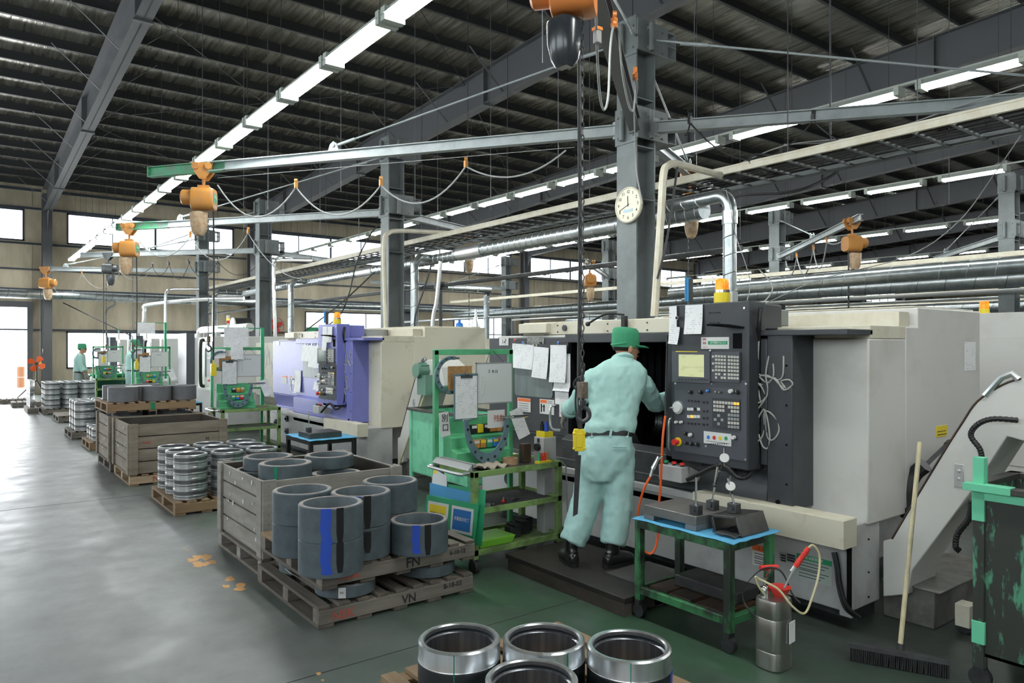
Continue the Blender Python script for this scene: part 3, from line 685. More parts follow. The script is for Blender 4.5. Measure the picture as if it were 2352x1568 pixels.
def q2(u0, v0, u1, v1, X, label, tilt=0):
    uc = (u0+u1)/2; a = PX(u0, v0, X); b = PX(u1, v0, X); z0 = PX(uc, v0, X).z; z1 = PX(uc, v1, X).z
    return sheet(V(X-.003, (a.y+b.y)/2, (z0+z1)/2), a.y-b.y, z0-z1, label, 'x', tilt)
q2(694, 793, 712, 829, 4.258, 'left printed sheet on the lilac door')
q2(711, 793, 725, 843, 4.255, 'middle printed sheet on the lilac door', -.05)
q2(724, 793, 739, 845, 4.252, 'right printed sheet on the lilac door', .04)
q2(678, 850, 692, 900, 4.258, 'tall notice taped at the left of the lilac door')
q2(722, 877, 734, 896, 4.19, 'small tag hanging by the handle of the lilac door', -.1)
q2(742, 750, 752, 805, 4.04, 'narrow strip on the lilac control pendant')
q2(753, 750, 764, 786, 4.04, 'square form on the lilac control pendant')
for u, l_ in ((703, 'silver magnet over the left sheet of the lilac door'), (718, 'silver magnet over the middle sheet of the lilac door'), (731, 'silver magnet over the right sheet of the lilac door')): magnet(PX(u, 791, 4.25), 'silver', l_)
# ---------------------------------------------------------------- the white machines farther down the row
mat('limewhite', (.62, .70, .60), .45)
def white_machine(dy, label, tower, hood=True):
    OFF[0] = V(0, dy, 0); t = thing('machining_center', label, 'machine tool', (4.9, 2.4, 0))
    g = M(); g.box((4.15, .3, .1), (6.0, 4.6, .75)); g.box((4.3, .4, 0), (5.9, 4.5, .1)); g.build('base', MT['base_white'], t, .01)
    g = M(); g.box((4.3, .4, .75), (6.0, 4.5, 1.85)); g.build('enclosure', MT['white'], t, .01)
    g = M(); g.box((4.2, 1.5, .72), (4.3, 2.7, 1.78)); g.build('door', MT['limewhite'], t, .01)
    g = M(); g.box((4.185, 1.65, 1.0), (4.2, 2.1, 1.6)); g.build('door_window', MT['glass_door'], t, .004)
    g = M(); g.tube(smooth([V(4.2, 2.2, 1.78), V(4.13, 2.2, 1.74), V(4.12, 2.2, 1.3), V(4.13, 2.2, .85), V(4.2, 2.2, .8)], 5), .035, 8); g.build('door_seal', MT['black'], t)
    g = M(); g.box((4.0, .75, .85), (4.2, 1.25, 1.85)); cp = g.build('control_panel', MT['shell'], t, .006)
    g = M(); g.box((3.99, .8, 1.45), (4.0, 1.2, 1.75)); g.build('display', MT['slatepanel'], cp)
    g = M(); g.box((3.985, .82, 1.05), (4.0, 1.18, 1.4)); 
    g.build('keyboard', MT['cable_grey'], cp)
    for k, c_ in enumerate(('white', 'red', 'white')):
        g = M(); g.cyl(V(4.0, 1.15-.14*k, .97), V(3.97, 1.15-.14*k, .97), .022); g.build('knob', MT[c_], cp)
    g = M(); g.box((4.12, 3.4, .2), (4.3, 4.2, 1.95)); g.build('electrical_cabinet', MT['slatepanel'], t, .008)
    if hood:
        g = M(); g.cyl(V(4.75, 2.0, 2.1), V(5.1, 2.0, 2.1), .17, n=20); g.build('mist_collector', MT['darksteel'], t)
        g = M(); g.cyl(V(4.72, 2.0, 2.1), V(4.75, 2.0, 2.1), .175, n=20); g.cyl(V(4.6, .4, 2.03), V(4.6, 3.9, 2.03), .085, n=14); g.tube(smooth([V(4.6, 3.9, 2.03), V(4.6, 4.1, 2.0), V(4.6, 4.15, 1.85)], 5), .085, 12); g.build('mist_duct', MT['white'], t)
        g = M(); g.box((4.5, .5, 1.96), (4.56, 3.8, 2.06))
        for y in (.6, 1.6, 2.6, 3.6): g.box((4.55, y, 1.85), (4.65, y+.05, 2.0))
        g.build('duct_support', MT['white'], t)
    g = M(); g.cyl(V(4.35, tower, 1.85), V(4.35, tower, 2.12), .02, n=8); g.build('signal_pole', MT['white'], t)
    for k, c_ in enumerate((('red', 'keyamber', 'white') if hood else ('palegreen', 'inkgreen'))):
        g = M(); g.cyl(V(4.35, tower, 2.12+.055*k), V(4.35, tower, 2.17+.055*k), .032, n=12); g.build('signal_lamp', MT[c_], t)
    OFF[0] = V(0, 0, 0); return t
white_machine(14.2, 'white machining centre with pale green door and round mist collector on top', 1.0)
white_machine(20.0, 'white machining centre with charcoal side cabinet behind the masked worker', 3.2, False)
white_machine(24.6, 'farthest white machine in the row, in front of the low window', 3.2, False)
# back row of machines seen over the near lathes
def block(x0, x1, y0, y1, z, label, mt_='shell', be=None):
    t = thing('machine_cabinet', label, 'machine', ((x0+x1)/2, (y0+y1)/2, 0))
    g = M(); g.box((x0, y0, .1), (x1, y1, z)); g.box((x0+.1, y0+.1, 0), (x1-.1, y1-.1, .1)); g.build('housing', MT[mt_], t, .012)
    g = M(); g.box((x0-.012, y0+.3, .5), (x0, y1-.3, z-.25)); g.build('rear_door', MT[mt_], t, .004)
    g = M(); g.box((x0-.003, y0-.003, z-.42), (x1, y0, z-.415)); g.build('seam', MT['darksteel'], t)
    if be:
        g = M(); g.cyl(V(*be), V(*be)+Z3*.07, .05, n=16); g.build('beacon_base', MT['yellow'], t)
        g = M(); g.cyl(V(*be)+Z3*.07, V(*be)+Z3*.15, .045, n=16); g.build('beacon_lens', MT['amber'], t)
    return t
block(8.2, 10.4, 1.4, 3.4, 2.0, 'plain white machine cabinet at the right edge behind the big lathe', be=(8.8, 3.15, 2.0))
block(8.6, 10.2, 6.4, 9.6, 1.84, 'cream machine cabinet behind the header of the near lathe', 'shellcream')
block(8.8, 10.4, 12.2, 15.0, 1.82, 'cream machine cabinet behind the lilac lathe', 'shellcream')
block(8.8, 10.4, 18.0, 21.0, 1.82, 'far cream machine cabinet before the bright opening', 'shellcream')
# ---------------------------------------------------------------- crane posts, arms, hoists
mat('jibgreen', (.10, .42, .22), .5, c2=(.22, .25, .22), sc=7, amt=.7, st=(1, 1, 2), thr=(.45, .6))
mat('bagtan', (.46, .29, .15), .5, c2=(.62, .48, .34), sc=18, amt=.9); mat('armgrey', (.38, .42, .43), .42, c2=(.22, .25, .26), sc=5, amt=.5)
mat('bagblack', (.03, .035, .042), .25, co_=.5); mat('rusty', (.22, .17, .13), .5, .5, c2=(.08, .07, .06), sc=25); mat('dialcream', (.80, .76, .62), .4)
def hpost(x, y, label, full=True):
    t = thing('crane_post', label, 'steel post', (x, y, 0), 'free-standing crane posts')
    g = M(); h = 5.45
    g.box((x-.16, y-.155, 0), (x-.14, y+.155, h)); g.box((x+.14, y-.155, 0), (x+.16, y+.155, h)); g.box((x-.14, y-.008, 0), (x+.14, y+.008, h))
    for z in (.0, 3.35, 3.95, 4.5, 5.1): g.box((x-.14, y-.15, z), (x+.14, y+.15, z+.015))
    g.box((x-.3, y-.3, 0), (x+.3, y+.3, .025)); g.build('post', MT['post'], t, .003)
    for z in (4.2, 5.2):
        g = M(); g.box((x-.175, y-.17, z-.2), (x-.155, y+.17, z+.22)); g.box((x-.17, y-.19, z-.16), (x+.34, y-.165, z+.2)); g.box((x+.16, y-.185, z-.15), (x+.5, y+.13, z-.135)); g.box((x+.16, y-.185, z+.15), (x+.5, y+.13, z+.165)); g.box((x+.47, y-.185, z-.15), (x+.49, y+.13, z+.15)); g.box((x+.16, y-.185, z-.01), (x+.5, y-.175, z+.01))
        g.build('clamp_bracket', MT['post'], t, .004)
        g = M(); p = V(x-.22, y+.02, z)
        g.cyl(p-Z3*.17, p+Z3*.17, .032, n=12); g.box((x-.215, y-.0, z-.13), (x-.17, y+.05, z-.09)); g.box((x-.215, y-.0, z+.09), (x-.17, y+.05, z+.13)); g.build('hinge', MT['post'], t)
        g = M(); g.cyl(V(x+.0, y-.24, z-.16), V(x+.0, y-.24, z+.16), .03, n=12); g.box((x-.02, y-.24, z-.13), (x+.02, y-.19, z-.09)); g.box((x-.02, y-.24, z+.09), (x+.02, y-.19, z+.13)); g.build('hinge', MT['post'], t)
        for a in (-.12, .12):
            for b in (-.12, .12):
                g = M(); g.cyl(V(x-.175, y+b, z+a), V(x-.19, y+b, z+a), .014, n=6); g.build('bolt', MT['post'], t)
                g = M(); g.cyl(V(x+.12+b, y-.19, z+a), V(x+.12+b, y-.205, z+a), .014, n=6); g.build('bolt', MT['post'], t)
    return t
PP = [(6.3, 5.88), (6.3, 11.87), (6.3, 18.9), (6.3, 24.8)]
posts = [hpost(*PP[0], 'grey steel H-section post with the round wall clock, nearest the camera'), hpost(*PP[1], 'grey steel post rising behind the lilac lathe, second in the row'),
         hpost(*PP[2], 'slim-looking grey post third in the row, left of the lilac lathe'), hpost(*PP[3], 'grey post farthest down the near row, by the far wall')]
P0 = {}
def arm(post, tip, z, z2, label, green=0, rod=.55, w=.10, h=.13, rot=None, mt_='armgrey'):
    a = V(post[0], post[1], z); b = V(tip[0], tip[1], z2 if z2 else z); d = (b-a).normalized(); a = a+d*.2
    t = thing('jib_arm', label, 'crane arm', a, 'swinging crane arms')
    m = b-d*green
    g = M(); g.ibeam(a, m, w, h); g.build('arm_beam', MT[mt_], t)
    if green: g = M(); g.ibeam(m-d*.25, b, w*.96, h*1.12); g.bar(b, b+d*.01, w, h*1.12); tag(g.build('arm_end', MT['jibgreen'], t), 'green painted end of the arm')
    g = M(); g.box((a.x-.05, a.y-.05, a.z-.1), (a.x+.05, a.y+.05, a.z+.1)); g.build('pivot', MT[mt_], t)
    if rod:
        l = a.lerp(b, rod); g = M(); sd = d.cross(Z3)*.03
        for s_ in (-1, 1):
            c = l+sd*s_; g.prism([c+Z3*.06-d*.08, c+Z3*.06+d*.08, c+Z3*.15+d*.05, c+Z3*.19, c+Z3*.15-d*.05], sd*.3)
        g.cyl(l+Z3*.13-sd*1.6, l+Z3*.13+sd*1.6, .025, n=10); g.build('rod_lug', MT['armgrey'], t)
        g = M(); top = V(post[0], post[1], z+1.02)+d*.2; g.tube([l+Z3*.13, l.lerp(top, .08)+Z3*.12], .022); g.tube([l+Z3*.13, top], .013, 6); g.tube([l.lerp(top, .86)+Z3*.02, l.lerp(top, .93)+Z3*.0], .022); g.build('tie_rod', MT['armgrey'], t)
    return t
tips = [(2.18, 11.38), (2.61, 16.8), (2.65, 22.9), (2.1, 27.2)]
za = [4.2, 4.1, 4.13, 4.08]
arm(PP[0], tips[0], za[0], 4.14, 'long grey crane arm with green end, nearest over the aisle', 1.0, .56)
arm(PP[1], tips[1], za[1], 4.1, 'grey crane arm with green end on the second post', 1.0, .74)
arm(PP[2], tips[2], za[2], 4.13, 'grey crane arm on the third post, carrying the dark hoist', 0, .6)
arm(PP[3], tips[3], za[3], 4.08, 'farthest grey crane arm, close to the far wall', 0, .85)
arm(PP[0], (2.2, 2.57), 4.2, 4.04, 'dark crane arm seen from below, reaching overhead toward the camera', 0, .7, .12, .15, mt_='frame')
arm(PP[0], (9.4, 1.9), 4.2, 4.2, 'grey crane arm reaching from the clock post to the right edge', 0, .9)
arm(PP[0], (10.2, 7.6), 4.2, 4.15, 'pale crane arm on the clock post pointing away behind the post', 0, .5)
arm(PP[1], (9.0, 12.95), 4.1, 4.1, 'short view of a pale crane arm right of the second post', 0, 0)
arm(PP[2], (9.6, 20.2), 4.1, 4.1, 'grey crane arm right of the third post before the high windows', 0, 0)
# second row of posts
PR = [(18.4, 6.1), (18.1, 11.6), (18.5, 18.6), (18.6, 24.8)]
for p, l in zip(PR, ('grey post at the right edge of the far bay', 'grey post behind the spiral duct elbow in the far bay', 'grey post right of the high windows, in the far bay', 'grey post of the far bay nearest the far wall')): hpost(*p, l)
arm(PR[1], (13.5, 6.9), 4.1, 4.08, 'far grey crane arm slanting up toward the right, orange hoist on it', 0, .5)
arm(PR[0], (21.9, 9.1), 4.1, 4.1, 'far crane arm sloping down left from the post at the right edge', 0, .8)
arm(PR[2], (14.4, 15.4), 4.1, 4.1, 'far crane arm between two grey posts before the high windows', 0, .4)
arm(PR[3], (12.6, 25.5), 4.1, 4.1, 'farthest crane arm of the far bay before the wall', 0, .4)

def hoist(px, py, zb, label, s=1.0, yaw=0.0, col='orange', bag='bagtan', chain=1.5, hook=True, pend=None, cable=None, logo=True, lod=0):
    """electric chain hoist hung from an arm whose underside is at zb"""
    t = thing('chain_hoist', label, 'hoist', (px, py, zb-.3*s), 'electric chain hoists')
    q = Matrix.Rotation(yaw, 3, 'Z'); P = lambda x, y, z: V(px, py, zb)+q @ V(x*s, y*s, z*s)
    ax = q @ V(1, 0, 0); ay = q @ V(0, 1, 0)
    g = M()
    for sy in (-.065, .065):
        g.prism([P(-.12, sy, .10), P(.12, sy, .10), P(.09, sy, .0), P(.03, sy, -.08), P(-.03, sy, -.08), P(-.09, sy, .0)], ay*.012*s)
        for sx in (-.07, .07): g.cyl(P(sx, sy*.55, .06), P(sx, sy*1.3, .06), .04*s, n=12)
    g.cyl(P(0, -.07, -.05), P(0, .08, -.05), .018*s, n=8); g.tube([P(0, 0, -.05), P(0, 0, -.16)], .016*s, 8); g.build('trolley', MT[col], t)
    g = M(); g.sm = True; rg = []
    for x, k in ((-.12, .88), (-.11, 1), (.09, 1), (.12, .9)):
        rg.append([P(x, .115*k*math.copysign(abs(math.cos(a))**.55, math.cos(a)), -.30+.125*k*math.copysign(abs(math.sin(a))**.55, math.sin(a))) for a in [i*math.pi/10 for i in range(20)]])
    g.loft(rg); g.box_ = None
    rg = []
    for x, k in ((-.235, .8), (-.22, 1), (-.12, 1)):
        rg.append([P(x, .085*k*math.cos(a), -.28+.085*k*math.sin(a)) for a in [i*math.pi/8 for i in range(16)]])
    g.loft(rg); g.sm = False; g.ob(P(0, 0, -.165), ax*.06*s, ay*.03*s, Z3*.02*s); bd = g.build('hoist_body', MT[col], t)
    if logo:
        g = M(); g.ob(P(.122, 0, -.29), ax*.001, ay*.06*s, Z3*.05*s); pl = g.build('rating_label', MT['inkgreen'], bd)
        text('250kg', P(.126, 0, -.275), .04*s, MT['white'], pl, ax=(ay, Z3), squash=.9); text('MEIDO', P(.126, 0, -.38), .03*s, MT['white'], bd, ax=(ay, Z3))
    g = M(); g.sm = True; bz = -.50; rg = []
    for z, k in ((-.445, .95), (-.46, 1), (-.57, .95), (-.66, .78), (-.70, .5)):
        rg.append([P(-.05+.10*k*math.cos(a), .08*k*math.sin(a), z+.006*math.sin(3*a)) for a in [i*math.pi/8 for i in range(16)]])
    g.loft(rg); g.build('chain_bag', MT[bag], t, disp=(.008, .05))
    g = M(); g.tube([P(-.09, 0, -.45), P(-.05, 0, -.40)], .005, 4); g.tube([P(-.01, 0, -.45), P(-.03, 0, -.40)], .005, 4); g.build('bag_hanger', MT['darksteel'], t)
    cx = P(.05, 0, -.42); g = M(); n = int(chain/.034) if not lod else int(chain/.05); L = chain/n
    for i in range(n):                      # links, alternately turned
        c = cx-Z3*(L*(i+.5)); a = ax if i % 2 else ay
        if lod: g.ob(c, a*.009, a.cross(Z3)*.003, Z3*L*.55)
        else:
            pts = [c+a*(.0085*math.cos(k*math.pi/3))+Z3*(L*.58*math.sin(k*math.pi/3)) for k in range(7)]; g.tube(pts, .0034, 4)
    g.build('load_chain', MT['darksteel' if lod else 'blackchain'], t)
    if hook:
        e = cx-Z3*chain; g = M(); g.box((e.x-.022, e.y-.022, e.z-.09), (e.x+.022, e.y+.022, e.z)); g.cyl(e-Z3*.02+ay*.028, e-Z3*.02-ay*.028, .012, n=8); g.cyl(e-Z3*.06+ay*.028, e-Z3*.06-ay*.028, .012, n=8)
        g.build('hook_block', MT['rusty'], t, .004)
        g = M(); pts = [e-Z3*.09, e-Z3*.13, e-Z3*.15+ax*.03, e-Z3*.19+ax*.035, e-Z3*.215, e-Z3*.19-ax*.03, e-Z3*.165-ax*.035]
        g.tube(smooth(pts, 4), [.012]*20+[.008]*5, 8); g.tube([e-Z3*.1, e-Z3*.125], .02, 8); g.build('hook', MT['darksteel'], t)
    if pend:                                # (cable bottom z, pendant colour)
        c0 = P(.09, .05, -.42); zp = pend; c1 = V(c0.x, c0.y, zp+.17)
        g = M(); g.tube([c0, c0.lerp(c1, .4)+ax*.008, c1], .009*min(1.2, s+.2), 6); g.build('pendant_cable', MT['rubber'], t)
        g = M(); g.prism([c1+V(-.03, -.022, 0), c1+V(.03, -.022, 0), c1+V(.036, -.022, -.03), c1+V(.036, -.022, -.15), c1+V(.028, -.022, -.175), c1+V(-.028, -.022, -.175), c1+V(-.036, -.022, -.15), c1+V(-.036, -.022, -.03)], (0, .045, 0)); g.cyl(c1, c1+Z3*.05, .012, n=8)
        for k in (-.035, -.14):
            for sx in (-.036, .036): g.sph(c1+V(sx, -.012, k), .007, n=6)
        pb = g.build('pendant_switch', MT['yellow'], t, .004)
        g = M()
        for k in (-.06, -.11): g.cyl(c1+V(0, .023, k), c1+V(0, .032, k), .014, n=10)
        g.build('button', MT['black'], pb)
    return t
mat('blackchain', (.11, .11, .11), .35, .9)
def along(a, b, u):                         # plan point on the line a-b seen at pixel column u
    p = PV(u, 700, a, b); return p.x, p.y
hx, hy = along(PP[0], (2.2, 2.57), 1317)
hx0, hy0 = hx, hy; H0 = hoist(hx, hy, 3.89, 'big bright orange chain hoist overhead, black chain bag, yellow pendant by the near worker', 1.0, math.radians(-50), 'brightorange', 'bagblack', 1.99, True, None, logo=False)
hx, hy = along(PP[0], tips[0], 468)
hoist(hx, hy, 4.08, 'orange chain hoist with green plate under the nearest green arm end', 1.25, math.radians(-30), chain=1.75, pend=1.25)
hx, hy = along(PP[1], tips[1], 297)
hoist(hx, hy, 4.03, 'orange chain hoist under the second green arm end, before the bright high windows', 1.3, math.radians(-30), chain=1.75, pend=1.18)
hx, hy = along(PP[2], tips[2], 249)
hoist(hx, hy, 4.06, 'dark grimy chain hoist hanging left of the small orange one', 1.1, math.radians(150), 'darksteel', 'darksteel', chain=1.9, pend=1.2, logo=False, lod=1)
hx, hy = along(PP[3], tips[3], 105)
hoist(hx, hy, 4.01, 'farthest orange chain hoist, in front of the grey wall column', 1.3, math.radians(150), chain=1.9, pend=.95, logo=False, lod=1)
hx, hy = along(PR[1], (13.5, 6.9), 1957)
hoist(hx, hy, 4.02, 'orange hoist on the slanting far arm at the right, before the lamp rows', 1.25, math.radians(150), chain=2.2, pend=1.2, logo=False, lod=1)
hoist(8.45, 6.83, 4.10, 'orange hoist partly hidden by the spiral duct near the clock', 1.25, 1.0, chain=2.0, logo=False, lod=1)
hoist(14.95, 15.8, 4.04, 'small orange hoist far off, below the high windows right of centre', 1.5, 1.0, chain=2.0, logo=False, lod=1)
hoist(8.6, 12.79, 4.04, 'orange hoist seen below the thick spiral duct', 1.2, 1.0, chain=2.0, logo=False, lod=1)
# the near pendant: cable beside the chain, yellow switch, strap, and loops of cord
c0 = PD(1327, 110, 4.14); pdt = thing('pendant_switch', 'yellow two-button pendant switch with black strap hanging by the near worker', 'pendant switch', PD(1330, 1040, 4.12))
g = M(); g.tube(smooth([V(hx0+.06, hy0+.03, 3.58), PD(1330, 70, 4.16), PD(1331, 300, 4.16), PD(1333, 600, 4.16), PD(1330, 860, 4.14), PD(1333, 985, 4.12)], 6), .012, 8); g.build('pendant_cable', MT['rubber'], pdt)
g = M(); g.tube(smooth([PD(1326, 870, 4.13), PD(1322, 930, 4.12), PD(1330, 985, 4.12)], 5), .007, 6); g.tube(smooth([PD(1328, 868, 4.13), PD(1340, 860, 4.1), PD(1342, 835, 4.1), PD(1336, 850, 4.1), PD(1338, 880, 4.1), PD(1328, 868, 4.1), PD(1318, 880, 4.1), PD(1322, 893, 4.1), PD(1330, 870, 4.1)], 5), .006, 6); g.build('safety_cord', MT['rubber'], pdt)
c = PD(1330, 1010, 4.12); g = M(); r_ = RT; f_ = FW
def rr(x, z, y=0): return c+r_*x+Z3*z+f_*y
g.prism([rr(-.027, .062, -.024), rr(.027, .062, -.024), rr(.033, .045, -.024), rr(.033, -.045, -.024), rr(.024, -.062, -.024), rr(-.024, -.062, -.024), rr(-.033, -.045, -.024), rr(-.033, .045, -.024)], f_*.048)
for sx in (-.03, .03):
    for sz in (-.045, .04): g.sph(rr(sx, sz, -.02), .009, n=6)
g.prism([rr(-.018, .04, -.028), rr(.018, .04, -.028), rr(.018, -.04, -.028), rr(-.018, -.04, -.028)], f_*.006)
g.build('switch_body', MT['yellow'], pdt, .005)
g = M(); g.prism([PD(1322, 1045, 4.12), PD(1335, 1045, 4.12), PD(1327, 1180, 4.1), PD(1316, 1186, 4.1)], f_*.004); g.build('strap', MT['rubber'], pdt)
# festoon cables with their orange carriers
def festoon(pts, label, r=.008, m='cable_grey', car=(), cs_=1.0):
    t = thing('festoon_cable', label, 'cable', pts[len(pts)//2][0] if 0 else pts[0], 'festoon cables of the cranes')
    g = M(); L = []
    for i, (a, b) in enumerate(zip(pts, pts[1:])): L += sag(a, b, car[i][1], 14)[:-1]
    g.tube(L+[pts[-1]], r, 6); g.build('cable', MT[m], t)
    for p in pts[1:-1]:
        g = M(); g.box((p.x-.02*cs_, p.y-.02*cs_, p.z-.01), (p.x+.02*cs_, p.y+.02*cs_, p.z+.07*cs_)); g.cyl(p+Z3*.09*cs_-RT*.02, p+Z3*.09*cs_+RT*.02, .025*cs_, n=10); g.build('cable_carrier', MT['orange' if m != 'rubber' else 'darksteel'], t)
    return t
def A(u, v, i, tip=None): return PV(u, v, PP[i], tip or tips[i])
FS = festoon([A(500, 425, 0), A(680, 430, 0), A(875, 425, 0), A(1070, 382, 0), A(1300, 345, 0)], 'grey cable hanging in wide loops beside the nearest crane arm', .011, car=[(0, .42), (0, .38), (0, .34), (0, .22)])
festoon([A(320, 555, 1), A(437, 543, 1), A(570, 535, 1), A(690, 640, 1)], 'grey cable looping along the second crane arm', .010, car=[(0, .35), (0, .5), (0, .2)])
festoon([A(265, 620, 2), A(350, 612, 2), A(388, 608, 2), A(434, 605, 2), A(500, 600, 2), A(590, 610, 2)], 'thin dark cable in small loops along the third crane arm', .008, 'rubber', car=[(0, .2), (0, .25), (0, .4), (0, .4), (0, .3)])
festoon([A(120, 655, 3), A(188, 628, 3), A(277, 624, 3), A(350, 618, 3)], 'thin cable looping along the farthest crane arm', .008, car=[(0, .5), (0, .5), (0, .3)])
b0 = (2.2, 2.57)
t = thing('festoon_cable', 'pale cable in long hanging loops beside the clock post, two orange carriers', 'cable', PV(1410, 60, PP[0], b0), 'festoon cables of the cranes')
ND = 4.9
def N_(u, v, d): return PD(u, v, d)
g = M(); g.tube(smooth([N_(1357, 5, 4.3), N_(1368, 30, 4.4), N_(1370, 75, 4.5), N_(1373, 150, 4.7), N_(1378, 220, 4.9), N_(1387, 252, 5.0), N_(1397, 220, 5.1), N_(1402, 110, 5.2), N_(1410, 58, 5.3), N_(1420, 70, 5.5), N_(1430, 170, 5.8), N_(1444, 240, 6.2), N_(1455, 252, 6.4), N_(1460, 200, 6.6), N_(1459, 180, 6.8), N_(1464, 200, 7.0), N_(1457, 250, 7.4), N_(1460, 340, 7.9), N_(1463, 400, 8.0), N_(1476, 468, 8.0)], 6), .0085, 8); g.build('cable', MT['cable_grey'], t)
for u, v, d, sc in ((1411, 48, 5.3, 1), (1459, 172, 6.8, 1.1)):
    p = PD(u, v, d); g = M(); g.box((p.x-.018, p.y-.018, p.z-.05), (p.x+.018, p.y+.018, p.z+.02)); g.cyl(p+Z3*.045-RT*.015, p+Z3*.045+RT*.015, .028*sc, n=12); g.cyl(p-RT*.012-Z3*.02, p+RT*.012-Z3*.02, .03, n=12); g.build('cable_carrier', MT['brightorange'], t)
p = PD(1372, 82, 4.5); g = M(); g.box((p.x-.02, p.y-.02, p.z-.05), (p.x+.02, p.y+.02, p.z+.04)); g.build('cable_connector', MT['cable_grey'], t, .006)
g = M(); g.box((p.x-.024, p.y-.024, p.z+.03), (p.x+.024, p.y+.024, p.z+.05)); g.build('cable_clamp', MT['brightorange'], t)
festoon([PD(1572, 310, 8.0), PD(1585, 282, 8.0), PD(1868, 277, 8.0), PD(2120, 300, 7.2)], 'dark cable sagging along the crane arm right of the clock post', .009, 'rubber', car=[(0, .05), (0, .42), (0, .25)])
festoon([PV(1950, 540, PR[1], (13.5, 6.9)), PV(1899, 556, PR[1], (13.5, 6.9)), PV(1868, 573, PR[1], (13.5, 6.9)), PV(1830, 590, PR[1], (13.5, 6.9)), PV(1805, 600, PR[1], (13.5, 6.9))], 'grey cable loops along the slanting far arm', .014, car=[(0, .1), (0, .5), (0, .5), (0, .4)])
g = M(); g.tube([A(500, 425, 0)+Z3*.1, A(1320, 338, 0)], .004, 5); g.build('messenger_wire', MT['cable_grey'], FS)
# clock
c = V(6.3-.175, 5.93, 0); cc = PX(1447, 471, 6.12); ck = thing('wall_clock', 'round cream wall clock fixed on the near grey post', 'clock', cc)
g = M(); g.rev(cc, [(0, 0), (.20, 0), (.205, .01), (.205, .035), (.195, .045), (.187, .04), (.187, .03)], V(-1, 0, 0), 40); g.build('case', MT['dialcream'], ck)
g = M(); g.cyl(cc+V(-.028, 0, 0), cc+V(-.031, 0, 0), .188, n=40); g.build('dial', MT['dialcream'], ck)
for k in range(1, 13):
    a = math.radians(k*30); text(str(k), cc+V(-.0325, -.148*math.sin(a), .148*math.cos(a)), .052, MT['ink'], ck, name='numeral')
def hand(ang, l, w, nm):
    a = math.radians(ang); d = V(0, -math.sin(a), math.cos(a)); g = M(); g.bar(cc+V(-.034, 0, 0)-d*.02, cc+V(-.034, 0, 0)+d*l, w, .002, V(-1, 0, 0)); g.build(nm, MT['ink'], ck)
hand(357, .10, .010, 'hour_hand'); hand(248, .145, .007, 'minute_hand')
g = M(); g.box((cc.x-.0345, cc.y-.07, cc.z-.085), (cc.x-.032, cc.y+.07, cc.z-.05)); g.build('display_window', mat('paleblue', (.45, .6, .66), .3), ck)
# ---------------------------------------------------------------- ducts, cable ladders, pipes, wires
def duct(pts, r, label, group='spiral ventilation ducts', mt_='galv', seam=.25, n=16, sleeves=()):
    t = thing('spiral_duct', label, 'duct', pts[0], group)
    g = M(); g.tube(pts, r, n); g.mi = 1    # pipe with its lock seams
    for a, b in zip(pts, pts[1:]):
        L = (b-a).length; d = (b-a).normalized(); k = int(L/seam)
        if L < seam: continue
        ux = d.orthogonal().normalized(); uy = d.cross(ux)
        for i in range(k):
            c = a+d*(seam*(i+.5)); w = d*(seam*.12)
            ring = lambda o, q: [c+d*o+w*math.sin(j*2*math.pi/n)+(ux*math.cos(j*2*math.pi/n)+uy*math.sin(j*2*math.pi/n))*q for j in range(n)]
            g.sm = True; g.loft([ring(-.006, r), ring(0, r+.006), ring(.006, r)], cap=False)
    g.sm = True; g.build('duct_pipe', [MT[mt_], MT['silver' if seam < .4 else 'darksteel']], t)
    for s_, e_ in sleeves:
        g = M(); d = (e_-s_).normalized(); g.tube([s_, s_.lerp(e_, .5), e_], r+.012, n); g.build('tape_sleeve', MT['silver'], t, disp=(.01, .03))
    return t
DX, DZ = 6.75, 3.22
SZ = 3.30
g = None
duct([V(DX, 5.25, DZ), V(DX, 10.4, DZ)], .112, 'thick shiny spiral duct running past the near post under the cable ladder', seam=.14, sleeves=[(V(DX, 9.6, DZ), V(DX, 10.3, DZ))])
duct([V(DX, 10.35, DZ-.02), V(DX, 19.5, DZ-.02), V(DX, 27.8, DZ-.02)], .088, 'middle length of the long spiral duct running down to the far wall', seam=.16, sleeves=[(V(DX, 13.5, DZ-.02), V(DX, 14.2, DZ-.02))])
el = [V(DX, 5.5, SZ)]+[V(DX-.15, 4.95-.15*math.sin(a), SZ-.15+.15*math.cos(a)) for a in [i*math.pi/12 for i in range(7)]]
duct([V(DX-.15, 5.7, SZ-.01), V(DX-.15, 4.95, SZ)]+el[2:]+[V(DX-.15, 4.8, 1.9)], .072, 'slim spiral duct bending down in an elbow behind the dark pendant', seam=.2, sleeves=[(V(DX-.15, 4.8, 3.12), V(DX-.15, 4.8, 2.98)), (V(DX-.15, 4.8, 2.25), V(DX-.15, 4.8, 2.1))])
duct([V(-4, 28.75, 3.37), V(12, 28.75, 3.32), V(30, 28.75, 3.3)], .15, 'long horizontal duct running along the far wall above the openings', seam=.5)
def drop(x, y, r, label, z1=1.8, z0=DZ): return duct([V(DX-.05, y, z0), V(x+.1, y-.05, z0), V(x, y-.05, z0-.12), V(x, y-.05, z1)], r, label, 'branch ducts dropping to machines', seam=.3, n=12)
drop(6.35, 11.2, .07, 'branch duct dropping beside the second post'); drop(8.6, 12.2, .06, 'branch duct dropping right of the second post', z0=2.8)
drop(6.3, 17.0, .07, 'branch duct dropping behind the lilac lathe'); drop(5.9, 22.0, .07, 'branch duct dropping beside the farthest near post')
pb = [PD(560, 685, 20), PD(450, 688, 20.5), PD(340, 700, 21.5), PD(332, 712, 21.5), PD(330, 740, 21.5), PD(318, 765, 21.5), PD(315, 800, 21.5)]
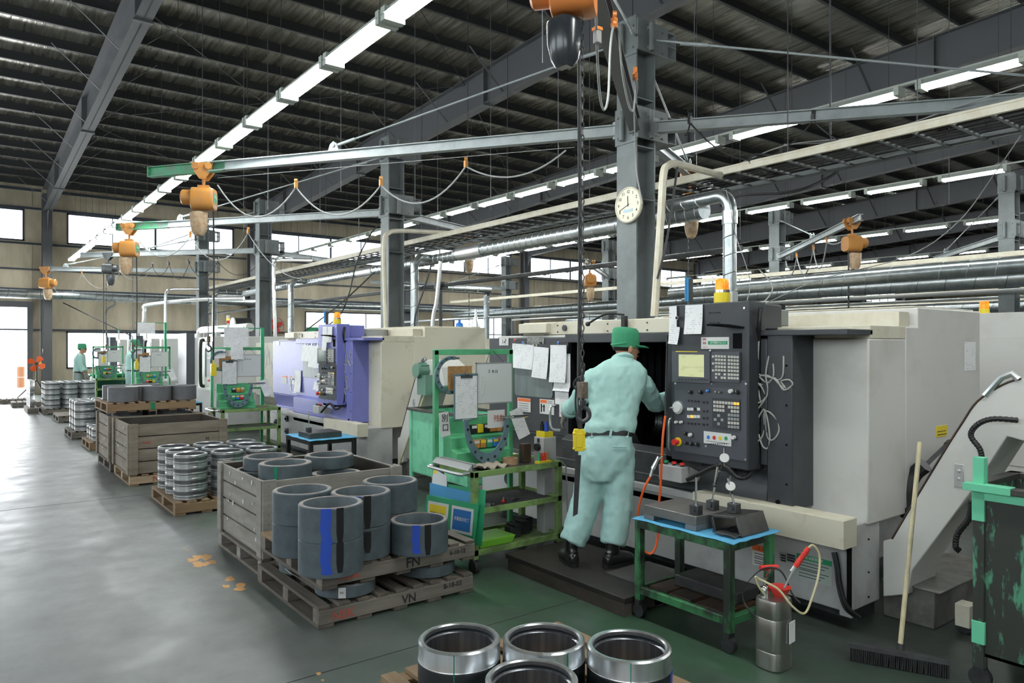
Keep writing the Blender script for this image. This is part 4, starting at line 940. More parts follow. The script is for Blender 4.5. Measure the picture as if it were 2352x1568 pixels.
duct(smooth(pb, 5), .055, 'silver flexible pipe bending down toward the far machines', 'branch ducts dropping to machines', 'silver', seam=9)
# ducts of the far bay
duct([V(17.75, 2.0, 3.1), V(17.75, 14.5, 3.1)], .2, 'spiral duct of the far bay at right, upper of the two', seam=.6)
duct([V(17.75, 14.5, 3.05), V(17.75, 27.5, 3.0)], .15, 'thinner spiral duct of the far bay beyond the machines', seam=.6)
duct([V(11.0, .8, 2.72), V(11.0, 5.0, 2.72), V(11.2, 9.5, 2.7)], .12, 'spiral duct right of the amber beacon, above the back machines', seam=.35)
duct([V(11.0, 2.6, 2.7), V(11.0, 2.6, 1.8)], .11, 'short vertical duct stub at the right edge', 'branch ducts dropping to machines', seam=.3)
duct([V(24, 4.0, 2.8), V(24, 27, 2.8)], .16, 'farther parallel spiral duct at right', seam=.8)
for k, (x, z) in enumerate(((17.2, 3.55), (23, 3.2), (30, 3.3))):
    g = M(); g.box((x-.05, 1.0, z-.05), (x+.05, 27, z+.05)); tag(g.build('cable_trunking', MT['cream']), ('cream cable trunking crossing the far bay', 'lower cream cable trunking in the far bay', 'farthest cream cable trunking on the right')[k], 'cable trunking')
for k, (x, z) in enumerate(((14.5, 2.62), (20.5, 2.85))):
    g = M(); g.cyl(V(x, 2, z), V(x, 27, z), .04, n=8); tag(g.build('steel_pipe', MT['silver']), ('thin bright steel pipe over the back machines at right', 'thin steel pipe farther off over the back machines')[k], 'pipe')
# cable ladder
def ladder(x0, x1, z, y0, y1, label):
    t = thing('cable_ladder', label, 'cable ladder', (x0, y0, z))
    for x in (x0, x1):
        g = M(); g.box((x-.02, y0, z-.042), (x+.02, y1, z+.042)); g.box((x-.026, y0, z+.02), (x-.02, y1, z+.03)); g.build('side_rail', MT['cream' if x == x0 else 'post'], t)
    k = 0; y = y0+.2
    while y < y1 and k < 95: g = M(); g.box((x0, y, z-.03), (x1, y+.03, z-.01)); g.build('rung', MT['post'], t); y += .32; k += 1
    for k in range(6):
        g = M(); x = x0+.08+k*.12; g.tube([V(x+.02*math.sin(y*1.1+k), y, z+.0+.012*math.sin(k+y)) for y in [y0+i*.8 for i in range(int((y1-y0)/.8))]], .012, 5); g.build('cable', MT['rubber'], t)
    y = y0+1.0
    while y < y1:
        g = M()
        for x in (x0, x1): g.tube([V(x, y, z), V(x, y, roofz(y)-.2)], .006, 4)
        g.build('hanger', MT['purlin'], t); y += 3.0
    return t
ladder(6.9, 7.75, 3.65, .3, 27.5, 'long cream cable ladder running above the thick duct')
# black pipe under the duct (compressed air main)
g = M(); g.cyl(V(7.1, 5.0, 2.78), V(7.1, 27, 2.78), .035, n=8); tag(g.build('air_pipe', MT['darksteel']), 'straight dark pipe running below the thick spiral duct', 'pipe')
g = M(); g.cyl(V(7.1, 11.5, 1.8), V(7.1, 11.5, 2.85), .035, n=8); g.box((7.02, 11.4, 2.72), (7.2, 11.6, 2.84)); tag(g.build('drop_pipe', MT['darksteel']), 'dark vertical pipe dropping from the straight dark pipe', 'pipe')
# conduits bending from the ladder down to the machines
def conduit(pts, r, label, m='cream'):
    g = M(); g.tube(smooth(pts, 7), r, 8); return tag(g.build('conduit_pipe', MT[m]), label, 'conduit', 'bent conduits beside the posts')
conduit([PD(1503, 726, 7.0), PD(1508, 650, 7.0), PD(1518, 500, 7.0), PD(1524, 400, 7.05), PD(1535, 380, 7.1), PD(1555, 376, 7.3), PD(1600, 388, 7.6), PD(1655, 402, 8.0)], .038, 'stout cream conduit bending over beside the clock post')
conduit([PD(886, 752, 12.5), PD(883, 640, 12.5), PD(882, 560, 12.5), PD(890, 537, 12.6), PD(920, 530, 12.9), PD(1035, 535, 13.6)], .04, 'cream conduit bending over in front of the second post')
conduit([V(6.27, 17.87, .0), PD(632, 770, 18), PD(630, 700, 18), PD(629, 610, 18), PD(636, 598, 18), PD(665, 597, 18.4), PD(715, 598, 19)], .045, 'pale conduit bending over beside the third post', 'silver')
conduit([PD(380, 760, 21), PD(380, 700, 21), PD(381, 675, 21), PD(390, 665, 21), PD(420, 664, 21.5), PD(455, 664, 22)], .04, 'thin silver pipe arching left of the farthest near post', 'silver')
conduit([V(6.2, 10.33, .0), PD(993, 760, 12), PD(1003, 690, 12), PD(1012, 600, 12)], .035, 'slanting silver pipe over the lilac lathe housing', 'silver')
conduit([PD(250, 820, 25), PD(243, 745, 25.3), PD(245, 712, 25.5), PD(262, 700, 25.5), PD(263, 690, 25.5)], .03, 'crooked grey downpipe under the wall duct', 'post')
def wire(pts, r, label, m='rubber', nm='cable', sm_=True):
    g = M(); g.tube(smooth(pts, 6) if sm_ else pts, r, 5); return tag(g.build(nm, MT[m]), label, 'cable' if nm == 'cable' else nm.split('_')[-1])
wire([PD(1510, 640, 6.9), PD(1530, 560, 6.9), PD(1548, 440, 6.95), PD(1556, 385, 7.1)], .012, 'black hose beside the stout cream conduit')
wire([PD(1655, 472, 8.3), PD(1700, 448, 8), PD(1820, 440, 8), PD(1900, 410, 8.1), PD(1950, 372, 8.1), PD(2000, 335, 8), PD(2100, 320, 7.8), PD(2200, 295, 7.4), PD(2352, 240, 7)], .018, 'thick black cable sagging under the cable ladder and over it to the right')
wire([PD(1760, 398, 7.95), PD(1735, 385, 7.95), PD(1722, 370, 7.95), PD(1735, 355, 7.95), PD(1785, 357, 7.95), PD(1795, 340, 7.95)], .016, 'looped black cable on top of the ladder right of the clock')
wire([PD(1650, 400, 8.5), PD(1800, 335, 8.3), PD(2000, 310, 8), PD(2200, 245, 7.6), PD(2352, 195, 7.2)], .008, 'grey wire running above the ladder to the upper right', 'cable_grey')
wire([PD(1800, 332, 8.3), PD(1950, 322, 8.2), PD(2120, 280, 7.8), PD(2352, 215, 7.2)], .007, 'second grey wire close to the first above the ladder', 'cable_grey')
wire([PD(1640, 760, 9), PD(1860, 650, 8.7), PD(2080, 590, 8.5), PD(2200, 510, 8), PD(2290, 390, 7.5), PD(2352, 300, 7)], .006, 'thin taut wire slanting up to the right edge', 'cable_grey')
wire([PD(690, 775, 12), PD(770, 735, 12.2), PD(800, 680, 12.5), PD(820, 600, 12.6), PD(850, 540, 12.7), PD(875, 510, 12.8)], .012, 'black cable rising from the lilac lathe to the second post')
wire([PD(640, 790, 12.4), PD(700, 760, 12.4), PD(790, 690, 12.5), PD(860, 625, 12.8)], .012, 'black cable slanting from the lilac lathe to the duct')
wire([PD(952, 752, 10.8), PD(955, 720, 10.8), PD(975, 660, 10.9), PD(990, 610, 11)], .014, 'black hose curving over the housing of the lilac lathe')
wire([PD(1716, 690, 7.7), PD(1722, 640, 7.72), PD(1690, 540, 7.72), PD(1676, 470, 7.75), PD(1668, 436, 7.8)], .005, 'thin wire wound down the slim duct elbow', 'cable_grey')
wire([PD(1750, 700, 6.2), PD(1775, 660, 6.3), PD(1745, 620, 6.4)], .006, 'thin lead over the dark pendant top', 'cable_grey')
wire([PD(145, 695, 25), PD(320, 780, 25)], .02, 'taut dark stay slanting across the beige wall', 'darksteel', 'stay_rod', False)
# stranded messenger wires to the arms
# long drop rods of the roof
rods = [(465, 13), (560, 15), (615, 12.5), (617, 18), (735, 15), (783, 11), (824, 16), (883, 16), (953, 12), (1005, 16), (1127, 12.5), (1246, 6.5), (1282, 9.5), (1595, 9), (1600, 13), (1700, 16), (1906, 8.8), (2107, 9), (2180, 12)]
for u, d in rods:
    p = PD(u, 300, d); zt = roofz(p.y)-.1; zb_ = 4.0 if d > 9 else 4.2
    g = M(); g.cyl(V(p.x, p.y, zb_), V(p.x, p.y, zt), .006, n=5); struct(tag(g.build('hanging_rod', MT['frame']), group='hanging rods of the roof'))
# small things over the lathes
g = M(); c = V(6.0, 8.75, 1.932); g.rev(c, [(0, 0), (.06, 0), (.055, .08), (.02, .17), (.017, .27), (0, .27)], n=16); tag(g.build('oil_can', MT['silver']), 'cone-shaped metal can standing on the housing of the lilac lathe', 'can')
g = M(); c = V(5.85, 8.95, 1.932); g.rev(c, [(0, 0), (.055, 0), (.055, .06), (.02, .08), (.02, .12), (0, .12)], n=12); tag(g.build('spray_bottle', MT['blue']), 'small blue bottle standing on the housing of the lilac lathe', 'bottle')
c = PD(957, 712, 26); g = M(); g.rev(PY(1158, 700, 29.55), [(0, 0), (.24, 0), (.24, .04), (0, .05)], V(0, -1, 0), 24); tag(g.build('wall_gauge', MT['white']), 'small round white gauge under the wall duct', 'gauge')
c = PY(633, 748, 29.5); g = M()
for k in range(4):
    a = k*math.pi/2+.4; dd = V(math.cos(a), 0, math.sin(a)); g.ob(c+dd*.16, dd*.13, V(0, .01, 0), dd.cross(V(0, 1, 0))*.07)
g.rev(c, [(.33, 0), (.34, .03), (.33, .06)], V(0, -1, 0), 24); tag(g.build('wall_fan', MT['red']), 'round red ventilator fan mounted left of the lilac lathe', 'fan')
c = PY(722, 758, 29.58); g = M(); g.box((c.x-.35, c.y-.05, c.z-.12), (c.x+.35, c.y, c.z+.12)); tag(g.build('exit_sign', MT['inkgreen']), 'small green emergency exit sign on the far wall', 'sign')
# ---------------------------------------------------------------- pallets, crates, rings
def wood(name, c, c2, st): return mat(name, c, .8, c2=c2, sc=3.2, amt=.8, st=st, thr=(.3, .72), bump=.2, bs=12)
WX = wood('wood_grey_x', (.24, .21, .18), (.10, .085, .07), (.5, 5, 7)); WY = wood('wood_grey_y', (.17, .145, .12), (.07, .06, .05), (5, .5, 7))
WXb = wood('wood_tan_x', (.31, .21, .12), (.2, .12, .06), (.5, 5, 7)); WYb = wood('wood_tan_y', (.30, .205, .12), (.18, .12, .07), (5, .5, 7))
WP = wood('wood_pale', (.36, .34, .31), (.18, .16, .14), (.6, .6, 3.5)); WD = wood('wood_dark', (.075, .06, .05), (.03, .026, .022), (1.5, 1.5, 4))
mat('cast', (.10, .128, .145), .55, c2=(.07, .09, .10), sc=9, amt=.8, bump=.15, bs=70)
mat('castrim', (.30, .28, .27), .6, c2=(.22, .13, .10), sc=9, amt=.8, thr=(.45, .6))
mat('castfar', (.15, .155, .165), .5, c2=(.11, .11, .12), sc=9, amt=.6)
mat('stripeblue', (.02, .075, .48), .5); mat('stripeblack', (.008, .008, .01), .5); mat('darkband', (.16, .165, .175), .45, .8)
mat('steelin', (.40, .41, .44), .3, .95, an=.4); mat('greenline', (.0, .25, .12), .5)
def pallet(x0, y0, z0, label, w=1.1, d=1.1, wx=None, wy=None, h=.13, n=9, marks=(), group='wooden pallets', first=None):
    wx, wy = wx or WX, wy or WY
    t = thing('wooden_pallet', label, 'pallet', (x0+w/2, y0+d/2, z0), group)
    for k in range(3):
        y = y0+k*(d-.09)/2; g = M(); g.box((x0, y, z0+.022), (x0+w, y+.09, z0+h-.022)); s_ = g.build('stringer', wx, t, .004)
    for z, nn, nm in ((z0+h-.022, n, 'top_board'), (z0, 5, 'bottom_board')):
        for k in range(nn):
            bw = .075 if nn > 6 else .10; x = x0+k*(w-bw)/(nn-1); g = M(); g.box((x, y0+random.uniform(0, .008), z), (x+bw, y0+d-random.uniform(0, .008), z+.022)); g.build(nm, first if (first and k == 0 and nn > 6) else wy, t, .003)
    for s_, fx_, fz, size, m_ in marks: text(s_, (x0+fx_*w, y0-.002, z0+fz*h), size, m_, t, 'y', 'stencil_mark')
    return t
mat('stencilred', (.42, .10, .07), .8); mat('stencilblack', (.03, .03, .03), .8)
def castring(x, y, z, label, R=.1875, r=.152, h=.21, group='grey cast bearing rings', m='cast', stripes=(), rot=0, mark=None):
    t = thing('bearing_ring', label, 'metal ring', (x, y, z), group)
    g = M(); c = V(x, y, z); g.rev(c, [(r+.006, 0), (R-.004, 0), (R, .004), (R, h-.006), (R-.006, h), (r+.004, h), (r, h-.006), (r, .006)], n=48, mats=[0, 0, 0, 0, 1, 0, 0, 0], shut=True)
    o = g.build('ring', [MT[m], MT['castrim' if m == 'cast' else m]], t)
    for a, wd, c_, z0_, z1_, jag in stripes:
        g = M(); n_ = 7; rows_ = []; random.seed(int(a*10)+5)
        for k in range(n_+1):
            f = k/n_; zz = z1_-(z1_-z0_)*f; sh = jag*random.uniform(-1, 1)*f; ww = wd*(1+jag*6*f*random.uniform(-.5, .5)) if jag else wd*(1-.35*max(0, f-.7)/.3)
            rows_.append([c+V((R+.0012)*math.cos(a+sh+ww*(j/3-.5)/R), (R+.0012)*math.sin(a+sh+ww*(j/3-.5)/R), zz-(.02*jag*8 if (k == n_ and j in (1, 2)) else 0)) for j in range(4)])
        g.sm = True; g.loft(rows_, closed=False, cap=False); g.build('paint_stripe', MT[c_], t)
    if mark:
        a = mark[1]; n = V(math.cos(a), math.sin(a), 0); p = c+n*(R+.002)+Z3*(h*.5); g = M(); g.ob(p, n.cross(Z3)*.022, Z3*.032, n*.001); tg = g.build('tag_sticker', MT['white'], t); text(mark[0], p+n*.0015, .018, MT['ink'], tg, ax=(Z3.cross(n), Z3))
    return t
# stack nearest the camera: two pallets with rings between and on top
mk = (('NSK', .14, .45, .075, MT['stencilred']), ('VN', .55, .45, .075, MT['stencilblack']), ('B-18-03', .85, .62, .045, MT['stencilblack']))
pallet(1.69, 4.1, 0, 'lowest worn wooden pallet, on the floor, marked VN', marks=mk)
pallet(1.72, 4.12, .215, 'worn wooden pallet marked FN, carrying blue-striped grey rings', marks=(('NSK', .16, .5, .075, MT['stencilred']), ('FN', .56, .5, .085, MT['stencilblack']), ('6-10-12', .87, .55, .04, MT['stencilblack'])), first=WYb)
th = .075
for x, y, l, mk_ in ((1.95, 4.30, 'thin grey ring between the two nearest pallets, white tag on it', ('591', -2.1)), (2.56, 4.32, 'thin grey ring between the two nearest pallets, at their right end', None), (1.93, 4.88, 'thin grey ring between the nearest pallets, at the left end', None), (2.56, 4.9, 'thin grey ring between the nearest pallets, at the back right', None)):
    castring(x, y, .137, l, h=th, mark=mk_)
g = M(); c = V(1.745, 4.62, .19); g.ob(c, V(.004, .07, 0), V(.05, .01, -.03), V(0, 0, .002)); tag(g.build('paper_slip', MT['white']), 'torn paper slip sticking out between the nearest pallets', 'paper')
zt = .352; AC = math.atan2(-.795, -.606)   # direction toward the camera
def at2(u, v, z): p = PZ(u, v, z); return p.x, p.y
hh = .2
SP = [((760, 1152), 2, 'front'), ((829, 1126), 2, 'middle'), ((695, 1122), 2, 'left'), ((896, 1101), 2, 'right'), ((963, 1190), 1, 'single')]
for (uv, n, w) in SP:
    ztop = zt+hh*n; x, y = at2(*uv, ztop)
    for k in range(n):
        st = ()
        lo, hi_ = 0, hh
        if w == 'front': st = ((AC+.10, .06, 'stripeblue', .0 if k else .03, hh, .04), (AC+.52, .042, 'stripeblack', 0 if k else .03, hh, 0))
        if w == 'middle': st = ((AC+.02, .065, 'stripeblue', .0 if k else .02, hh, .06), (AC+.42, .045, 'stripeblack', 0 if k else .05, hh-(.0 if k else .02), 0))
        if w == 'single': st = ((AC+.02, .05, 'stripeblue', .03, hh, .05), (AC+.42, .042, 'stripeblack', .01, hh, 0))
        lab = {'front': 'grey ring with broad blue and black stripes, %s of the frontmost stack', 'middle': 'grey striped ring, %s of the stack just behind the frontmost one', 'left': 'plain grey ring, %s of the left stack on the nearest pallet', 'right': 'plain grey ring, %s of the rear right stack on the nearest pallet', 'single': '%sgrey ring standing alone with a blue and a black stripe'}[w] % ('' if n == 1 else ('upper', 'lower')[k == 0])
        castring(x, y, zt+hh*k, lab, h=hh-.001, stripes=st, r=.155)
# crates
def crate(x0, y0, z0, h, label, w=1.1, d=1.1, planks=4, wp=None, marks=()):
    wp = wp or WP; t = thing('wooden_crate', label, 'crate', (x0+w/2, y0+d/2, z0), 'open wooden crates'); th = .02; ph = h/planks
    for nm, a, b, ax_ in (('side_panel', (x0, y0), (x0+w, y0), 0), ('side_panel', (x0, y0+d-th), (x0+w, y0+d-th), 0), ('side_panel', (x0, y0), (x0, y0+d), 1), ('side_panel', (x0+w-th, y0), (x0+w-th, y0+d), 1)):
        g = M()
        for k in range(planks):
            z = z0+k*ph
            if ax_ == 0: g.box((a[0]+th, a[1]+.002, z+.006), (b[0]-th, a[1]+th, z+ph-.006))
            else: g.box((a[0]+.002, a[1]+th, z+.006), (a[0]+th, b[1]-th, z+ph-.006))
        g.build(nm, wp, t, .003)
    for x in (x0-.012, x0+w-.08):
        for y in (y0-.018, y0+d-.002): g = M(); g.box((x, y-.004, z0), (x+.10, y+.022, z0+h+.006)); g.build('corner_batten', wp, t, .003)
    for y in (y0, y0+d-.09):
        for x in (x0-.018, x0+w-.002): g = M(); g.box((x-.003, y, z0), (x+.022, y+.10, z0+h+.006)); g.build('corner_batten', wp, t, .003)
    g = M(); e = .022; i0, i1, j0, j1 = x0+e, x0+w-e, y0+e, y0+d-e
    g.box((i0, j0, z0), (i1, j0+.004, z0+h-.012)); g.box((i0, j1-.004, z0), (i1, j1, z0+h-.012)); g.box((i0, j0, z0), (i0+.004, j1, z0+h-.012)); g.box((i1-.004, j0, z0), (i1, j1, z0+h-.012)); g.box((i0, j0, z0), (i1, j1, z0+.012)); g.build('shade_lining', WD, t)  # floor board plus added dark sheets, painting the shade inside the crate
    g = M()
    for x in (x0+.03, x0+w-.04):
        for k in range(planks*2): g.sph(V(x, y0-.019, z0+ph*(k+.5)/2), .005, n=5)
    g.build('nail', MT['darksteel'], t)
    g = M(); random.seed(int(y0*10))
    for k in range(16):
        y = y0+random.uniform(.15, .9); z = z0+random.uniform(.1, h-.03); w_, h_ = random.uniform(.008, .03), random.uniform(.01, .04)
        g.ob(V(x0-.001, y, z), V(0, w_/2, .003), V(0, -.003, h_/2), V(.001, 0, 0))
    g.build('torn_label', MT['white'], t)
    for s_, fx_, fz, size, m_ in marks: text(s_, (x0+fx_*w, y0-.002, z0+fz*h), size, m_, t, 'y', 'stencil_mark')
    return t
pallet(1.74, 5.26, 0, 'wooden pallet under the near open crate of grey rings', wx=WP, wy=WX)
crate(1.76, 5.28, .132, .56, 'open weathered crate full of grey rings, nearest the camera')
def ringfill(z, pts, labs, R=.2, h=.12):
    for (u, v), l in zip(pts, labs): x, y = at2(u, v, z); castring(x, y, z-h, l, R=R, r=.155, h=h)
F1 = [(2.0, 5.56), (2.44, 5.55), (2.0, 6.1), (2.5, 6.08)]
for i, (x, y) in enumerate(F1):
    for k in range(4): castring(x, y, .134+.13*k, 'grey ring inside the near open crate, mostly hidden below its rim', R=.2, r=.155, h=.125, group='grey rings packed inside the near crate')
castring(2.03, 5.55+.03, .656, 'top grey ring with a green stripe, sticking out of the near crate', R=.2, r=.155, h=.11, stripes=((AC-.05, .025, 'greenline', 0, .11, 0),))
castring(2.06, 6.06, .656, 'top grey ring at the back left of the near crate', R=.2, r=.155, h=.1)
castring(2.5, 5.84, .656, 'top grey ring at the back right of the near crate', R=.2, r=.155, h=.1)
# steel rings
def steelring(x, y, z, label, R=.16, r=.132, h=.11, group='machined steel bearing rings', kind=0, tilt=None):
    t = thing('steel_bearing_ring', label, 'metal ring', (x, y, z), group); c = V(x, y, z); g = M()
    pr = [(r+.004, 0), (R-.004, 0), (R, .004), (R, h*.20), (R-.004, h*.22), (R-.004, h*.28), (R, h*.30), (R, h*.42), (R-.003, h*.44), (R-.003, h*.76), (R, h*.78), (R, h-.006), (R-.005, h), (r+.004, h), (r, h-.004), (r, .004)]
    g.rev(c, pr, n=48, mats=[0, 0, 0, 0, 1, 0, 0, 0, 1, 0, 0, 0, 0, 0, 2, 0], shut=True); g.build('ring', [MT['steel'], MT['darkband'], MT['steelin']], t); return t
pallet(1.69, 7.66, 0, 'wooden pallet carrying tall stacks of shiny rings beside the near crate', wx=WXb, wy=WYb)
proto = None
for i in range(3):
    for j in range(3):
        for k in range(4 if i == 0 or j < 9 else 3):
            x, y, z = 1.88+.36*i, 7.86+.36*j, .132+.112*k
            lab = 'shiny banded steel ring in the four-high stacks behind the near crate'
            if proto is None: proto = steelring(x, y, z, lab, group='steel rings in the four-high stacks'); p0 = (x, y, z)
            else: dup(proto, (x-p0[0], y-p0[1], z-p0[2]))
# second crate group
pallet(1.62, 9.6, 0, 'pale pallet with red stencil under the second crate', wx=wood('wood_new', (.55, .42, .28), (.35, .25, .15), (.5, 5, 7)), wy=WYb, marks=(('NSK', .3, .5, .09, MT['stencilred']),))
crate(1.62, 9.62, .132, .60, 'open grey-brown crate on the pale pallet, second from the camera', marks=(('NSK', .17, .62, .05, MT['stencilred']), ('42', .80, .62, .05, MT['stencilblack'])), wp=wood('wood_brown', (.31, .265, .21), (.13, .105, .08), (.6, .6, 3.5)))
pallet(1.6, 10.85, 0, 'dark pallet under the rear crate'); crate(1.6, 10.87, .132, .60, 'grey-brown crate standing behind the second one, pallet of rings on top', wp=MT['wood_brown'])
for i, (x, y) in enumerate(((1.9, 9.95), (2.4, 9.95), (1.9, 10.4), (2.4, 10.4))): castring(x, y, .45, 'grey ring down inside the second crate', h=.12, group='grey rings inside the second crate')
for x, y in ((1.85, 11.15), (2.4, 11.15), (1.85, 11.65), (2.4, 11.65)): castring(x, y, .64, 'grey ring poking above the rim of the rear crate', h=.135, m='castfar', group='grey rings in the rear crate')
pallet(1.56, 10.82, .78, 'brown pallet lying on top of the rear crate, under four rows of grey rings', wx=WXb, wy=WYb)
g = M(); g.box((2.08, 10.815, .805), (2.13, 10.82, .9)); tag(g.build('green_tape', MT['greenline']), 'green tape strip on the side of the raised brown pallet', 'tape')
for i, (x, y, h_) in enumerate(((1.79, 11.08, .2), (2.2, 11.06, .2), (2.5, 11.42, .2), (1.8, 11.6, .2), (2.18, 11.7, .2), (2.68-.13, 11.04-.0, .2))):
    if i == 2: continue
    castring(x, y, .912, 'smooth grey ring on the raised brown pallet', R=.19 if i != 5 else .165, r=.155 if i != 5 else .13, h=h_, m='castfar', group='grey rings on the raised pallet')
g = M(); g.ob(V(1.98, 11.1, 1.115), V(.16, .0, .002), V(0, .1, .0), V(0, 0, .001)); tag(g.build('paper_slip', MT['white']), 'white paper lying on the grey rings of the raised pallet', 'paper')
# farther stacks
def grid(x0, y0, nx, ny, nz, px, py, R, h, z, lab, grp, r=None):
    P = None
    for i in range(nx):
        for j in range(ny):
            for k in range(nz):
                o = (px*i, py*j, h*1.02*k)
                if P is None: P = steelring(x0, y0, z, lab, R=R, r=r or R*.82, h=h, group=grp)
                else: dup(P, o)
pallet(1.66, 13.25, 0, 'small wooden pallet with low shiny rings', w=.9, d=.9, wx=WXb, wy=WYb, n=7)
grid(1.84, 13.45, 3, 3, 2, .27, .27, .125, .10, .132, 'small shiny ring in the low stacks on the small pallet', 'small rings on the low pallet')
pallet(1.6, 15.0, 0, 'wooden pallet under the two-ring-high dark-banded stacks', wx=WX, wy=WY)
grid(1.84, 15.25, 3, 3, 4, .36, .36, .17, .13, .132, 'shiny ring in the stacks on the fourth pallet along the aisle', 'rings on the fourth pallet')
pallet(1.72, 18.4, 0, 'empty wooden pallet covered with a grey board beside the aisle', wx=WX, wy=WY)
g = M(); g.box((1.72, 18.4, .132), (2.82, 19.5, .145)); tag(g.build('cover_board', WX), 'flat grey board lying on the empty pallet', 'board')
pallet(1.62, 20.7, 0, 'wooden pallet marked CM under the tall stacks of dark rings', wx=WX, wy=WY, marks=(('CM', .7, .5, .09, MT['stencilblack']),))
grid(1.84, 21.0, 3, 3, 5, .37, .37, .17, .125, .132, 'shiny ring in the tall dark-banded stacks near the far fan', 'rings on the pallet marked CM')
P_ = None
for j in range(2):
    for k in range(3):
        t = thing('steel_bearing_ring', 'shiny ring lying on its side left of the tall stacks', 'metal ring', (1.42+.0*k, 21.6+.4*k, .3+.34*j), 'rings lying on their sides'); g = M(); g.rev(V(1.40, 21.5+.4*k, .3+.34*j), [(.13, 0), (.165, 0), (.17, .05), (.165, .1), (.13, .1)], V(1, 0, 0), 28, shut=True); g.build('ring', MT['steel'], t)
g = M(); g.box((1.35, 21.3, .0), (1.58, 22.6, .12)); tag(g.build('timber_block', WX), 'timber block under the rings lying on their sides', 'timber')
pallet(1.15, 23.6, 0, 'small pallet beside the far fan, nearer one', w=.8, d=.8, wx=WX, wy=WY, n=6); pallet(.85, 25.2, 0, 'small pallet beside the far fan, farther one', w=.8, d=.8, wx=WX, wy=WY, n=6)
# foreground shiny rings on a pallet at the bottom edge
pallet(1.58, 2.0, 0, 'brown pallet at the bottom edge under the big shiny rings', wx=WXb, wy=WYb)
mat('bigsteel', (.84, .86, .88), .28, 1, an=.4, c2=(.5, .52, .54), sc=3, amt=.4, st=(14, 14, .3)); mat('bigband', (.02, .024, .028), .35, .3); mat('biginner', (.26, .27, .30), .32, .95, c2=(.45, .46, .50), sc=3, amt=.8, st=(14, 14, .3))
for u, d, l, st, h0 in ((1055, 3.32, 'big shiny ring at the bottom edge, left one with a green line', -.05, 0), (1249, 3.32, 'big shiny ring at the bottom edge, middle of the rear three', .55, 0), (1445, 3.24, 'big shiny ring at the bottom edge, right one with a white label', -.12, 0), (1221, 2.92, 'big shiny ring at the bottom edge, frontmost and cut by it', None, 0)):
    p = PD(u, 1400, d); x, y = p.x, p.y; R = .186; z = .132; h = .215; c = V(x, y, z)
    t = thing('steel_bearing_ring', l, 'metal ring', (x, y, z), 'big rings at the bottom edge')
    g = M(); pr = [(.16, 0), (R, 0), (R+.002, .004), (R+.002, h*.56), (R, h*.58), (R+.003, h*.60), (R+.001, h*.62), (R, h-.008), (R-.008, h), (R-.02, h), (R-.026, h-.006), (R-.027, h-.02), (R-.022, h-.026), (R-.022, h-.034), (R-.032, h-.04), (R-.032, .02), (.155, 0)]
    g.rev(c, pr, n=72, mats=[1, 1, 1, 1, 0, 0, 0, 0, 0, 0, 0, 1, 1, 2, 2, 2, 1], shut=False); g.build('ring', [MT['bigsteel'], MT['bigband'], MT['biginner']], t)
    if st is not None:
        g = M(); a = AC+st; g.sm = True
        g.loft([[c+V((R+.002+e)*math.cos(a+q), (R+.002+e)*math.sin(a+q), zz) for q in (-.012, .012)] for zz, e in ((h-.004, 0), (h*.63, .0005), (h*.60, .003), (h*.57, .002), (.01, .002))], closed=False, cap=False); g.build('green_line', MT['greenline'], t)
    if u == 1445:
        g = M(); g.sm = True; g.loft([[c+V((R+.004)*math.cos(AC+q), (R+.004)*math.sin(AC+q), zz) for q in (-.25, -.1, .05, .2)] for zz in (.115, .02)], closed=False, cap=False); g.build('paper_label', PAPER, t)
        g = M(); g.sm = True; g.loft([[c+V((R+.003)*math.cos(AC+q), (R+.003)*math.sin(AC+q), zz) for q in (1.05, 1.2, 1.35)] for zz in (.13, .0)], closed=False, cap=False); g.build('paint_stripe', MT['stripeblue'], t)
# paint marks on the floor
for (u, v, s_, l) in ((470, 1290, 1, 'orange paint patch on the grey floor left of the near crate'), (528, 1342, .8, 'smaller orange paint patch nearer the camera'), (424, 1262, .25, 'tiny orange fleck beyond the larger patches'), (735, 1450+105, .25, 'tiny orange fleck in front of the lowest pallet')):
    p = PZ(u, v, 0); g = M(); random.seed(int(u))
    for k in range(int(9*s_)+1):
        c = p+V(random.uniform(-.07, .07)*s_, random.uniform(-.2, .2)*s_, .0012+k*.00002); n = 9
        g.face([g.bm.verts.new(c+V(.045*s_*random.uniform(.5, 1.1)*math.cos(a), .07*s_*random.uniform(.5, 1.2)*math.sin(a), 0)) for a in [i*2*math.pi/n for i in range(n)]])
    struct(g.build('trim_%d' % (20+int(u)), mat('floor_orange', (.62, .33, .12), .6) if 'floor_orange' not in MT else MT['floor_orange']))
# ---------------------------------------------------------------- tool carts, tables, bins, conveyors, odds
mat('cartgreen', (.23, .36, .12), .5, c2=(.07, .10, .035), sc=6, amt=.7, thr=(.45, .62))
mat('framegreen', (.10, .44, .21), .5, c2=(.06, .28, .13), sc=6, amt=.6)
mat('tablegreen', (.05, .22, .085), .5, c2=(.02, .03, .022), sc=5, amt=1, st=(1, 1, .6), thr=(.42, .56))
mat('bingreen', (.20, .62, .38), .5, c2=(.08, .32, .2), sc=4, amt=.8, thr=(.5, .7))
mat('bindark', (.035, .04, .035), .45, c2=(.09, .30, .18), sc=9, amt=1, st=(1.6, 1.6, .45), thr=(.52, .60))
mat('mint', (.16, .62, .38), .45)
mat('matrub', (.05, .05, .05), .8, bump=.3, bs=200)
mat('clothblue', (.10, .38, .62), .8, bump=.2, bs=30)
mat('micro', (.13, .22, .25), .45, c2=(.08, .13, .15), sc=6, amt=.6)
mat('board', (.72, .74, .73), .35)
mat('cork', (.45, .25, .10), .8, c2=(.3, .16, .07), sc=20, amt=.8)
mat('cardboard', (.38, .23, .13), .8)
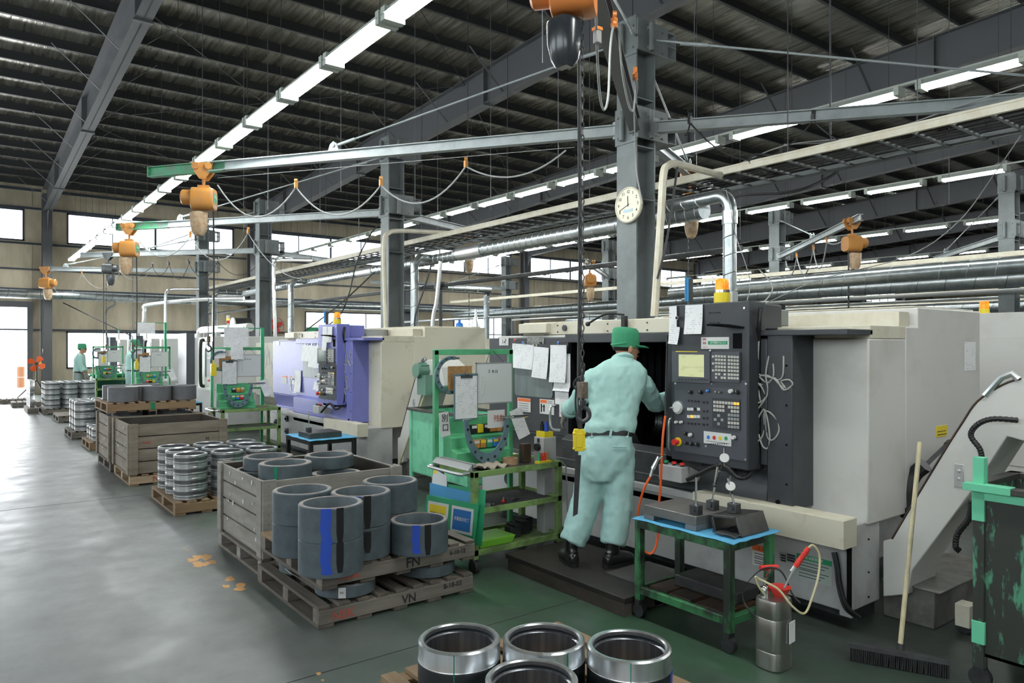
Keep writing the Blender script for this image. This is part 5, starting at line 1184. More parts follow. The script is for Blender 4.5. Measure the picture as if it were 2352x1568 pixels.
mat('grease', (.03, .022, .018), .5, c2=(.09, .045, .02), sc=4, amt=.7); mat('oilblack', (.016, .014, .013), .55, c2=(.035, .027, .022), sc=4, amt=.8)
mat('platesteel', (.27, .26, .25), .38, .6, c2=(.17, .16, .155), sc=3, amt=.7); mat('plate', (.13, .125, .12), .35, .7, c2=(.07, .065, .06), sc=3, amt=.7)
def micrometer(c, R, label, up=True, yaw=0, pos=None, small=False, a0=None, a1=None, ry=None):
    """big C-frame micrometer standing in the plane facing the aisle"""
    t = thing('large_micrometer', label, 'measuring tool', c); q = Matrix.Rotation(yaw, 3, 'Z'); ux = q @ V(1, 0, 0); n = q @ V(0, 1, 0)
    a0 = math.radians(a0 if a0 is not None else 180); a1 = math.radians(a1 if a1 is not None else 360); g = M(); K = 28; ry = ry or R
    pt = lambda a, r, o: c+ux*(r*math.cos(a))+Z3*(r*ry/R*math.sin(a))+n*o
    rings = []
    for k in range(K+1):
        a = a0+(a1-a0)*k/K; w = R*.17*(1+.35*math.sin(math.pi*k/K)); th = .012
        rings.append([pt(a, R-w, -th*.7), pt(a, R, -th), pt(a, R+.004, 0), pt(a, R, th), pt(a, R-w, th*.7)])
    g.loft(rings); g.build('frame', MT['micro'], t)
    g = M()
    for k in range(2, K-1, 3):
        a = a0+(a1-a0)*k/K; rm = R*(1-.09); g.cyl(pt(a, rm, -.0135), pt(a, rm, .0135), R*.052, n=12)
    g.build('frame_hole', MT['bindark' if small else 'rubber'], t)
    g = M(); e = pt(a1, R*.92, 0); d = ux if not a0 > math.radians(200) or True else Z3
    g.cyl(e-d*.06, e+d*.05, .011, n=10); g.cyl(e+d*.05, e+d*.19, .014, n=12); g.cyl(e+d*.19, e+d*.21, .009, n=8); g.build('thimble', MT['chrome'], t)
    g = M(); e = pt(a0, R*.92, 0); g.cyl(e-d*.03, e+d*.04, .008, n=8); g.build('anvil', MT['chrome'], t)
    return t
def tool_cart(dy, L, lod=0):
    """green two-shelf cart with an upright frame of documents"""
    OFF[0] = V(0, dy, 0); x0, x1, y0, y1 = 3.0, 3.86, 4.40, 4.92
    t = thing('tool_cart', L[0], 'cart', ((x0+x1)/2, (y0+y1)/2, 0), 'green tool carts by the machines')
    for x in (x0, x1-.045):
        for y in (y0, y1-.045):
            g = M(); g.box((x, y, .1), (x+.045, y+.045, .745)); g.build('leg', MT['cartgreen'], t, .003)
            g = M(); g.cyl(V(x+.0, y+.022, .05), V(x+.04, y+.022, .05), .048, n=14); g.box((x-.005, y+.0, .09), (x+.05, y+.045, .105)); g.build('caster', MT['rubber'], t)
    for z, m in ((.705, 'cartgreen'), (.43, 'cartgreen'), (.13, 'cartgreen')):
        g = M(); g.box((x0, y0, z), (x1, y0+.012, z+.045)); g.box((x0, y1-.012, z), (x1, y1, z+.045)); g.box((x0, y0, z), (x0+.012, y1, z+.045)); g.box((x1-.012, y0, z), (x1, y1, z+.045)); g.box((x0+.012, y0+.012, z+.004), (x1-.012, y1-.012, z+.016)); g.build('shelf', MT[m], t, .002)
    g = M(); g.box((x0+.05, y0+.02, .4465), (x1-.03, y1-.02, .455)); g.build('shelf_mat', MT['matrub'], t)
    g = M(); g.box((x0+.02, y0+.02, .7215), (x1-.02, y1-.02, .73)); g.build('top_mat', MT['plate'], t)
    g = M(); g.tube(smooth([V(x0-.02, y0+.03, .74), V(x0-.06, y0+.03, .74), V(x0-.09, y0+.06, .735), V(x0-.09, y1-.06, .735), V(x0-.06, y1-.03, .74), V(x0-.0, y1-.03, .74)], 5), .013, 8); g.build('push_handle', MT['silver'], t)
    if not lod: g = M(); g.tube([V(x1+.01, y0+.02, .74), V(x1+.03, y0-.01, .70), V(x1+.05, y0-.02, .1)], .008, 6); g.build('side_rod', MT['silver'], t)
    # document frame
    yb = y1+.02
    g = M()
    g.box((2.995, yb, .12), (3.035, yb+.035, 1.64)); g.box((3.735, yb, .12), (3.775, yb+.035, 1.64)); g.box((2.995, yb, 1.60), (3.775, yb+.035, 1.645)); g.box((3.035, yb, 1.30), (3.14, yb+.03, 1.345)); g.box((3.3, yb, 1.0), (3.735, yb+.03, 1.03)); fr = g.build('document_frame', MT['framegreen'], t, .003)
    # stepped tray with insert boxes
    g = M(); g.prism([(3.06, yb-.02, .74), (3.06, yb-.22, .74), (3.06, yb-.22, .84), (3.06, yb-.14, .86), (3.06, yb-.14, .95), (3.06, yb-.06, .97), (3.06, yb-.06, 1.10), (3.06, yb-.02, 1.10)], (.52, 0, 0)); g.box((3.04, yb-.24, .73), (3.6, yb, .75)); g.build('stepped_tray', MT['framegreen'], t, .003)
    OFF[0] = V(0, 0, 0)
    def P(x, y, z): return V(x, y+dy, z)
    cols = ['black', 'orange', 'blue', 'yellow', 'orange', 'red', 'black', 'inkgreen']
    nb = 0
    for r_, (yy, zz) in enumerate(((yb-.10, .972), (yb-.18, .862))):
        for k in range(5 if not lod else 3):
            x = 3.30+k*.062-(.0 if r_ == 0 else .03); c_ = cols[(k*3+r_+int(dy)) % 8]
            tb = thing('insert_box', 'small %s box of cutting inserts on the stepped tray of the %s' % ({'black': 'black', 'orange': 'orange', 'blue': 'blue', 'yellow': 'yellow', 'red': 'red', 'inkgreen': 'green'}[c_], L[1]), 'small box', P(x, yy, zz), 'insert boxes on the '+L[1])
            g = M(); g.box((x-.027, yy+dy-.012, zz), (x+.027, yy+dy+.028, zz+.065)); g.build('box', MT[c_], tb, .002); g = M(); g.box((x-.024, yy+dy-.013, zz+.038), (x+.024, yy+dy-.0125, zz+.06)); g.build('label_strip', MT['yellow' if k % 2 else 'white'], tb)
    micrometer(P(3.31, yb-.275, 1.10), .215, 'large blue-grey C-shaped micrometer standing on the %s' % L[1], ry=.35)
    micrometer(P(3.13, yb-.03, 1.44), .15, 'blue-grey C-shaped micrometer hanging on the frame of the %s' % L[1], a0=75, a1=285, small=True)
    # hanging boards
    n = V(0, -1, 0)
    def slab(x0_, x1_, z0_, z1_, m, nm, label, cat, y=yb-.03, rim=None):
        tt = thing(nm, label, cat, P((x0_+x1_)/2, y, z0_)); g = M(); g.box((x0_, y+dy-.004, z0_), (x1_, y+dy+.004, z1_)); g.build('board', MT[m] if isinstance(m, str) else m, tt, .001)
        return tt
    wb = slab(3.36, 3.72, 1.20, 1.53, 'board', 'whiteboard', L[2], 'whiteboard', yb-.05)
    g = M()
    for a, b in (((3.355, 1.195), (3.725, 1.205)), ((3.355, 1.525), (3.725, 1.535)), ((3.355, 1.195), (3.363, 1.535)), ((3.717, 1.195), (3.725, 1.535))): g.box((a[0], yb-.056+dy, a[1]), (b[0], yb-.045+dy, b[1]))
    g.build('rim', MT['cable_grey'], wb); text('ミ 9.15', P(3.52, yb-.057, 1.46), .035, MT['ink'], wb, 'y'); g = M(); g.cyl(P(3.42, yb-.06, 1.28), P(3.42, yb-.06, 1.42), .008, n=8); g.build('marker_pen', MT['white'], wb)
    g = M(); g.tube([P(3.46, yb-.05, 1.535), P(3.55, yb+.01, 1.65), P(3.64, yb-.05, 1.535)], .0025, 4); g.build('hanging_cord', MT['ink'], wb)
    cb = slab(3.13, 3.36, 1.08, 1.45, 'micro', 'clipboard', L[3], 'clipboard', yb-.07)
    g = M(); g.box((3.14, yb-.078+dy, 1.09), (3.35, yb-.075+dy, 1.43)); g.build('paper_sheet', PAPER, cb)
    g = M(); g.box((3.19, yb-.085+dy, 1.415), (3.30, yb-.077+dy, 1.44)); g.cyl(P(3.245, yb-.085, 1.44), P(3.245, yb-.075, 1.46), .012, n=8); g.build('clip', MT['darksteel'], cb)
    slab(3.11, 3.34, 1.30, 1.51, 'cork', 'cork_panel', 'brown cork panel behind the clipboard of the '+L[1], 'panel', yb-.012)
    sheet(P(3.79, yb-.06, 1.02), .13, .25, L[4], 'y', .32, curl=.02)
    if lod != 1: return t
    slab(3.04, 3.2, 1.48, 1.62, PAPER, 'paper_sheet', 'extra sheet pinned high on the frame of the '+L[1], 'paper', yb-.02)
    return t
tool_cart(0, ['green two-shelf tool cart with document frame, beside the near worker', 'nearest green cart', 'whiteboard with a pen hanging on the frame of the nearest green cart', 'clipboard of printed forms hanging beside the whiteboard on the nearest green cart', 'printed card dangling at the right post of the nearest green cart'])
tool_cart(6.4, ['green tool cart with document frame before the lilac lathe', 'second green cart', 'whiteboard on the frame of the green cart before the lilac lathe', 'clipboard on the frame of the green cart before the lilac lathe', 'folded paper dangling right of the second green cart'], 1)
tool_cart(12.6, ['green tool cart with frame, third along the aisle beside the masked worker', 'third green cart', 'whiteboard on the frame of the third green cart', 'clipboard on the frame of the third green cart', 'paper dangling at the third green cart'], 1)
tool_cart(18.4, ['farthest green tool cart, right of the bare-faced worker', 'farthest green cart', 'whiteboard on the frame of the farthest green cart', 'clipboard on the frame of the farthest green cart', 'paper dangling at the farthest green cart'], 1)
# raised document pole of the second cart
g = M(); g.box((3.74, 11.34, .7), (3.79, 11.38, 1.95)); g.box((3.1, 11.35, 1.93), (3.76, 11.365, 1.945)); npo = tag(g.build('notice_pole', MT['inkgreen']), 'dark green pole with cross wire holding a notice over the second green cart', 'pole'); dup(npo, (-.1, 6.17, .23), 'dark green pole holding a notice over the third green cart')
sheet(V(3.36, 11.32, 1.80), .36, .28, 'notice with small pictures hung highest over the second green cart', 'y', 0, curl=.004)
sheet(V(2.72+.55, 17.5, 2.05), .36, .24, 'notice with a small plan hung high over the third green cart', 'y', 0, curl=.004)
p = PD(544, 806, 11.0); sheet(p, .18, .25, 'sheet with red border on the frame of the second green cart', 'y', 0)
def loose(nm, label, cat, g, m, bev=0): return tag(g.build(nm, m, bev=bev), label, cat)
# things on the nearest cart
yb = 4.94
sheet(V(3.42, yb-.24, 1.09), .17, .14, 'white card with red characters standing on the nearest green cart', 'y', 0, mt=MT['white'], curl=0); text('残数', V(3.44, yb-.245, 1.09), .06, MT['stencilred'], None, 'y', label='red handwritten characters on the white card'); bpy.context.scene.objects[-1]['category'] = 'lettering'
sheet(V(3.03, yb-.09, 1.06), .09, .19, 'tall white tag with black characters on the left post of the nearest cart', 'y', .12, mt=MT['white'], curl=0)
def card_text(s, c, size, m, obj_label):
    for o in bpy.data.objects:
        if o.get('label') == obj_label: return text(s, c, size, MT[m], o, 'y')
for o in list(bpy.data.objects):
    if o.name.startswith('lettering') and o.parent is None: bpy.data.objects.remove(o)
card_text('残数', V(3.45, yb-.245, 1.09), .058, 'stencilred', 'white card with red characters standing on the nearest green cart')
card_text('別', V(3.03, yb-.097, 1.105), .065, 'ink', 'tall white tag with black characters on the left post of the nearest cart')
card_text('口', V(3.035, yb-.097, 1.03), .065, 'ink', 'tall white tag with black characters on the left post of the nearest cart')
g = M(); g.box((3.02, 4.44, .775), (3.05, 4.9, .80)); g.prism([(2.96, 4.42, .76), (3.0, 4.42, .76), (3.0, 4.42, .80)], (0, .5, 0)); loose('steel_straightedge', 'grey steel straightedge lying along the left edge of the nearest cart', 'straightedge', g, MT['cable_grey'])
g = M(); g.rev(V(3.50, 4.62, .731), [(.038, 0), (.062, 0), (.062, .05), (.038, .05)], n=28, shut=True); loose('tape_roll', 'brown roll of packing tape on the nearest cart', 'tape roll', g, MT['cardboard'])
g = M(); g.box((3.62, 4.60, .731), (3.70, 4.66, .88)); loose('gauge_block', 'small dark block standing on the nearest cart beside the tape', 'block', g, MT['grease'], .003)
g = M(); g.sm = True
g.loft([[V(3.14+.03*i+.006*math.sin(j*2.3), 4.46+.035*j, .735+.018*(1+math.sin(i*1.9+j))) for j in range(7)] for i in range(9)], closed=False, cap=False); o = loose('rag', 'crumpled beige rag on the front of the nearest cart', 'cloth', g, mat('beige_cloth', (.36, .31, .25), .9)); so = o.modifiers.new('t', 'SOLIDIFY'); so.thickness = .004
g = M(); g.box((3.2, 4.75, .74), (3.46, 4.79, .752)); loose('wooden_stick', 'wooden stick lying on the nearest cart', 'stick', g, WXb)
g = M(); g.cyl(V(3.2, 4.42+.05, .462), V(3.06, 4.62, .47), .022, n=14); g.build; loose('steel_tube', 'short steel tube on the middle shelf of the nearest cart', 'tube', g, MT['silver'])
for k, (x, y, a) in enumerate(((3.32, 4.52, .4), (3.42, 4.6, .9), (3.56, 4.55, .1))):
    tt = thing('hand_tool', ('small steel wrench on the middle shelf, left one', 'red-handled tool on the middle shelf between the wrenches', 'small steel wrench on the middle shelf, right one')[k], 'tool', (x, y, .457)); d = V(math.cos(a), math.sin(a), 0)
    g = M(); g.cyl(V(x, y, .466)-d*.03, V(x, y, .466)+d*.05, .006, n=8); g.build('shank', MT['chrome'], tt); g = M(); g.cyl(V(x, y, .466)-d*.09, V(x, y, .466)-d*.03, .010, n=8); g.sph(V(x, y, .466)-d*.09, .014, n=6); g.build('grip', MT['red' if k == 1 else 'darksteel'], tt)
g = M(); g.sm = False; g.prism([(3.1, 4.46, .16), (3.4, 4.46, .16), (3.42, 4.44, .22), (3.08, 4.44, .22)], (0, .25, 0)); loose('plastic_tray', 'lime green plastic tray on the lowest shelf of the nearest cart', 'tray', g, mat('lime', (.25, .62, .06), .4), .004)
for k, (x, y) in enumerate(((3.48, 4.58), (3.6, 4.62), (3.7, 4.7))): g = M(); g.box((x, y, .147), (x+.1, y+.09, .24)); g.box((x+.02, y-.02, .24), (x+.08, y+.1, .26)); loose('chuck_jaw', 'greasy black chuck jaw on the lowest shelf of the nearest cart, %s' % ('leftmost', 'middle one', 'rightmost')[k], 'chuck jaw', g, MT['rubber'], .006)
for k, c_ in enumerate(('inkgreen', 'red', 'red', 'orange')): x = 3.70+k*.028; g = M(); g.cyl(V(x, 4.5, .73), V(x, 4.5, .79), .012, n=10); g.cyl(V(x, 4.5, .79), V(x, 4.5, .815), .009, n=8); loose('marker_stub', ('green stub at the left in the yellow block', 'first red stub in the yellow block', 'second red stub in the yellow block', 'orange stub at the right in the yellow block')[k], 'marker', g, MT[c_])
g = M(); g.box((3.68, 4.47, .731), (3.81, 4.53, .75)); loose('marker_block', 'yellow block holding coloured stubs at the right corner of the nearest cart', 'holder', g, MT['yellow'])
# document pocket on the left of the nearest cart
t = thing('document_pocket', 'green document pocket with yellow and blue signs leaning on the nearest cart', 'document holder', (2.93, 4.55, .2))
c = V(2.95, 4.62, .42); ux = V(.45, -.55, 0).normalized(); 
ux = (V(3.02, 4.34, 0)-V(2.90, 4.86, 0)).normalized(); nn = V(-ux.y, ux.x, 0)*-1; nn = nn if nn.x < 0 else -nn; uz = (Z3+nn*-.12).normalized()
def dq(a, b, o=0): return c+ux*a+uz*b+nn*o
g = M(); g.prism([dq(-.27, -.17, 0), dq(.25, -.17, 0), dq(.27, .10, 0), dq(-.27, .10, 0)], nn*.012); g.prism([dq(-.22, -.2, -.03), dq(.30, -.2, -.03), dq(.30, .2, -.03), dq(-.22, .2, -.03)], nn*.006); g.build('pocket', MT['inkgreen'], t)
for a, m_, s_ in ((-.135, 'yellow', '作業指示予定'), (.12, 'stripeblue', '作業指示完了')):
    g = M(); g.prism([dq(a-.11, -.13, .012), dq(a+.11, -.13, .012), dq(a+.11, .06, .012), dq(a-.11, .06, .012)], nn*.002); b_ = g.build('sign', MT['white'], t)
    g = M(); g.prism([dq(a-.09, -.11, .0145), dq(a+.09, -.11, .0145), dq(a+.09, .04, .0145), dq(a-.09, .04, .0145)], nn*.0008); g.build('sign_panel', MT[m_ if m_ == 'yellow' else 'signblue'] if 'signblue' in MT or m_ == 'yellow' else mat('signblue', (.02, .17, .5), .4), b_)
    text(s_, dq(a, -.03, .0165), .03, MT['ink' if m_ == 'yellow' else 'white'], b_, ax=(ux, uz), squash=.85)
g = M(); g.prism([dq(-.25, .0, -.008), dq(.22, .0, -.008), dq(.2, .17, -.012), dq(-.27, .19, -.012)], nn*.003); g.build('blue_folder', MT['skyblue'], t)
g = M(); g.prism([dq(-.26, .0, -.016), dq(-.06, .0, -.016), dq(-.1, .26, -.02), dq(-.25, .3, -.02)], nn*.003); g.build('clear_folder', MT['board'], t); g = M(); g.prism([dq(-.25, .26, -.021), dq(-.2, .27, -.021), dq(-.235, .31, -.022)], nn*.005); g.build('index_tab', MT['yellow'], t)
dup(t, (0, 6.4, -.02), 'green document pocket leaning on the second green cart')
# switch box with bottles behind the cart
t = thing('switch_box', 'grey switch box with rotary knob between the cart and the charcoal door', 'switch box', (4.05, 4.72, .0)); c = PD(1252, 1030, 6.0)
g = M(); g.box((c.x-.07, c.y-.06, c.z-.13), (c.x+.07, c.y+.06, c.z+.10)); g.box((c.x-.05, c.y-.05, .02), (c.x+.07, c.y+.05, c.z-.13)); g.build('housing', MT['base_white'], t, .006)
g = M(); g.cyl(c+V(-.07, 0, .02), c+V(-.10, 0, .02), .03, n=14); g.build('rotary_knob', MT['black'], t); g = M(); g.box((c.x-.073, c.y-.015, c.z+.055), (c.x-.07, c.y+.015, c.z+.09)); g.build('label_plate', MT['ink'], t)
g = M(); g.box((c.x-.05, c.y-.055, c.z+.101), (c.x+.04, c.y+.055, c.z+.145)); loose('bottle_rack', 'small yellow rack on the grey switch box', 'rack', g, MT['yellow'])
for k, c_ in enumerate(('black', 'stripeblue')): y = c.y+.028-.056*k; g = M(); g.cyl(V(c.x-.01, y, c.z+.146), V(c.x-.01, y, c.z+.20), .018, n=12); g.cyl(V(c.x-.01, y, c.z+.20), V(c.x-.01, y, c.z+.225), .012, n=10); loose('ink_bottle', ('black-capped bottle in the yellow rack', 'blue bottle in the yellow rack')[k], 'bottle', g, MT[c_])
# green work table with the surface plate
def table(x0, y0, x1, y1, z, label, m, cloth_label, big):
    t = thing('work_table', label, 'table', ((x0+x1)/2, (y0+y1)/2, 0)); w = .045
    for x in (x0, x1-w):
        for y in (y0, y1-w):
            g = M(); g.box((x, y, .11), (x+w, y+w, z)); g.build('leg', MT[m], t, .003)
            g = M(); g.cyl(V(x+.005, y+.022, .045), V(x+.04, y+.022, .045), .043, n=14); g.box((x-.003, y+.005, .08), (x+.048, y+.04, .112)); g.build('caster', MT['rubber'], t)
    for zz in (z-w, .15):
        g = M(); g.box((x0+w, y0, zz), (x1-w, y0+w*.9, zz+w)); g.box((x0+w, y1-w*.9, zz), (x1-w, y1, zz+w)); g.box((x0, y0+w, zz), (x0+w*.9, y1-w, zz+w)); g.box((x1-w*.9, y0+w, zz), (x1, y1-w, zz+w)); g.build('rail', MT[m], t, .003)
    g = M(); g.box((x0+.01, y0+.01, z-.004), (x1-.01, y1-.01, z+.003)); g.build('table_top', MT['plate'], t)
    g = M(); g.sm = True; nx, ny = 9, 13
    R_ = [[g.bm.verts.new(V(x0-.012+(x1-x0+.03)*i/(nx-1), y0-.03+(y1-y0+.045)*j/(ny-1), z+.005+.006*(math.sin(i*1.7+j*.8)**2 if i in (0, nx-1) or j in (0, ny-1) else .1))) for j in range(ny)] for i in range(nx)]
    for a, b in zip(R_, R_[1:]):
        for j in range(ny-1): g.face([a[j], a[j+1], b[j+1], b[j]])
    o = tag(g.build('blue_cloth', MT['clothblue']), cloth_label, 'cloth'); s = o.modifiers.new('t', 'SOLIDIFY'); s.thickness = .003; s.offset = 0
    return t
table(3.33, 2.42, 3.75, 3.12, .60, 'green worn steel table on casters in front of the near lathe', 'tablegreen', 'blue cloth under the surface plate on the green table', True)
table(3.2, 8.02, 3.78, 8.78, .575, 'black steel table with blue cloth in front of the lilac lathe', 'black', 'blue cloth on the black table', False)
table(3.2, 14.6, 3.7, 15.3, .575, 'farther black table half hidden behind the raised pallet', 'black', 'blue cloth on the farther black table', False)
zt = .609
t = thing('surface_plate', 'thick grey iron surface plate on the blue cloth of the green table', 'surface plate', (3.52, 2.85, zt)); g = M()
g.box((3.37, 2.68, zt+.03), (3.72, 3.08, zt+.085)); g.box((3.37, 2.68, zt), (3.72, 2.76, zt+.03)); g.box((3.37, 3.0, zt), (3.72, 3.08, zt+.03)); g.build('plate', MT['platesteel'], t, .003)
t = thing('angle_plate', 'black tilted angle plate at the right of the surface plate', 'angle plate', (3.62, 2.52, zt)); g = M()
a_ = [V(3.42, 2.68, zt+.075), V(3.42, 2.5, zt+.075)]
g.prism([(3.46, 2.63, zt+.004), (3.46, 2.655, zt+.09), (3.46, 2.635, zt+.09), (3.46, 2.61, zt+.004)], (.26, 0, 0)); g.prism([(3.46, 2.66, zt+.09), (3.46, 2.475, zt+.11), (3.46, 2.475, zt+.095), (3.46, 2.66, zt+.075)], (.26, 0, 0)); g.prism([(3.46, 2.475, zt+.108), (3.46, 2.49, zt+.108), (3.46, 2.45, zt+.004), (3.46, 2.435, zt+.004)], (.26, 0, 0)); g.build('plate', MT['plate'], t, .002)
g = M(); g.sm = True; g.loft([[V(3.40+.045*i, 2.44+.03*j, zt+.006+.012*abs(math.sin(i*1.3+j*1.1))) for j in range(6)] for i in range(8)], closed=False, cap=False); o = loose('black_rag', 'black rag under the angle plate on the green table', 'cloth', g, MT['rubber']); o.modifiers.new('t', 'SOLIDIFY').thickness = .004
def stand(x, y, z, label, h, dial=None, lean=(0, 0)):
    t = thing('dial_stand', label, 'measuring stand', (x, y, z)); g = M(); g.box((x-.025, y-.03, z), (x+.025, y+.03, z+.055)); g.build('magnet_base', MT['darksteel'], t, .003)
    g = M(); g.cyl(V(x-.025, y, z+.028), V(x-.034, y, z+.028), .014, n=12); g.build('magnet_knob', MT['darksteel'], t)
    top = V(x+lean[0], y+lean[1], z+.055+h); g = M(); g.cyl(V(x, y, z+.055), top, .0065, n=10); g.build('column', MT['chrome'], t)
    if dial:
        e = V(*dial); m = V(x, y, z+.055).lerp(top, .45); g = M(); g.cyl(m, e, .005, n=8); g.sph(m, .014, n=8); g.sph(m.lerp(e, .5), .011, n=8); g.build('clamp_arm', MT['darksteel'], t)
        n_ = (CAM-e).normalized(); n_ = (n_+V(0, 0, .3)).normalized(); g = M(); g.cyl(e-n_*.012, e+n_*.008, .03, n=20); dg = g.build('dial_gauge', MT['darksteel'], t); g = M(); g.cyl(e+n_*.008, e+n_*.010, .027, n=20); g.build('dial_face', MT['white'], dg); g = M(); sd = n_.cross(Z3).normalized(); up_ = sd.cross(n_); g.cyl(e+up_*.03, e+up_*.062, .005, n=8); g.cyl(e-up_*.03, e-up_*.05, .004, n=8); g.build('plunger', MT['chrome'], dg)
    return t
zp = zt+.0855
stand(3.42, 2.72, zp, 'plain upright measuring stand on the front corner of the surface plate', .16)
stand(3.60, 2.74, zp, 'tall measuring stand with the highest dial, behind on the surface plate', .2, tuple(PD(1664, 1052, 4.25)), (.02, -.02))
stand(3.56, 2.56, zt+.105, 'measuring stand with dial on the tilted angle plate', .14, tuple(PD(1678, 1117, 4.2)), (-.02, .03))
for k, (x, y, z, w, d) in enumerate(((3.36, 2.48, .17, .3, .2), (3.37, 2.72, .17, .3, .16), (3.38, 2.9, .17, .28, .14))): g = M(); g.box((x, y, z), (x+w, y+d, z+.035)); loose('steel_slab', 'rusty dark slab on the lower shelf of the green table, %s' % ('nearest', 'middle', 'farthest')[k], 'slab', g, MT['grease'], .003)
g = M(); g.box((3.5, 2.50, .206), (3.72, 2.95, .275)); loose('black_case', 'flat black case lying on the slabs under the green table', 'case', g, MT['rubber'], .008)
g = M(); g.box((3.25, 8.15, .583), (3.65, 8.5, .65)); loose('surface_plate', 'grey surface plate on the black table', 'surface plate', g, MT['plate'], .004)
stand(3.3, 8.3, .651, 'measuring stand on the plate of the black table', .2)
# lower plates under tables: timber platform for the operator
t = thing('work_platform', 'low black oily platform the near worker stands on', 'platform', (3.62, 3.7, 0)); g = M(); g.box((3.26, 3.14, .085), (3.94, 4.36, .12)); g.build('deck', MT['oilblack'], t, .004); g = M(); g.box((3.27, 3.15, 0), (3.35, 4.34, .085)); g.box((3.55, 3.15, 0), (3.63, 4.34, .085)); g.box((3.85, 3.15, 0), (3.93, 4.34, .085)); g.box((3.35, 3.15, .01), (3.93, 3.2, .085)); g.build('bearer', WD, t)
g = M(); g.box((3.5, 3.16, .121), (3.93, 3.55, .135)); loose('rubber_mat', 'black rubber mat at the right end of the low platform', 'mat', g, MT['matrub'])
# air hose and blow gun
g = M(); hp = [PD(1528, 955, 5.15), PD(1522, 1010, 5.1), PD(1518, 1100, 5.1), PD(1512, 1180, 5.1), PD(1510, 1240, 5.1), PD(1497, 1270, 5.1), PD(1478, 1262, 5.1), PD(1466, 1225, 5.1), PD(1465, 1180, 5.05), PD(1478, 1125, 5.0), PD(1496, 1090, 5.0)]
t = thing('air_hose', 'orange coiled air hose with blow gun hanging by the small button box', 'air hose', hp[5]); g.tube(smooth(hp, 6), .0085, 8); g.build('hose', mat('hoseorange', (.80, .12, .02), .35), t)
g = M(); g.tube([PD(1494, 1094, 5.0), PD(1499, 1076, 5.0)], .010, 8); g.tube([PD(1499, 1076, 5.0), PD(1508, 1058, 5.0), PD(1512, 1048, 5.0)], [.016, .012, .008], 8); g.tube([PD(1504, 1060, 5.0), PD(1522, 1048, 5.0)], .007, 6); g.build('blow_gun', MT['silver'], t)
g = M(); g.tube([PD(1533, 770, 5.25), PD(1530, 880, 5.2), PD(1528, 955, 5.15)], .008, 6); g.build('supply_hose', MT['rubber'], t)
# sprayer
sx, sy = 3.40, 2.20; t = thing('pressure_sprayer', 'stainless tank sprayer with red funnel, black strap and clear hose by the green table', 'sprayer', (sx, sy, 0))
g = M(); g.sm = True; rg = []
for z, k in ((0, .93), (.006, 1), (.09, 1), (.094, .98), (.10, 1), (.26, 1), (.264, .98), (.27, 1), (.345, 1), (.36, .95), (.366, .7)):
    rg.append([V(sx+.085*k*math.copysign(abs(math.cos(a))**.6, math.cos(a)), sy+.075*k*math.copysign(abs(math.sin(a))**.6, math.sin(a)), z) for a in [i*math.pi/14 for i in range(28)]])
g.loft(rg); g.build('tank', mat('stainless', (.42, .41, .39), .3, .9), t)
g = M(); g.cyl(V(sx-.035, sy+.03, .36), V(sx-.035, sy+.03, .40), .024, n=14); g.cyl(V(sx-.035, sy+.03, .40), V(sx-.035, sy+.03, .46), .007, n=8); g.sph(V(sx-.035, sy+.03, .40), .022, n=8); g.build('pump_valve', MT['chrome'], t)
g = M(); a = PD(1746, 1304, 3.88); g.cyl(a, a+RT*.10+FW*.02, .014, n=12); g.build('pump_handle', MT['red'], t)
g = M(); g.cyl(a+RT*.055, V(sx-.035, sy+.03, .44), .006, n=8); g.build('pump_rod', MT['chrome'], t)
g = M(); g.rev(V(sx+.03, sy-.015, .363), [(.03, 0), (.055, .05), (.058, .05), (.056, .045), (.028, 0)], n=28); g.build('funnel', MT['red'], t)
g = M(); p0 = PD(1801, 1350, 3.75); p1 = PD(1826, 1302, 3.78); p2 = PD(1857, 1258, 3.8); g.cyl(p0, p1, .006, n=8); g.cyl(p1-(p2-p1)*.25, p1, .012, n=10); g.build('nozzle', MT['silver'], t); g = M(); g.cyl(p1, p2, .014, .012, n=12); 
for k in range(5): q_ = p1.lerp(p2, .15+.16*k); g.cyl(q_, q_+(p2-p1)*.03, .016, n=12)
g.build('spray_grip', MT['red'], t)
g = M(); g.tube(smooth([p2, PD(1868, 1252, 3.8), PD(1882, 1275, 3.8), PD(1880, 1320, 3.78), PD(1866, 1370, 3.76), PD(1848, 1408, 3.74), PD(1820, 1392, 3.72), PD(1790, 1355, 3.74), PD(1762, 1338, 3.76), PD(1745, 1330, 3.8), PD(1735, 1325, 3.8), PD(1742, 1345, 3.8), V(sx-.05, sy+.02, .38)], 6), .006, 8); g.build('spray_hose', mat('clearhose', (.62, .55, .33), .25), t)
g = M(); L_ = smooth([PD(1735, 1415, 3.74), PD(1712, 1390, 3.72), PD(1706, 1360, 3.72), PD(1722, 1332, 3.74), PD(1750, 1308, 3.78), PD(1780, 1305, 3.82), PD(1800, 1320, 3.85), PD(1820, 1365, 3.9), PD(1838, 1385, 3.9)], 6)
wv = FW*.012+RT*.006; g.loft([[p-wv, p-wv+Z3*.004, p+wv+Z3*.004, p+wv] for p in L_]); g.build('carry_strap', MT['black'], t)
n_ = V(-.606, -.795, 0); c = PD(1802, 1436, 3.70); g = M(); g.ob(V(sx+.045, sy-.078, .19), V(.032, .004, 0), Z3*.055, V(0, .002, 0)); g.build('paper_label', PAPER, t)
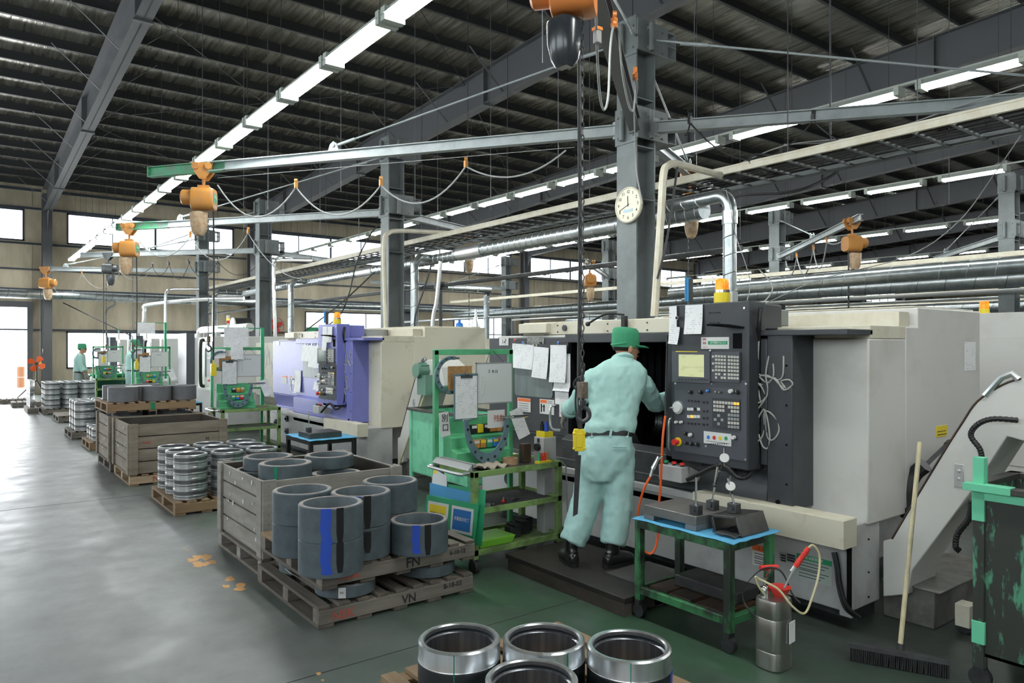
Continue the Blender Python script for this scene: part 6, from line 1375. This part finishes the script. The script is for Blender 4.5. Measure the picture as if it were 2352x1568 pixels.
# broom
t = thing('push_broom', 'wide black push broom with long pale stick leaning at the right of the near lathe', 'broom', (3.88, 1.8, 0))
b0_ = PD(2065, 1512, 3.80); b1_ = PD(2113, 1015, 4.02); g = M(); g.cyl(PD(2067, 1490, 3.81), b1_, .0125, n=12); g.build('handle', mat('stickpale', (.62, .54, .34), .6, c2=(.3, .27, .22), sc=6, amt=.6, st=(4, 4, 1)), t)
g = M(); g.cyl(b0_-Z3*.02, PD(2070, 1478, 3.815), .02, .017, n=12); g.build('socket', MT['rubber'], t)
e0, e1 = PD(1952, 1516, 3.885), PD(2180, 1560, 3.67); e0.z = e1.z = .07; d = (e1-e0).normalized(); w_ = V(-d.y, d.x, 0)*.02
g = M(); g.prism([e0-w_, e0+w_, e0+w_*.8+Z3*.02, e0-w_*.8+Z3*.02], e1-e0); g.build('broom_head', MT['rubber'], t)
g = M(); k = 46; random.seed(4)
for i in range(k):
    for w2 in (-.6, 0, .6):
        p = e0.lerp(e1, (i+.5)/k)+w_*w2; g.cyl(p, V(p.x, p.y, .003)-d*.006*random.uniform(0, 1)-w_*.3, .004, .005, n=5)
g.build('bristles', MT['black'], t)
# chip conveyor and cart at the right
mat('greytank', (.16, .155, .14), .6, c2=(.06, .055, .05), sc=5, amt=.8)
def conveyor(dy, label, full=True):
    OFF[0] = V(0, dy, 0); X = 4.52; t = thing('chip_conveyor', label, 'conveyor', (4.7, 1.8, 0))
    Pq = [(2028, 1242), (2047, 1237), (2173, 1029), (2245, 921), (2303, 883), (2352, 868)]
    pts = [PX(u, v, X) for u, v in Pq]; pts = pts[:2]+smooth(pts[2:], 4)
    y_e = pts[-1].y; pts += [V(X, y_e-.15, pts[-1].z-.005), V(X, y_e-.32, pts[-1].z-.09), V(X, y_e-.40, pts[-1].z-.30), V(X, y_e-.20, pts[-1].z-.38)]
    pts += [PX(u, v, X) for u, v in ((2313, 1002), (2232, 1128), (2095, 1310), (2085, 1365), (2028, 1370))]
    g = M(); g.prism(pts, (.36, 0, 0)); g.build('trough', MT['shell'], t, .006)
    g = M(); ed = [PX(u, v, X) for u, v in ((2049, 1237), (2110, 1133), (2173, 1029), (2212, 968), (2245, 921), (2303, 883), (2345, 869))]
    g.tube(smooth(ed, 4), .006, 5); g.build('edge_seam', MT['grease'], t)
    g = M(); a = PX(2192, 1064, X); b = PX(2214, 1120, X); g.box((X-.006, b.y, b.z), (X, a.y, a.z)); 
    for f in (.3, .65): g.cyl(V(X-.006, (a.y+b.y)/2, a.z+(b.z-a.z)*f), V(X-.014, (a.y+b.y)/2, a.z+(b.z-a.z)*f), .01, n=8)
    g.build('access_plate', MT['silver'], t, .002)
    g = M(); a = PX(2262, 908, X); b = PX(2300, 862, X); g.tube([a, b-Z3*.01, b+V(0, -.05, .01), b+V(0, -.08, -.02)], .018, 8); g.build('lift_handle', MT['silver'], t)
    g = M(); g.box((4.58, 1.9, 0), (5.5, 2.2, .22)); g.box((4.56, 1.86, .22), (5.5, 2.2, .235)); g.build('coolant_tank', MT['greytank'], t, .006)
    g = M(); g.prism([(X+.08, 1.62, .8), (X+.08, 1.45, .45), (X+.08, 1.4, .05), (X+.08, 1.46, .05), (X+.08, 1.52, .42), (X+.08, 1.75, .85)], (.1, 0, 0)); g.build('support_leg', MT['shellcream'], t)
    ge = V(X+.1, 1.18, 1.40)
    if full:
        g = M(); g.box((X-.07, .98, 1.08), (X, 1.38, 1.22)); jb = g.build('junction_box', MT['shellcream'], t, .006); g = M(); g.box((X-.073, 1.02, 1.1), (X-.07, 1.34, 1.2)); g.build('box_label', MT['cardboard'], jb)
        g = M(); hs = [PX(2338, 965, X-.03), PX(2280, 962, X-.08), PX(2245, 975, X-.1), PX(2230, 1000, X-.1), PX(2250, 1030, X-.1), PX(2256, 1055, X-.1)]; corrug(g, hs, .016); g.build('motor_cable', MT['black'], t)
        g = M(); corrug(g, [PX(2232, 1150, X), PX(2225, 1190, X), PX(2200, 1225, X), PX(2195, 1255, X), PX(2205, 1265, X)], .018); g.build('drain_hose', MT['black'], t)
    else:
        g = M(); g.cyl(V(X-.15, 1.45, 1.37), V(X+.12, 1.45, 1.37), .085, n=18)
        for k in range(8): a = k*math.pi/4; g.ob(V(X-.02, 1.45+.09*math.cos(a), 1.37+.09*math.sin(a)), V(.09, 0, 0), V(0, .008*math.cos(a), .008*math.sin(a)), V(0, -.003*math.sin(a), .003*math.cos(a)))
        g.box((X-.1, 1.3, 1.08), (X+.05, 1.5, 1.32)); g.build('gear_motor', mat('motorgreen', (.13, .26, .20), .45) if 'motorgreen' not in MT else MT['motorgreen'], t)
    OFF[0] = V(0, 0, 0); return t
conveyor(0, 'white inclined chip conveyor at the right edge beside the broom')
conveyor(6.2, 'white chip conveyor with green motor above the mint green bin', False)
g = M(); a = PX(2120, 1110, 4.5); g.tube(smooth([PD(2095, 1190, 4.75), PD(2085, 1130, 4.75), PD(2100, 1090, 4.75), PD(2125, 1068, 4.7)], 5), [.05, .07, .06]+[.05]*20, 8); loose('black_bag', 'black rubber bag squeezed between the lathe and the conveyor', 'bag', g, MT['black'])
p = PD(2174, 1022, 4.9); q_ = PD(2118, 1075, 4.72); g = M(); g.cyl(q_, p, .014, n=8); g.cyl(p, p+(p-q_).normalized()*.05, .02, n=8); tag(g.build('torch_tool', MT['darksteel']), 'dark lever tool poking up behind the conveyor', 'tool')
def bin_cart(x0, x1, y0, y1, z0, z1, label, m, rim, mint):
    t = thing('chip_bin', label, 'bin', ((x0+x1)/2, (y0+y1)/2, 0)); w = .05
    g = M()
    for a, b in (((x0, y0), (x0+.01, y1)), ((x1-.01, y0), (x1, y1)), ((x0, y0), (x1, y0+.01)), ((x0, y1-.01), (x1, y1))): g.box((a[0], a[1], z0), (b[0], b[1], z1))
    g.box((x0, y0, z0), (x1, y1, z0+.02)); g.build('tub', MT[m], t, .003)
    g = M()
    for a, b in (((x0-.04, y0-.04), (x0+.02, y1+.04)), ((x1-.02, y0-.04), (x1+.04, y1+.04)), ((x0-.04, y0-.04), (x1+.04, y0+.02)), ((x0-.04, y1-.02), (x1+.04, y1+.04))): g.box((a[0], a[1], z1-.01), (b[0], b[1], z1+.02))
    g.build('rim', MT[rim], t, .003)
    for x in (x0-.012, x1-w+.012):
        for y in (y0-.012, y1-w+.012):
            g = M(); g.box((x, y, z0-.06), (x+w, y+w, z1-.01)); g.build('corner_post', MT[m], t, .003)
            g = M(); g.cyl(V(x+.01, y+.025, .05), V(x+.045, y+.025, .05), .05, n=14); g.box((x, y, .09), (x+w, y+w, z0-.06)); g.build('caster', MT['rubber'], t)
    if mint:
        g = M(); y = y1-w+.012; x = x0-.012
        g.box((x-.003, y-.003, z1-.16), (x+w+.003, y+w+.003, z1-.0)); g.box((x-.003, y-.18, z1-.055), (x, y+w, z1-.012)); g.box((x0-.045, y1-.16, z1-.012), (x0+.022, y1+.045, z1+.024)); g.box((x, y, z1+.02), (x+w, y+w, z1+.15)); tag(g.build('repainted_patch', MT['mint'], t, .002), 'fresh mint green paint on the corner')
        g = M(); g.box((x-.004, y-.004, .22), (x+w+.004, y+w+.004, .33)); tag(g.build('repainted_patch', MT['mint'], t, .002), 'fresh mint green paint low on the post')
    return t
bin_cart(3.98, 4.5, .55, 1.46, .16, .98, 'dark chip bin with fresh mint green corner at the right edge', 'bindark', 'plate', True)
bin_cart(4.22, 4.8, 6.3, 7.5, .2, .93, 'mint green chip bin behind the nearest green cart', 'bingreen', 'plate', False)
t = thing('electrical_pedestal', 'small pale box on a dark caster beside the dark bin', 'box', PD(2218, 1440, 4.3)); c = PD(2218, 1400, 4.25); g = M(); g.box((c.x-.05, c.y-.04, c.z-.09), (c.x+.05, c.y+.04, c.z+.04)); g.build('housing', MT['cream'], t, .004); g = M(); g.cyl(V(c.x, c.y, .05), V(c.x, c.y, c.z-.09), .012, n=8); g.cyl(V(c.x-.03, c.y, .045), V(c.x+.03, c.y, .045), .045, n=14); g.build('caster', MT['rubber'], t)
t = thing('oil_drum', 'white pail with red and green base in the dark behind the conveyor', 'pail', (5.35, 1.55, 0)); g = M(); g.mi = 0; g.cyl(V(5.35, 1.35, .1), V(5.35, 1.35, .4), .15, n=24); g.build('pail', MT['base_white'], t); g = M(); g.cyl(V(5.35, 1.35, .0), V(5.35, 1.35, .05), .155, n=24); g.build('green_band', MT['greenline'], t); g = M(); g.cyl(V(5.35, 1.35, .05), V(5.35, 1.35, .1), .155, n=24); g.build('red_band', MT['red'], t)
# stick leaning by the mint bin, and far odds
g = M(); g.cyl(PD(915, 1070, 8.9), PD(985, 880, 8.7), .014, n=8); loose('wooden_pole', 'long pale pole leaning between the lilac lathe and the mint bin', 'pole', g, MT['stickpale'])
# orange fan
c = PD(84, 835, 22.5); t = thing('pedestal_fan', 'orange-bladed pedestal fan near the open door', 'fan', (c.x, c.y, 0)); n_ = (CAM-c).normalized(); sd = n_.cross(Z3).normalized(); up_ = sd.cross(n_)
for k in range(4):
    a = k*math.pi/2+.5; dd = sd*math.cos(a)+up_*math.sin(a); ee = n_.cross(dd); g = M(); g.sm = True
    g.prism([c+dd*.05-ee*.03, c+dd*.2-ee*.10+n_*.03, c+dd*.26+n_*.0, c+dd*.2+ee*.10-n_*.03, c+dd*.05+ee*.03], n_*.008); g.build('blade', mat('fanorange', (.9, .12, .02), .4) if 'fanorange' not in MT else MT['fanorange'], t)
g = M(); g.cyl(c-n_*.05, c+n_*.04, .05, n=14); g.build('hub', MT['darksteel'], t); g = M(); g.cyl(c-n_*.05, V(c.x, c.y, .55)-n_*.05, .02, n=8)
for k in range(3): a = k*2.1+.9; g.cyl(V(c.x, c.y, .6), V(c.x+.55*math.cos(a), c.y+.55*math.sin(a), 0), .018, n=6)
g.build('tripod', MT['black'], t)
# outside the door
mat('drum', (.30, .13, .06), .6)
for k, (x, y, z) in enumerate(((1.97, 34.6, 0), (1.97, 34.6, .42))): 
    g = M(); g.cyl(V(x, y, z), V(x, y, z+.40), .13, n=20); loose('steel_drum', ('orange drum outside the door, lower', 'orange drum outside the door, upper')[k], 'drum', g, MT['drum'])
# dark green workbench by the far worker
t = thing('workbench', 'dark green workbench beside the bare-faced worker', 'workbench', (3.3, 23.7, 0)); g = M(); g.box((2.95, 23.5, .8), (4.1, 24.1, .85)); g.build('bench_top', MT['inkgreen'], t); g = M(); g.box((3.0, 23.52, 0), (4.05, 24.05, .8)); g.build('cabinet', mat('deepgreen', (.015, .10, .07), .6), t)
p = PD(398, 915, 13.2)
# ---------------------------------------------------------------- people
mat('skin', (.50, .27, .17), .5); mat('hair', (.012, .010, .010), .5); mat('capgreen', (.045, .30, .15), .75, bump=.15, bs=120)
mat('shirt', (.42, .68, .63), .85, c2=(.48, .74, .69), sc=5, amt=.6, bump=1.0, bs=8, st=(1, 1, .45)); mat('trousers', (.40, .62, .59), .85, c2=(.34, .54, .52), sc=6, amt=.6, bump=1.0, bs=7, st=(1.2, 1.2, .5))
mat('trousers_grey', (.30, .36, .34), .85); mat('glove', (.40, .37, .32), .9, c2=(.2, .18, .15), sc=12, amt=.6, bump=.4, bs=150); mat('boot', (.012, .012, .013), .28, co_=.4); mat('eye', (.02, .015, .01), .2); mat('lip', (.34, .13, .10), .5); mat('mask', (.75, .75, .75), .8)
def ring(c, rv, fv, a, b, n=24, e=.85):
    o = []
    for i in range(n):
        t = 2*math.pi*i/n; ct, s_ = math.cos(t), math.sin(t); o.append(c+rv*(a*math.copysign(abs(ct)**e, ct))+fv*(b*math.copysign(abs(s_)**e, s_)))
    return o
def limb(g, pts, rad, n=16):
    P, R = [], []
    for i in range(len(pts)-1):
        for k in range(5): f = k/5; P.append(pts[i].lerp(pts[i+1], f)); f2 = f*f*(3-2*f); R.append(rad[i]*(1-f2)+rad[i+1]*f2)
    P.append(pts[-1]); R.append(rad[-1]); Q = [P[0]]+[(P[i-1]+P[i]*2+P[i+1])/4 for i in range(1, len(P)-1)]+[P[-1]]
    g.tube(Q, R, n)
def hand_(g, w, d, back, thumb, s=1.0, curl=.5):
    """palm and five fingers; w wrist, d pointing along the hand, back = back-of-hand normal, thumb = side of the thumb"""
    d, back, thumb = d.normalized(), back.normalized(), thumb.normalized()
    g.sm = True; rg = [ring(w+d*(x*s), thumb, back, a*s, b*s, 14) for x, a, b in ((-.03, .028, .022), (0, .03, .02), (.03, .038, .018), (.07, .043, .016), (.095, .040, .013))]; g.loft(rg)
    for k, (o, L) in enumerate(((.030, .070), (.011, .078), (-.009, .072), (-.028, .056))):
        b0 = w+d*.088*s+thumb*o*s; dd = d; p = b0; pts = [b0-d*.02*s, b0]
        for j in range(3):
            ang = curl*(.5+.25*j+.12*k/3); dd = (dd*math.cos(ang)-back*math.sin(ang)).normalized(); p = p+dd*L*s*(.42, .32, .26)[j]; pts.append(p)
        g.tube(pts, [.010*s, .0098*s, .0092*s, .0082*s, .006*s], 8)
    b0 = w+d*.025*s+thumb*.03*s; p1 = b0+(thumb*.7+d*.6-back*.3).normalized()*.04*s; p2 = p1+(thumb*.15+d*.9-back*.45).normalized()*.032*s; g.tube([b0-thumb*.01, b0, p1, p2, p2+(p2-p1)*.35], [.013*s, .0125*s, .011*s, .0095*s, .006*s], 8)
def person(label, pel, neck, head, sh, el, wr, hip, kn, an, bd, hd, feet, gloves=(1, 1), curl=.6, tr='trousers', mask=False, rolled=1.0, hk=.0, floor=.0):
    t = thing('person', label, 'person', V(pel.x, pel.y, floor)); bd = bd.normalized(); rv = bd.cross(Z3).normalized(); sp = (neck-pel); up = sp.normalized(); fv = (bd-up*bd.dot(up)).normalized()
    srv = (sh[1]-sh[0]).normalized(); g = M(); g.sm = True
    # body: head, neck, trunk, arms, hands and legs in one surface
    hd = hd.normalized(); hr = hd.cross(Z3).normalized(); hu = hr.cross(hd).normalized()
    if hu.z < 0: hu = -hu
    hb = head-hu*.115
    prof = [(0, .030, .034, .048), (.012, .046, .050, .036), (.035, .056, .070, .020), (.065, .064, .084, .010), (.10, .071, .092, .003), (.13, .074, .096, -.002), (.16, .075, .096, -.006), (.19, .069, .088, -.009), (.215, .054, .070, -.010), (.232, .030, .04, -.01)]
    g.loft([ring(hb+hu*z+hd*o, hr, hd, a, b, 20, 1) for z, a, b, o in prof])
    fc = hb+hd*.096
    g.loft([ring(fc+hu*z+hd*o, hr, hd, a, b, 8, 1) for z, a, b, o in ((.13, .007, .010, -.012), (.10, .011, .017, 0), (.082, .016, .022, .004), (.074, .012, .012, .0))])   # nose
    g.loft([ring(fc+hu*z+hd*o, hr, hd, .022, .01, 8, 1) for z, o in ((.06, -.012), (.052, -.006), (.045, -.012))])                                                   # lips
    for s_ in (-1, 1):
        e = hb+hr*(.074*s_)+hu*.10-hd*.006; g.loft([ring(e+hr*s_*x+hd*-.004*x*100*.1, hd, hu, a, b, 10, 1) for x, a, b in ((-.008, .014, .026), (.004, .018, .031), (.012, .016, .028), (.014, .009, .018))])
    limb(g, [neck-sp.normalized()*.03, neck.lerp(hb+hu*.05-hd*.012, .6), hb+hu*.07-hd*.01], [.062, .054, .052])
    g.loft([ring(pel+sp*f, rv if f < .5 else srv, fv, a, b) for f, a, b in ((-.25, .12, .085), (0, .14, .09), (.4, .16, .10), (.75, .17, .10), (.93, .12, .08), (1.0, .055, .055))])
    for i in (0, 1):
        limb(g, [sh[i], el[i], wr[i]], [.052, .040, .029]); limb(g, [hip[i], kn[i], an[i]], [.08, .055, .042])
        if not gloves[i]: d_ = (wr[i]-el[i]).normalized(); d_ = (d_*.7-Z3*.3+bd*.2).normalized(); hand_(g, wr[i], d_, (rv*(1 if i else -1)), bd, curl=curl)
    body = g.build('body', MT['skin'], t, rem=.006)
    for i in (0, 1):
        if gloves[i]:
            g = M(); d_ = (wr[i]-el[i]).normalized(); d_ = (d_*.55-Z3*.6+bd*.2).normalized(); hand_(g, wr[i], d_, (rv*(1 if i else -1)), bd, s=1.12, curl=curl); limb(g, [wr[i]-(wr[i]-el[i])*.28, wr[i]], [.040, .034], 12); tag(g.build('glove', MT['glove'], t, rem=.0045), 'grey knitted work glove')
            g = M(); c = wr[i]-(wr[i]-el[i])*.25; g.tube([c, c+(wr[i]-el[i])*.06], .042, 12); g.build('glove_cuff', MT['brightorange'], t)
    for s_ in (-1, 1):
        g = M(); e = hb+hd*.088+hr*.031*s_+hu*.112; g.sph(e, .011, .011, .007, 8); g.build('eye', MT['eye'], t)
        g = M(); e = hb+hd*.094+hr*.031*s_+hu*.132; g.ob(e, hr*.016, hu*.003, hd*.004); g.build('eyebrow', MT['hair'], t)
    g = M(); g.ob(fc+hu*.052-hd*.001, hr*.021, hu*.0035, hd*.004); g.build('mouth', MT['lip'], t)
    # hair at back and sides
    g = M(); g.sm = True; rg = []
    for z, a, b, o in ((.085, .070, .092, -.010), (.11, .078, .1, -.008), (.15, .080, .102, -.008), (.19, .075, .095, -.01), (.22, .058, .075, -.01)):
        c = hb+hu*z+hd*o; rg.append([c+hr*(a*math.cos(q))+hd*(b*math.sin(q)) for q in [math.pi*.98+k*(math.pi*1.04)/14 for k in range(15)]])
    g.loft(rg, closed=False, cap=False); o = g.build('hair', MT['hair'], t); sm_ = o.modifiers.new('t', 'SOLIDIFY'); sm_.thickness = .012
    # cap: tall crown, brim, strap
    g = M(); g.sm = True; cb = hb+hu*.135
    g.loft([ring(cb+hu*z+hd*o, hr, hd, a, b, 26, .95) for z, a, b, o in ((-.022, .083, .106, -.006), (.015, .085, .109, -.006), (.07, .085, .107, -.008), (.105, .081, .10, -.012), (.122, .068, .084, -.014), (.129, .03, .04, -.014))])
    cp = g.build('cap', MT['capgreen'], t)
    g = M(); br = []
    for k in range(13):
        q = math.radians(15+150*k/12); r1 = cb+hr*(.083*math.cos(q))+hd*(.10*math.sin(q)); r2 = cb+hr*(.085*math.cos(q))+hd*(.10*math.sin(q)+.095*math.sin(q)**.6)-hu*.014; br.append((r1, r2))
    g.sm = True; g.loft([[a for a, b in br], [a.lerp(b, .5)+hu*.006 for a, b in br], [b for a, b in br]], closed=False, cap=False); o = g.build('cap_brim', MT['capgreen'], t); o.modifiers.new('t', 'SOLIDIFY').thickness = .004
    g = M(); g.tube([cb+hr*(.088*math.cos(q))+hd*(.111*math.sin(q)-.006)+hu*(.012-.02*abs(math.sin(q))**2) for q in [math.radians(200+140*k/12) for k in range(13)]], .007, 6); g.build('cap_strap', MT['capgreen'], t)
    # shirt
    g = M(); g.sm = True
    g.loft([ring(pel+sp*f+fv*o, (rv*(1-f)+srv*f).normalized(), fv, a, b) for f, a, b, o in ((-.03, .158, .112, 0), (.03, .178, .13, 0), (.10, .188, .137, -.008), (.22, .182, .132, -.008), (.4, .186, .132, -.008), (.58, .202, .135, -.012), (.74, .212, .13, -.016), (.85, .205, .115, -.014), (.93, .15, .093, -.008), (1.0, .078, .078, 0))])
    for i in (0, 1):
        L = el[i].lerp(wr[i], rolled*.62) if rolled < 1.5 else wr[i]
        s0 = sh[i].lerp(neck, .22); limb(g, [s0, sh[i], sh[i].lerp(el[i], .5), el[i], L], [.070, .080, .074, .066, .062], 18)
    g.build('shirt', MT['shirt'], t, rem=.011, disp=(.016, .06))
    for i in (0, 1):
        L = el[i].lerp(wr[i], rolled*.62); g = M(); d_ = (wr[i]-el[i]).normalized(); g.tube([L-d_*.05, L-d_*.04, L-d_*.005, L+d_*.01], [.060, .071, .070, .060], 18); g.build('sleeve_cuff', MT['shirt'], t, disp=(.006, .05))
    g = M(); g.tube([neck+rv*(.066*math.cos(q))+fv*(.070*math.sin(q))-up*(.004+.016*math.sin(q)) for q in [k*2*math.pi/20 for k in range(21)]], .019, 8); g.build('collar', MT['shirt'], t)
    # trousers
    g = M(); g.sm = True; g.loft([ring(pel-up*z+fv*o, rv, fv, a, b) for z, a, b, o in ((-.03, .160, .110, 0), (.02, .176, .124, -.004), (.10, .194, .130, -.002), (.18, .190, .122, .0), (.25, .165, .10, .0), (.33, .09, .07, 0))])
    for i in (0, 1):
        limb(g, [hip[i]+Z3*.02, hip[i].lerp(kn[i], .5), kn[i], kn[i].lerp(an[i], .6), an[i]+Z3*.05], [.118, .116, .104, .100, .093], 18)
    g.build('trousers', MT[tr], t, rem=.011, disp=(.018, .065))
    g = M(); pk = pel+rv*.085-up*.085-fv*.128; g.tube([pk-rv*.055+fv*.0, pk-fv*.004, pk+rv*.05+fv*.012], .004, 6); g.tube([pk-rv*.055-up*.016, pk-fv*.004-up*.016, pk+rv*.05+fv*.012-up*.016], .003, 6); g.build('pocket_welt', MT[tr], t)
    g = M(); g.sm = True; g.loft([ring(pel+up*z, rv, fv, .181 if z in (.0, .036) else .183, .131, 30) for z in (.0, .006, .030, .036)]); g.build('belt', MT['black'], t)
    for q in (-2.3, -1.57, -.85):
        g = M(); p = pel+rv*(.184*math.cos(q))+fv*(.134*math.sin(q)); g.ob(p+up*.016, rv*.008, up*.030, fv*.004); g.build('belt_loop', MT[tr], t)
    for i in (0, 1):                       # boots
        fd = feet[i].normalized(); s_ = fd.cross(Z3); a = an[i]; f0 = V(a.x, a.y, floor); g = M(); g.sm = True
        rg = [ring(a+Z3*.12, s_, fd, .046, .052, 18, 1), ring(a+Z3*.02, s_, fd, .046, .055, 18, 1), ring(f0+Z3*.10-fd*.005, s_, fd, .046, .062, 18, 1)]
        g.loft(rg)
        g.loft([ring(f0-fd*.075+Z3*.04, s_, Z3, .028, .035, 16), ring(f0-fd*.05+Z3*.055, s_, Z3, .040, .052, 16), ring(f0+fd*.02+Z3*.06, s_, Z3, .044, .058, 16), ring(f0+fd*.10+Z3*.048, s_, Z3, .048, .046, 16), ring(f0+fd*.16+Z3*.04, s_, Z3, .045, .038, 16), ring(f0+fd*.20+Z3*.032, s_, Z3, .026, .026, 16)])
        b_ = g.build('boot', MT['boot'], t, rem=.007)
        g = M(); so = []
        for q in [k*2*math.pi/18 for k in range(18)]: so.append(f0+fd*(.06+.145*math.cos(q))+s_*(.047*math.copysign(abs(math.sin(q))**.7, math.sin(q)))+Z3*.002)
        g.prism(so, Z3*.018); g.build('boot_sole', MT['black'], b_)
    if mask:
        g = M(); g.sm = True; g.loft([[hb+hr*(.062*math.cos(q))+hd*(.055+.062*math.sin(q)*k)+hu*z for q in [math.pi*j/10 for j in range(11)]] for z, k in ((.01, .75), (.03, 1.0), (.06, 1.12), (.09, .95))], closed=False, cap=False); o = g.build('face_mask', MT['mask'], t); o.modifiers.new('t', 'SOLIDIFY').thickness = .003
    return t
Fz = .12
# the near worker, seen from behind
pel = PD(1397, 1004, 5.22); neck = PD(1430, 823, 5.36); head = PD(1438, 797, 5.44)
bd = V(.66, .75, 0)
shL, shR = PD(1356, 874, 5.30), PD(1474, 880, 5.38)
person('near worker seen from behind in pale green workwear and green cap, reaching into the lathe', pel, neck, head, (shL, shR), (PD(1325, 926, 5.40), PD(1504, 928, 5.50)), (PD(1297, 950, 5.62), PD(1545, 915, 5.72)),
       (PD(1376, 1035, 5.24), PD(1420, 1035, 5.22)), (PD(1345, 1150, 5.22), PD(1420, 1150, 5.18)), (PD(1313, 1262, 5.17), PD(1407, 1266, 5.13)), bd, V(.96, -.28, -.06), (V(.35, .94, 0), V(.98, -.0, 0)), gloves=(1, 1), curl=.35, floor=Fz)
def simple_person(px, py, floor, bd, hd, label, armf, tr, mask=False, gloves=(1, 1), lean=.04):
    bd = bd.normalized(); rv = bd.cross(Z3); B = V(px, py, floor); pel = B+Z3*.93; neck = B+Z3*1.42+bd*lean; head = B+Z3*1.575+bd*(lean+.04)
    sh = [neck+rv*s*.165-Z3*.04 for s in (-1, 1)]; el = []; wr = []
    for i, s in enumerate((-1, 1)): a, b = armf[i]; e = sh[i]+rv*s*.05+V(0, 0, -.27)*math.cos(a)+bd*.27*math.sin(a); el.append(e); wr.append(e+V(0, 0, -.25)*math.cos(b)+bd*.25*math.sin(b))
    hip = [pel+rv*s*.085-Z3*.05 for s in (-1, 1)]; kn = [B+rv*s*.10+Z3*.5+bd*.02 for s in (-1, 1)]; an = [B+rv*s*.11+Z3*.1 for s in (-1, 1)]
    return person(label, pel, neck, head, sh, el, wr, hip, kn, an, bd, hd, (bd, bd), gloves=gloves, tr=tr, mask=mask, floor=floor)
simple_person(2.62, 22.9, 0, V(.95, -.3, 0), V(.97, -.25, 0), 'farthest worker in green cap and grey trousers standing in profile before the low window', ((.1, .3), (.15, .45)), 'trousers_grey')
simple_person(3.42, 20.0, .1, V(.96, .2, 0), V(.98, .1, 0), 'worker in green cap and white face mask reaching forward to the white machine', ((.5, 1.3), (.9, 1.75)), 'trousers', mask=True, gloves=(0, 0))
g = M(); g.box((3.1, 19.5, 0), (3.95, 20.6, .095)); tag(g.build('work_platform', MT['matrub']), 'low platform under the masked worker', 'platform')
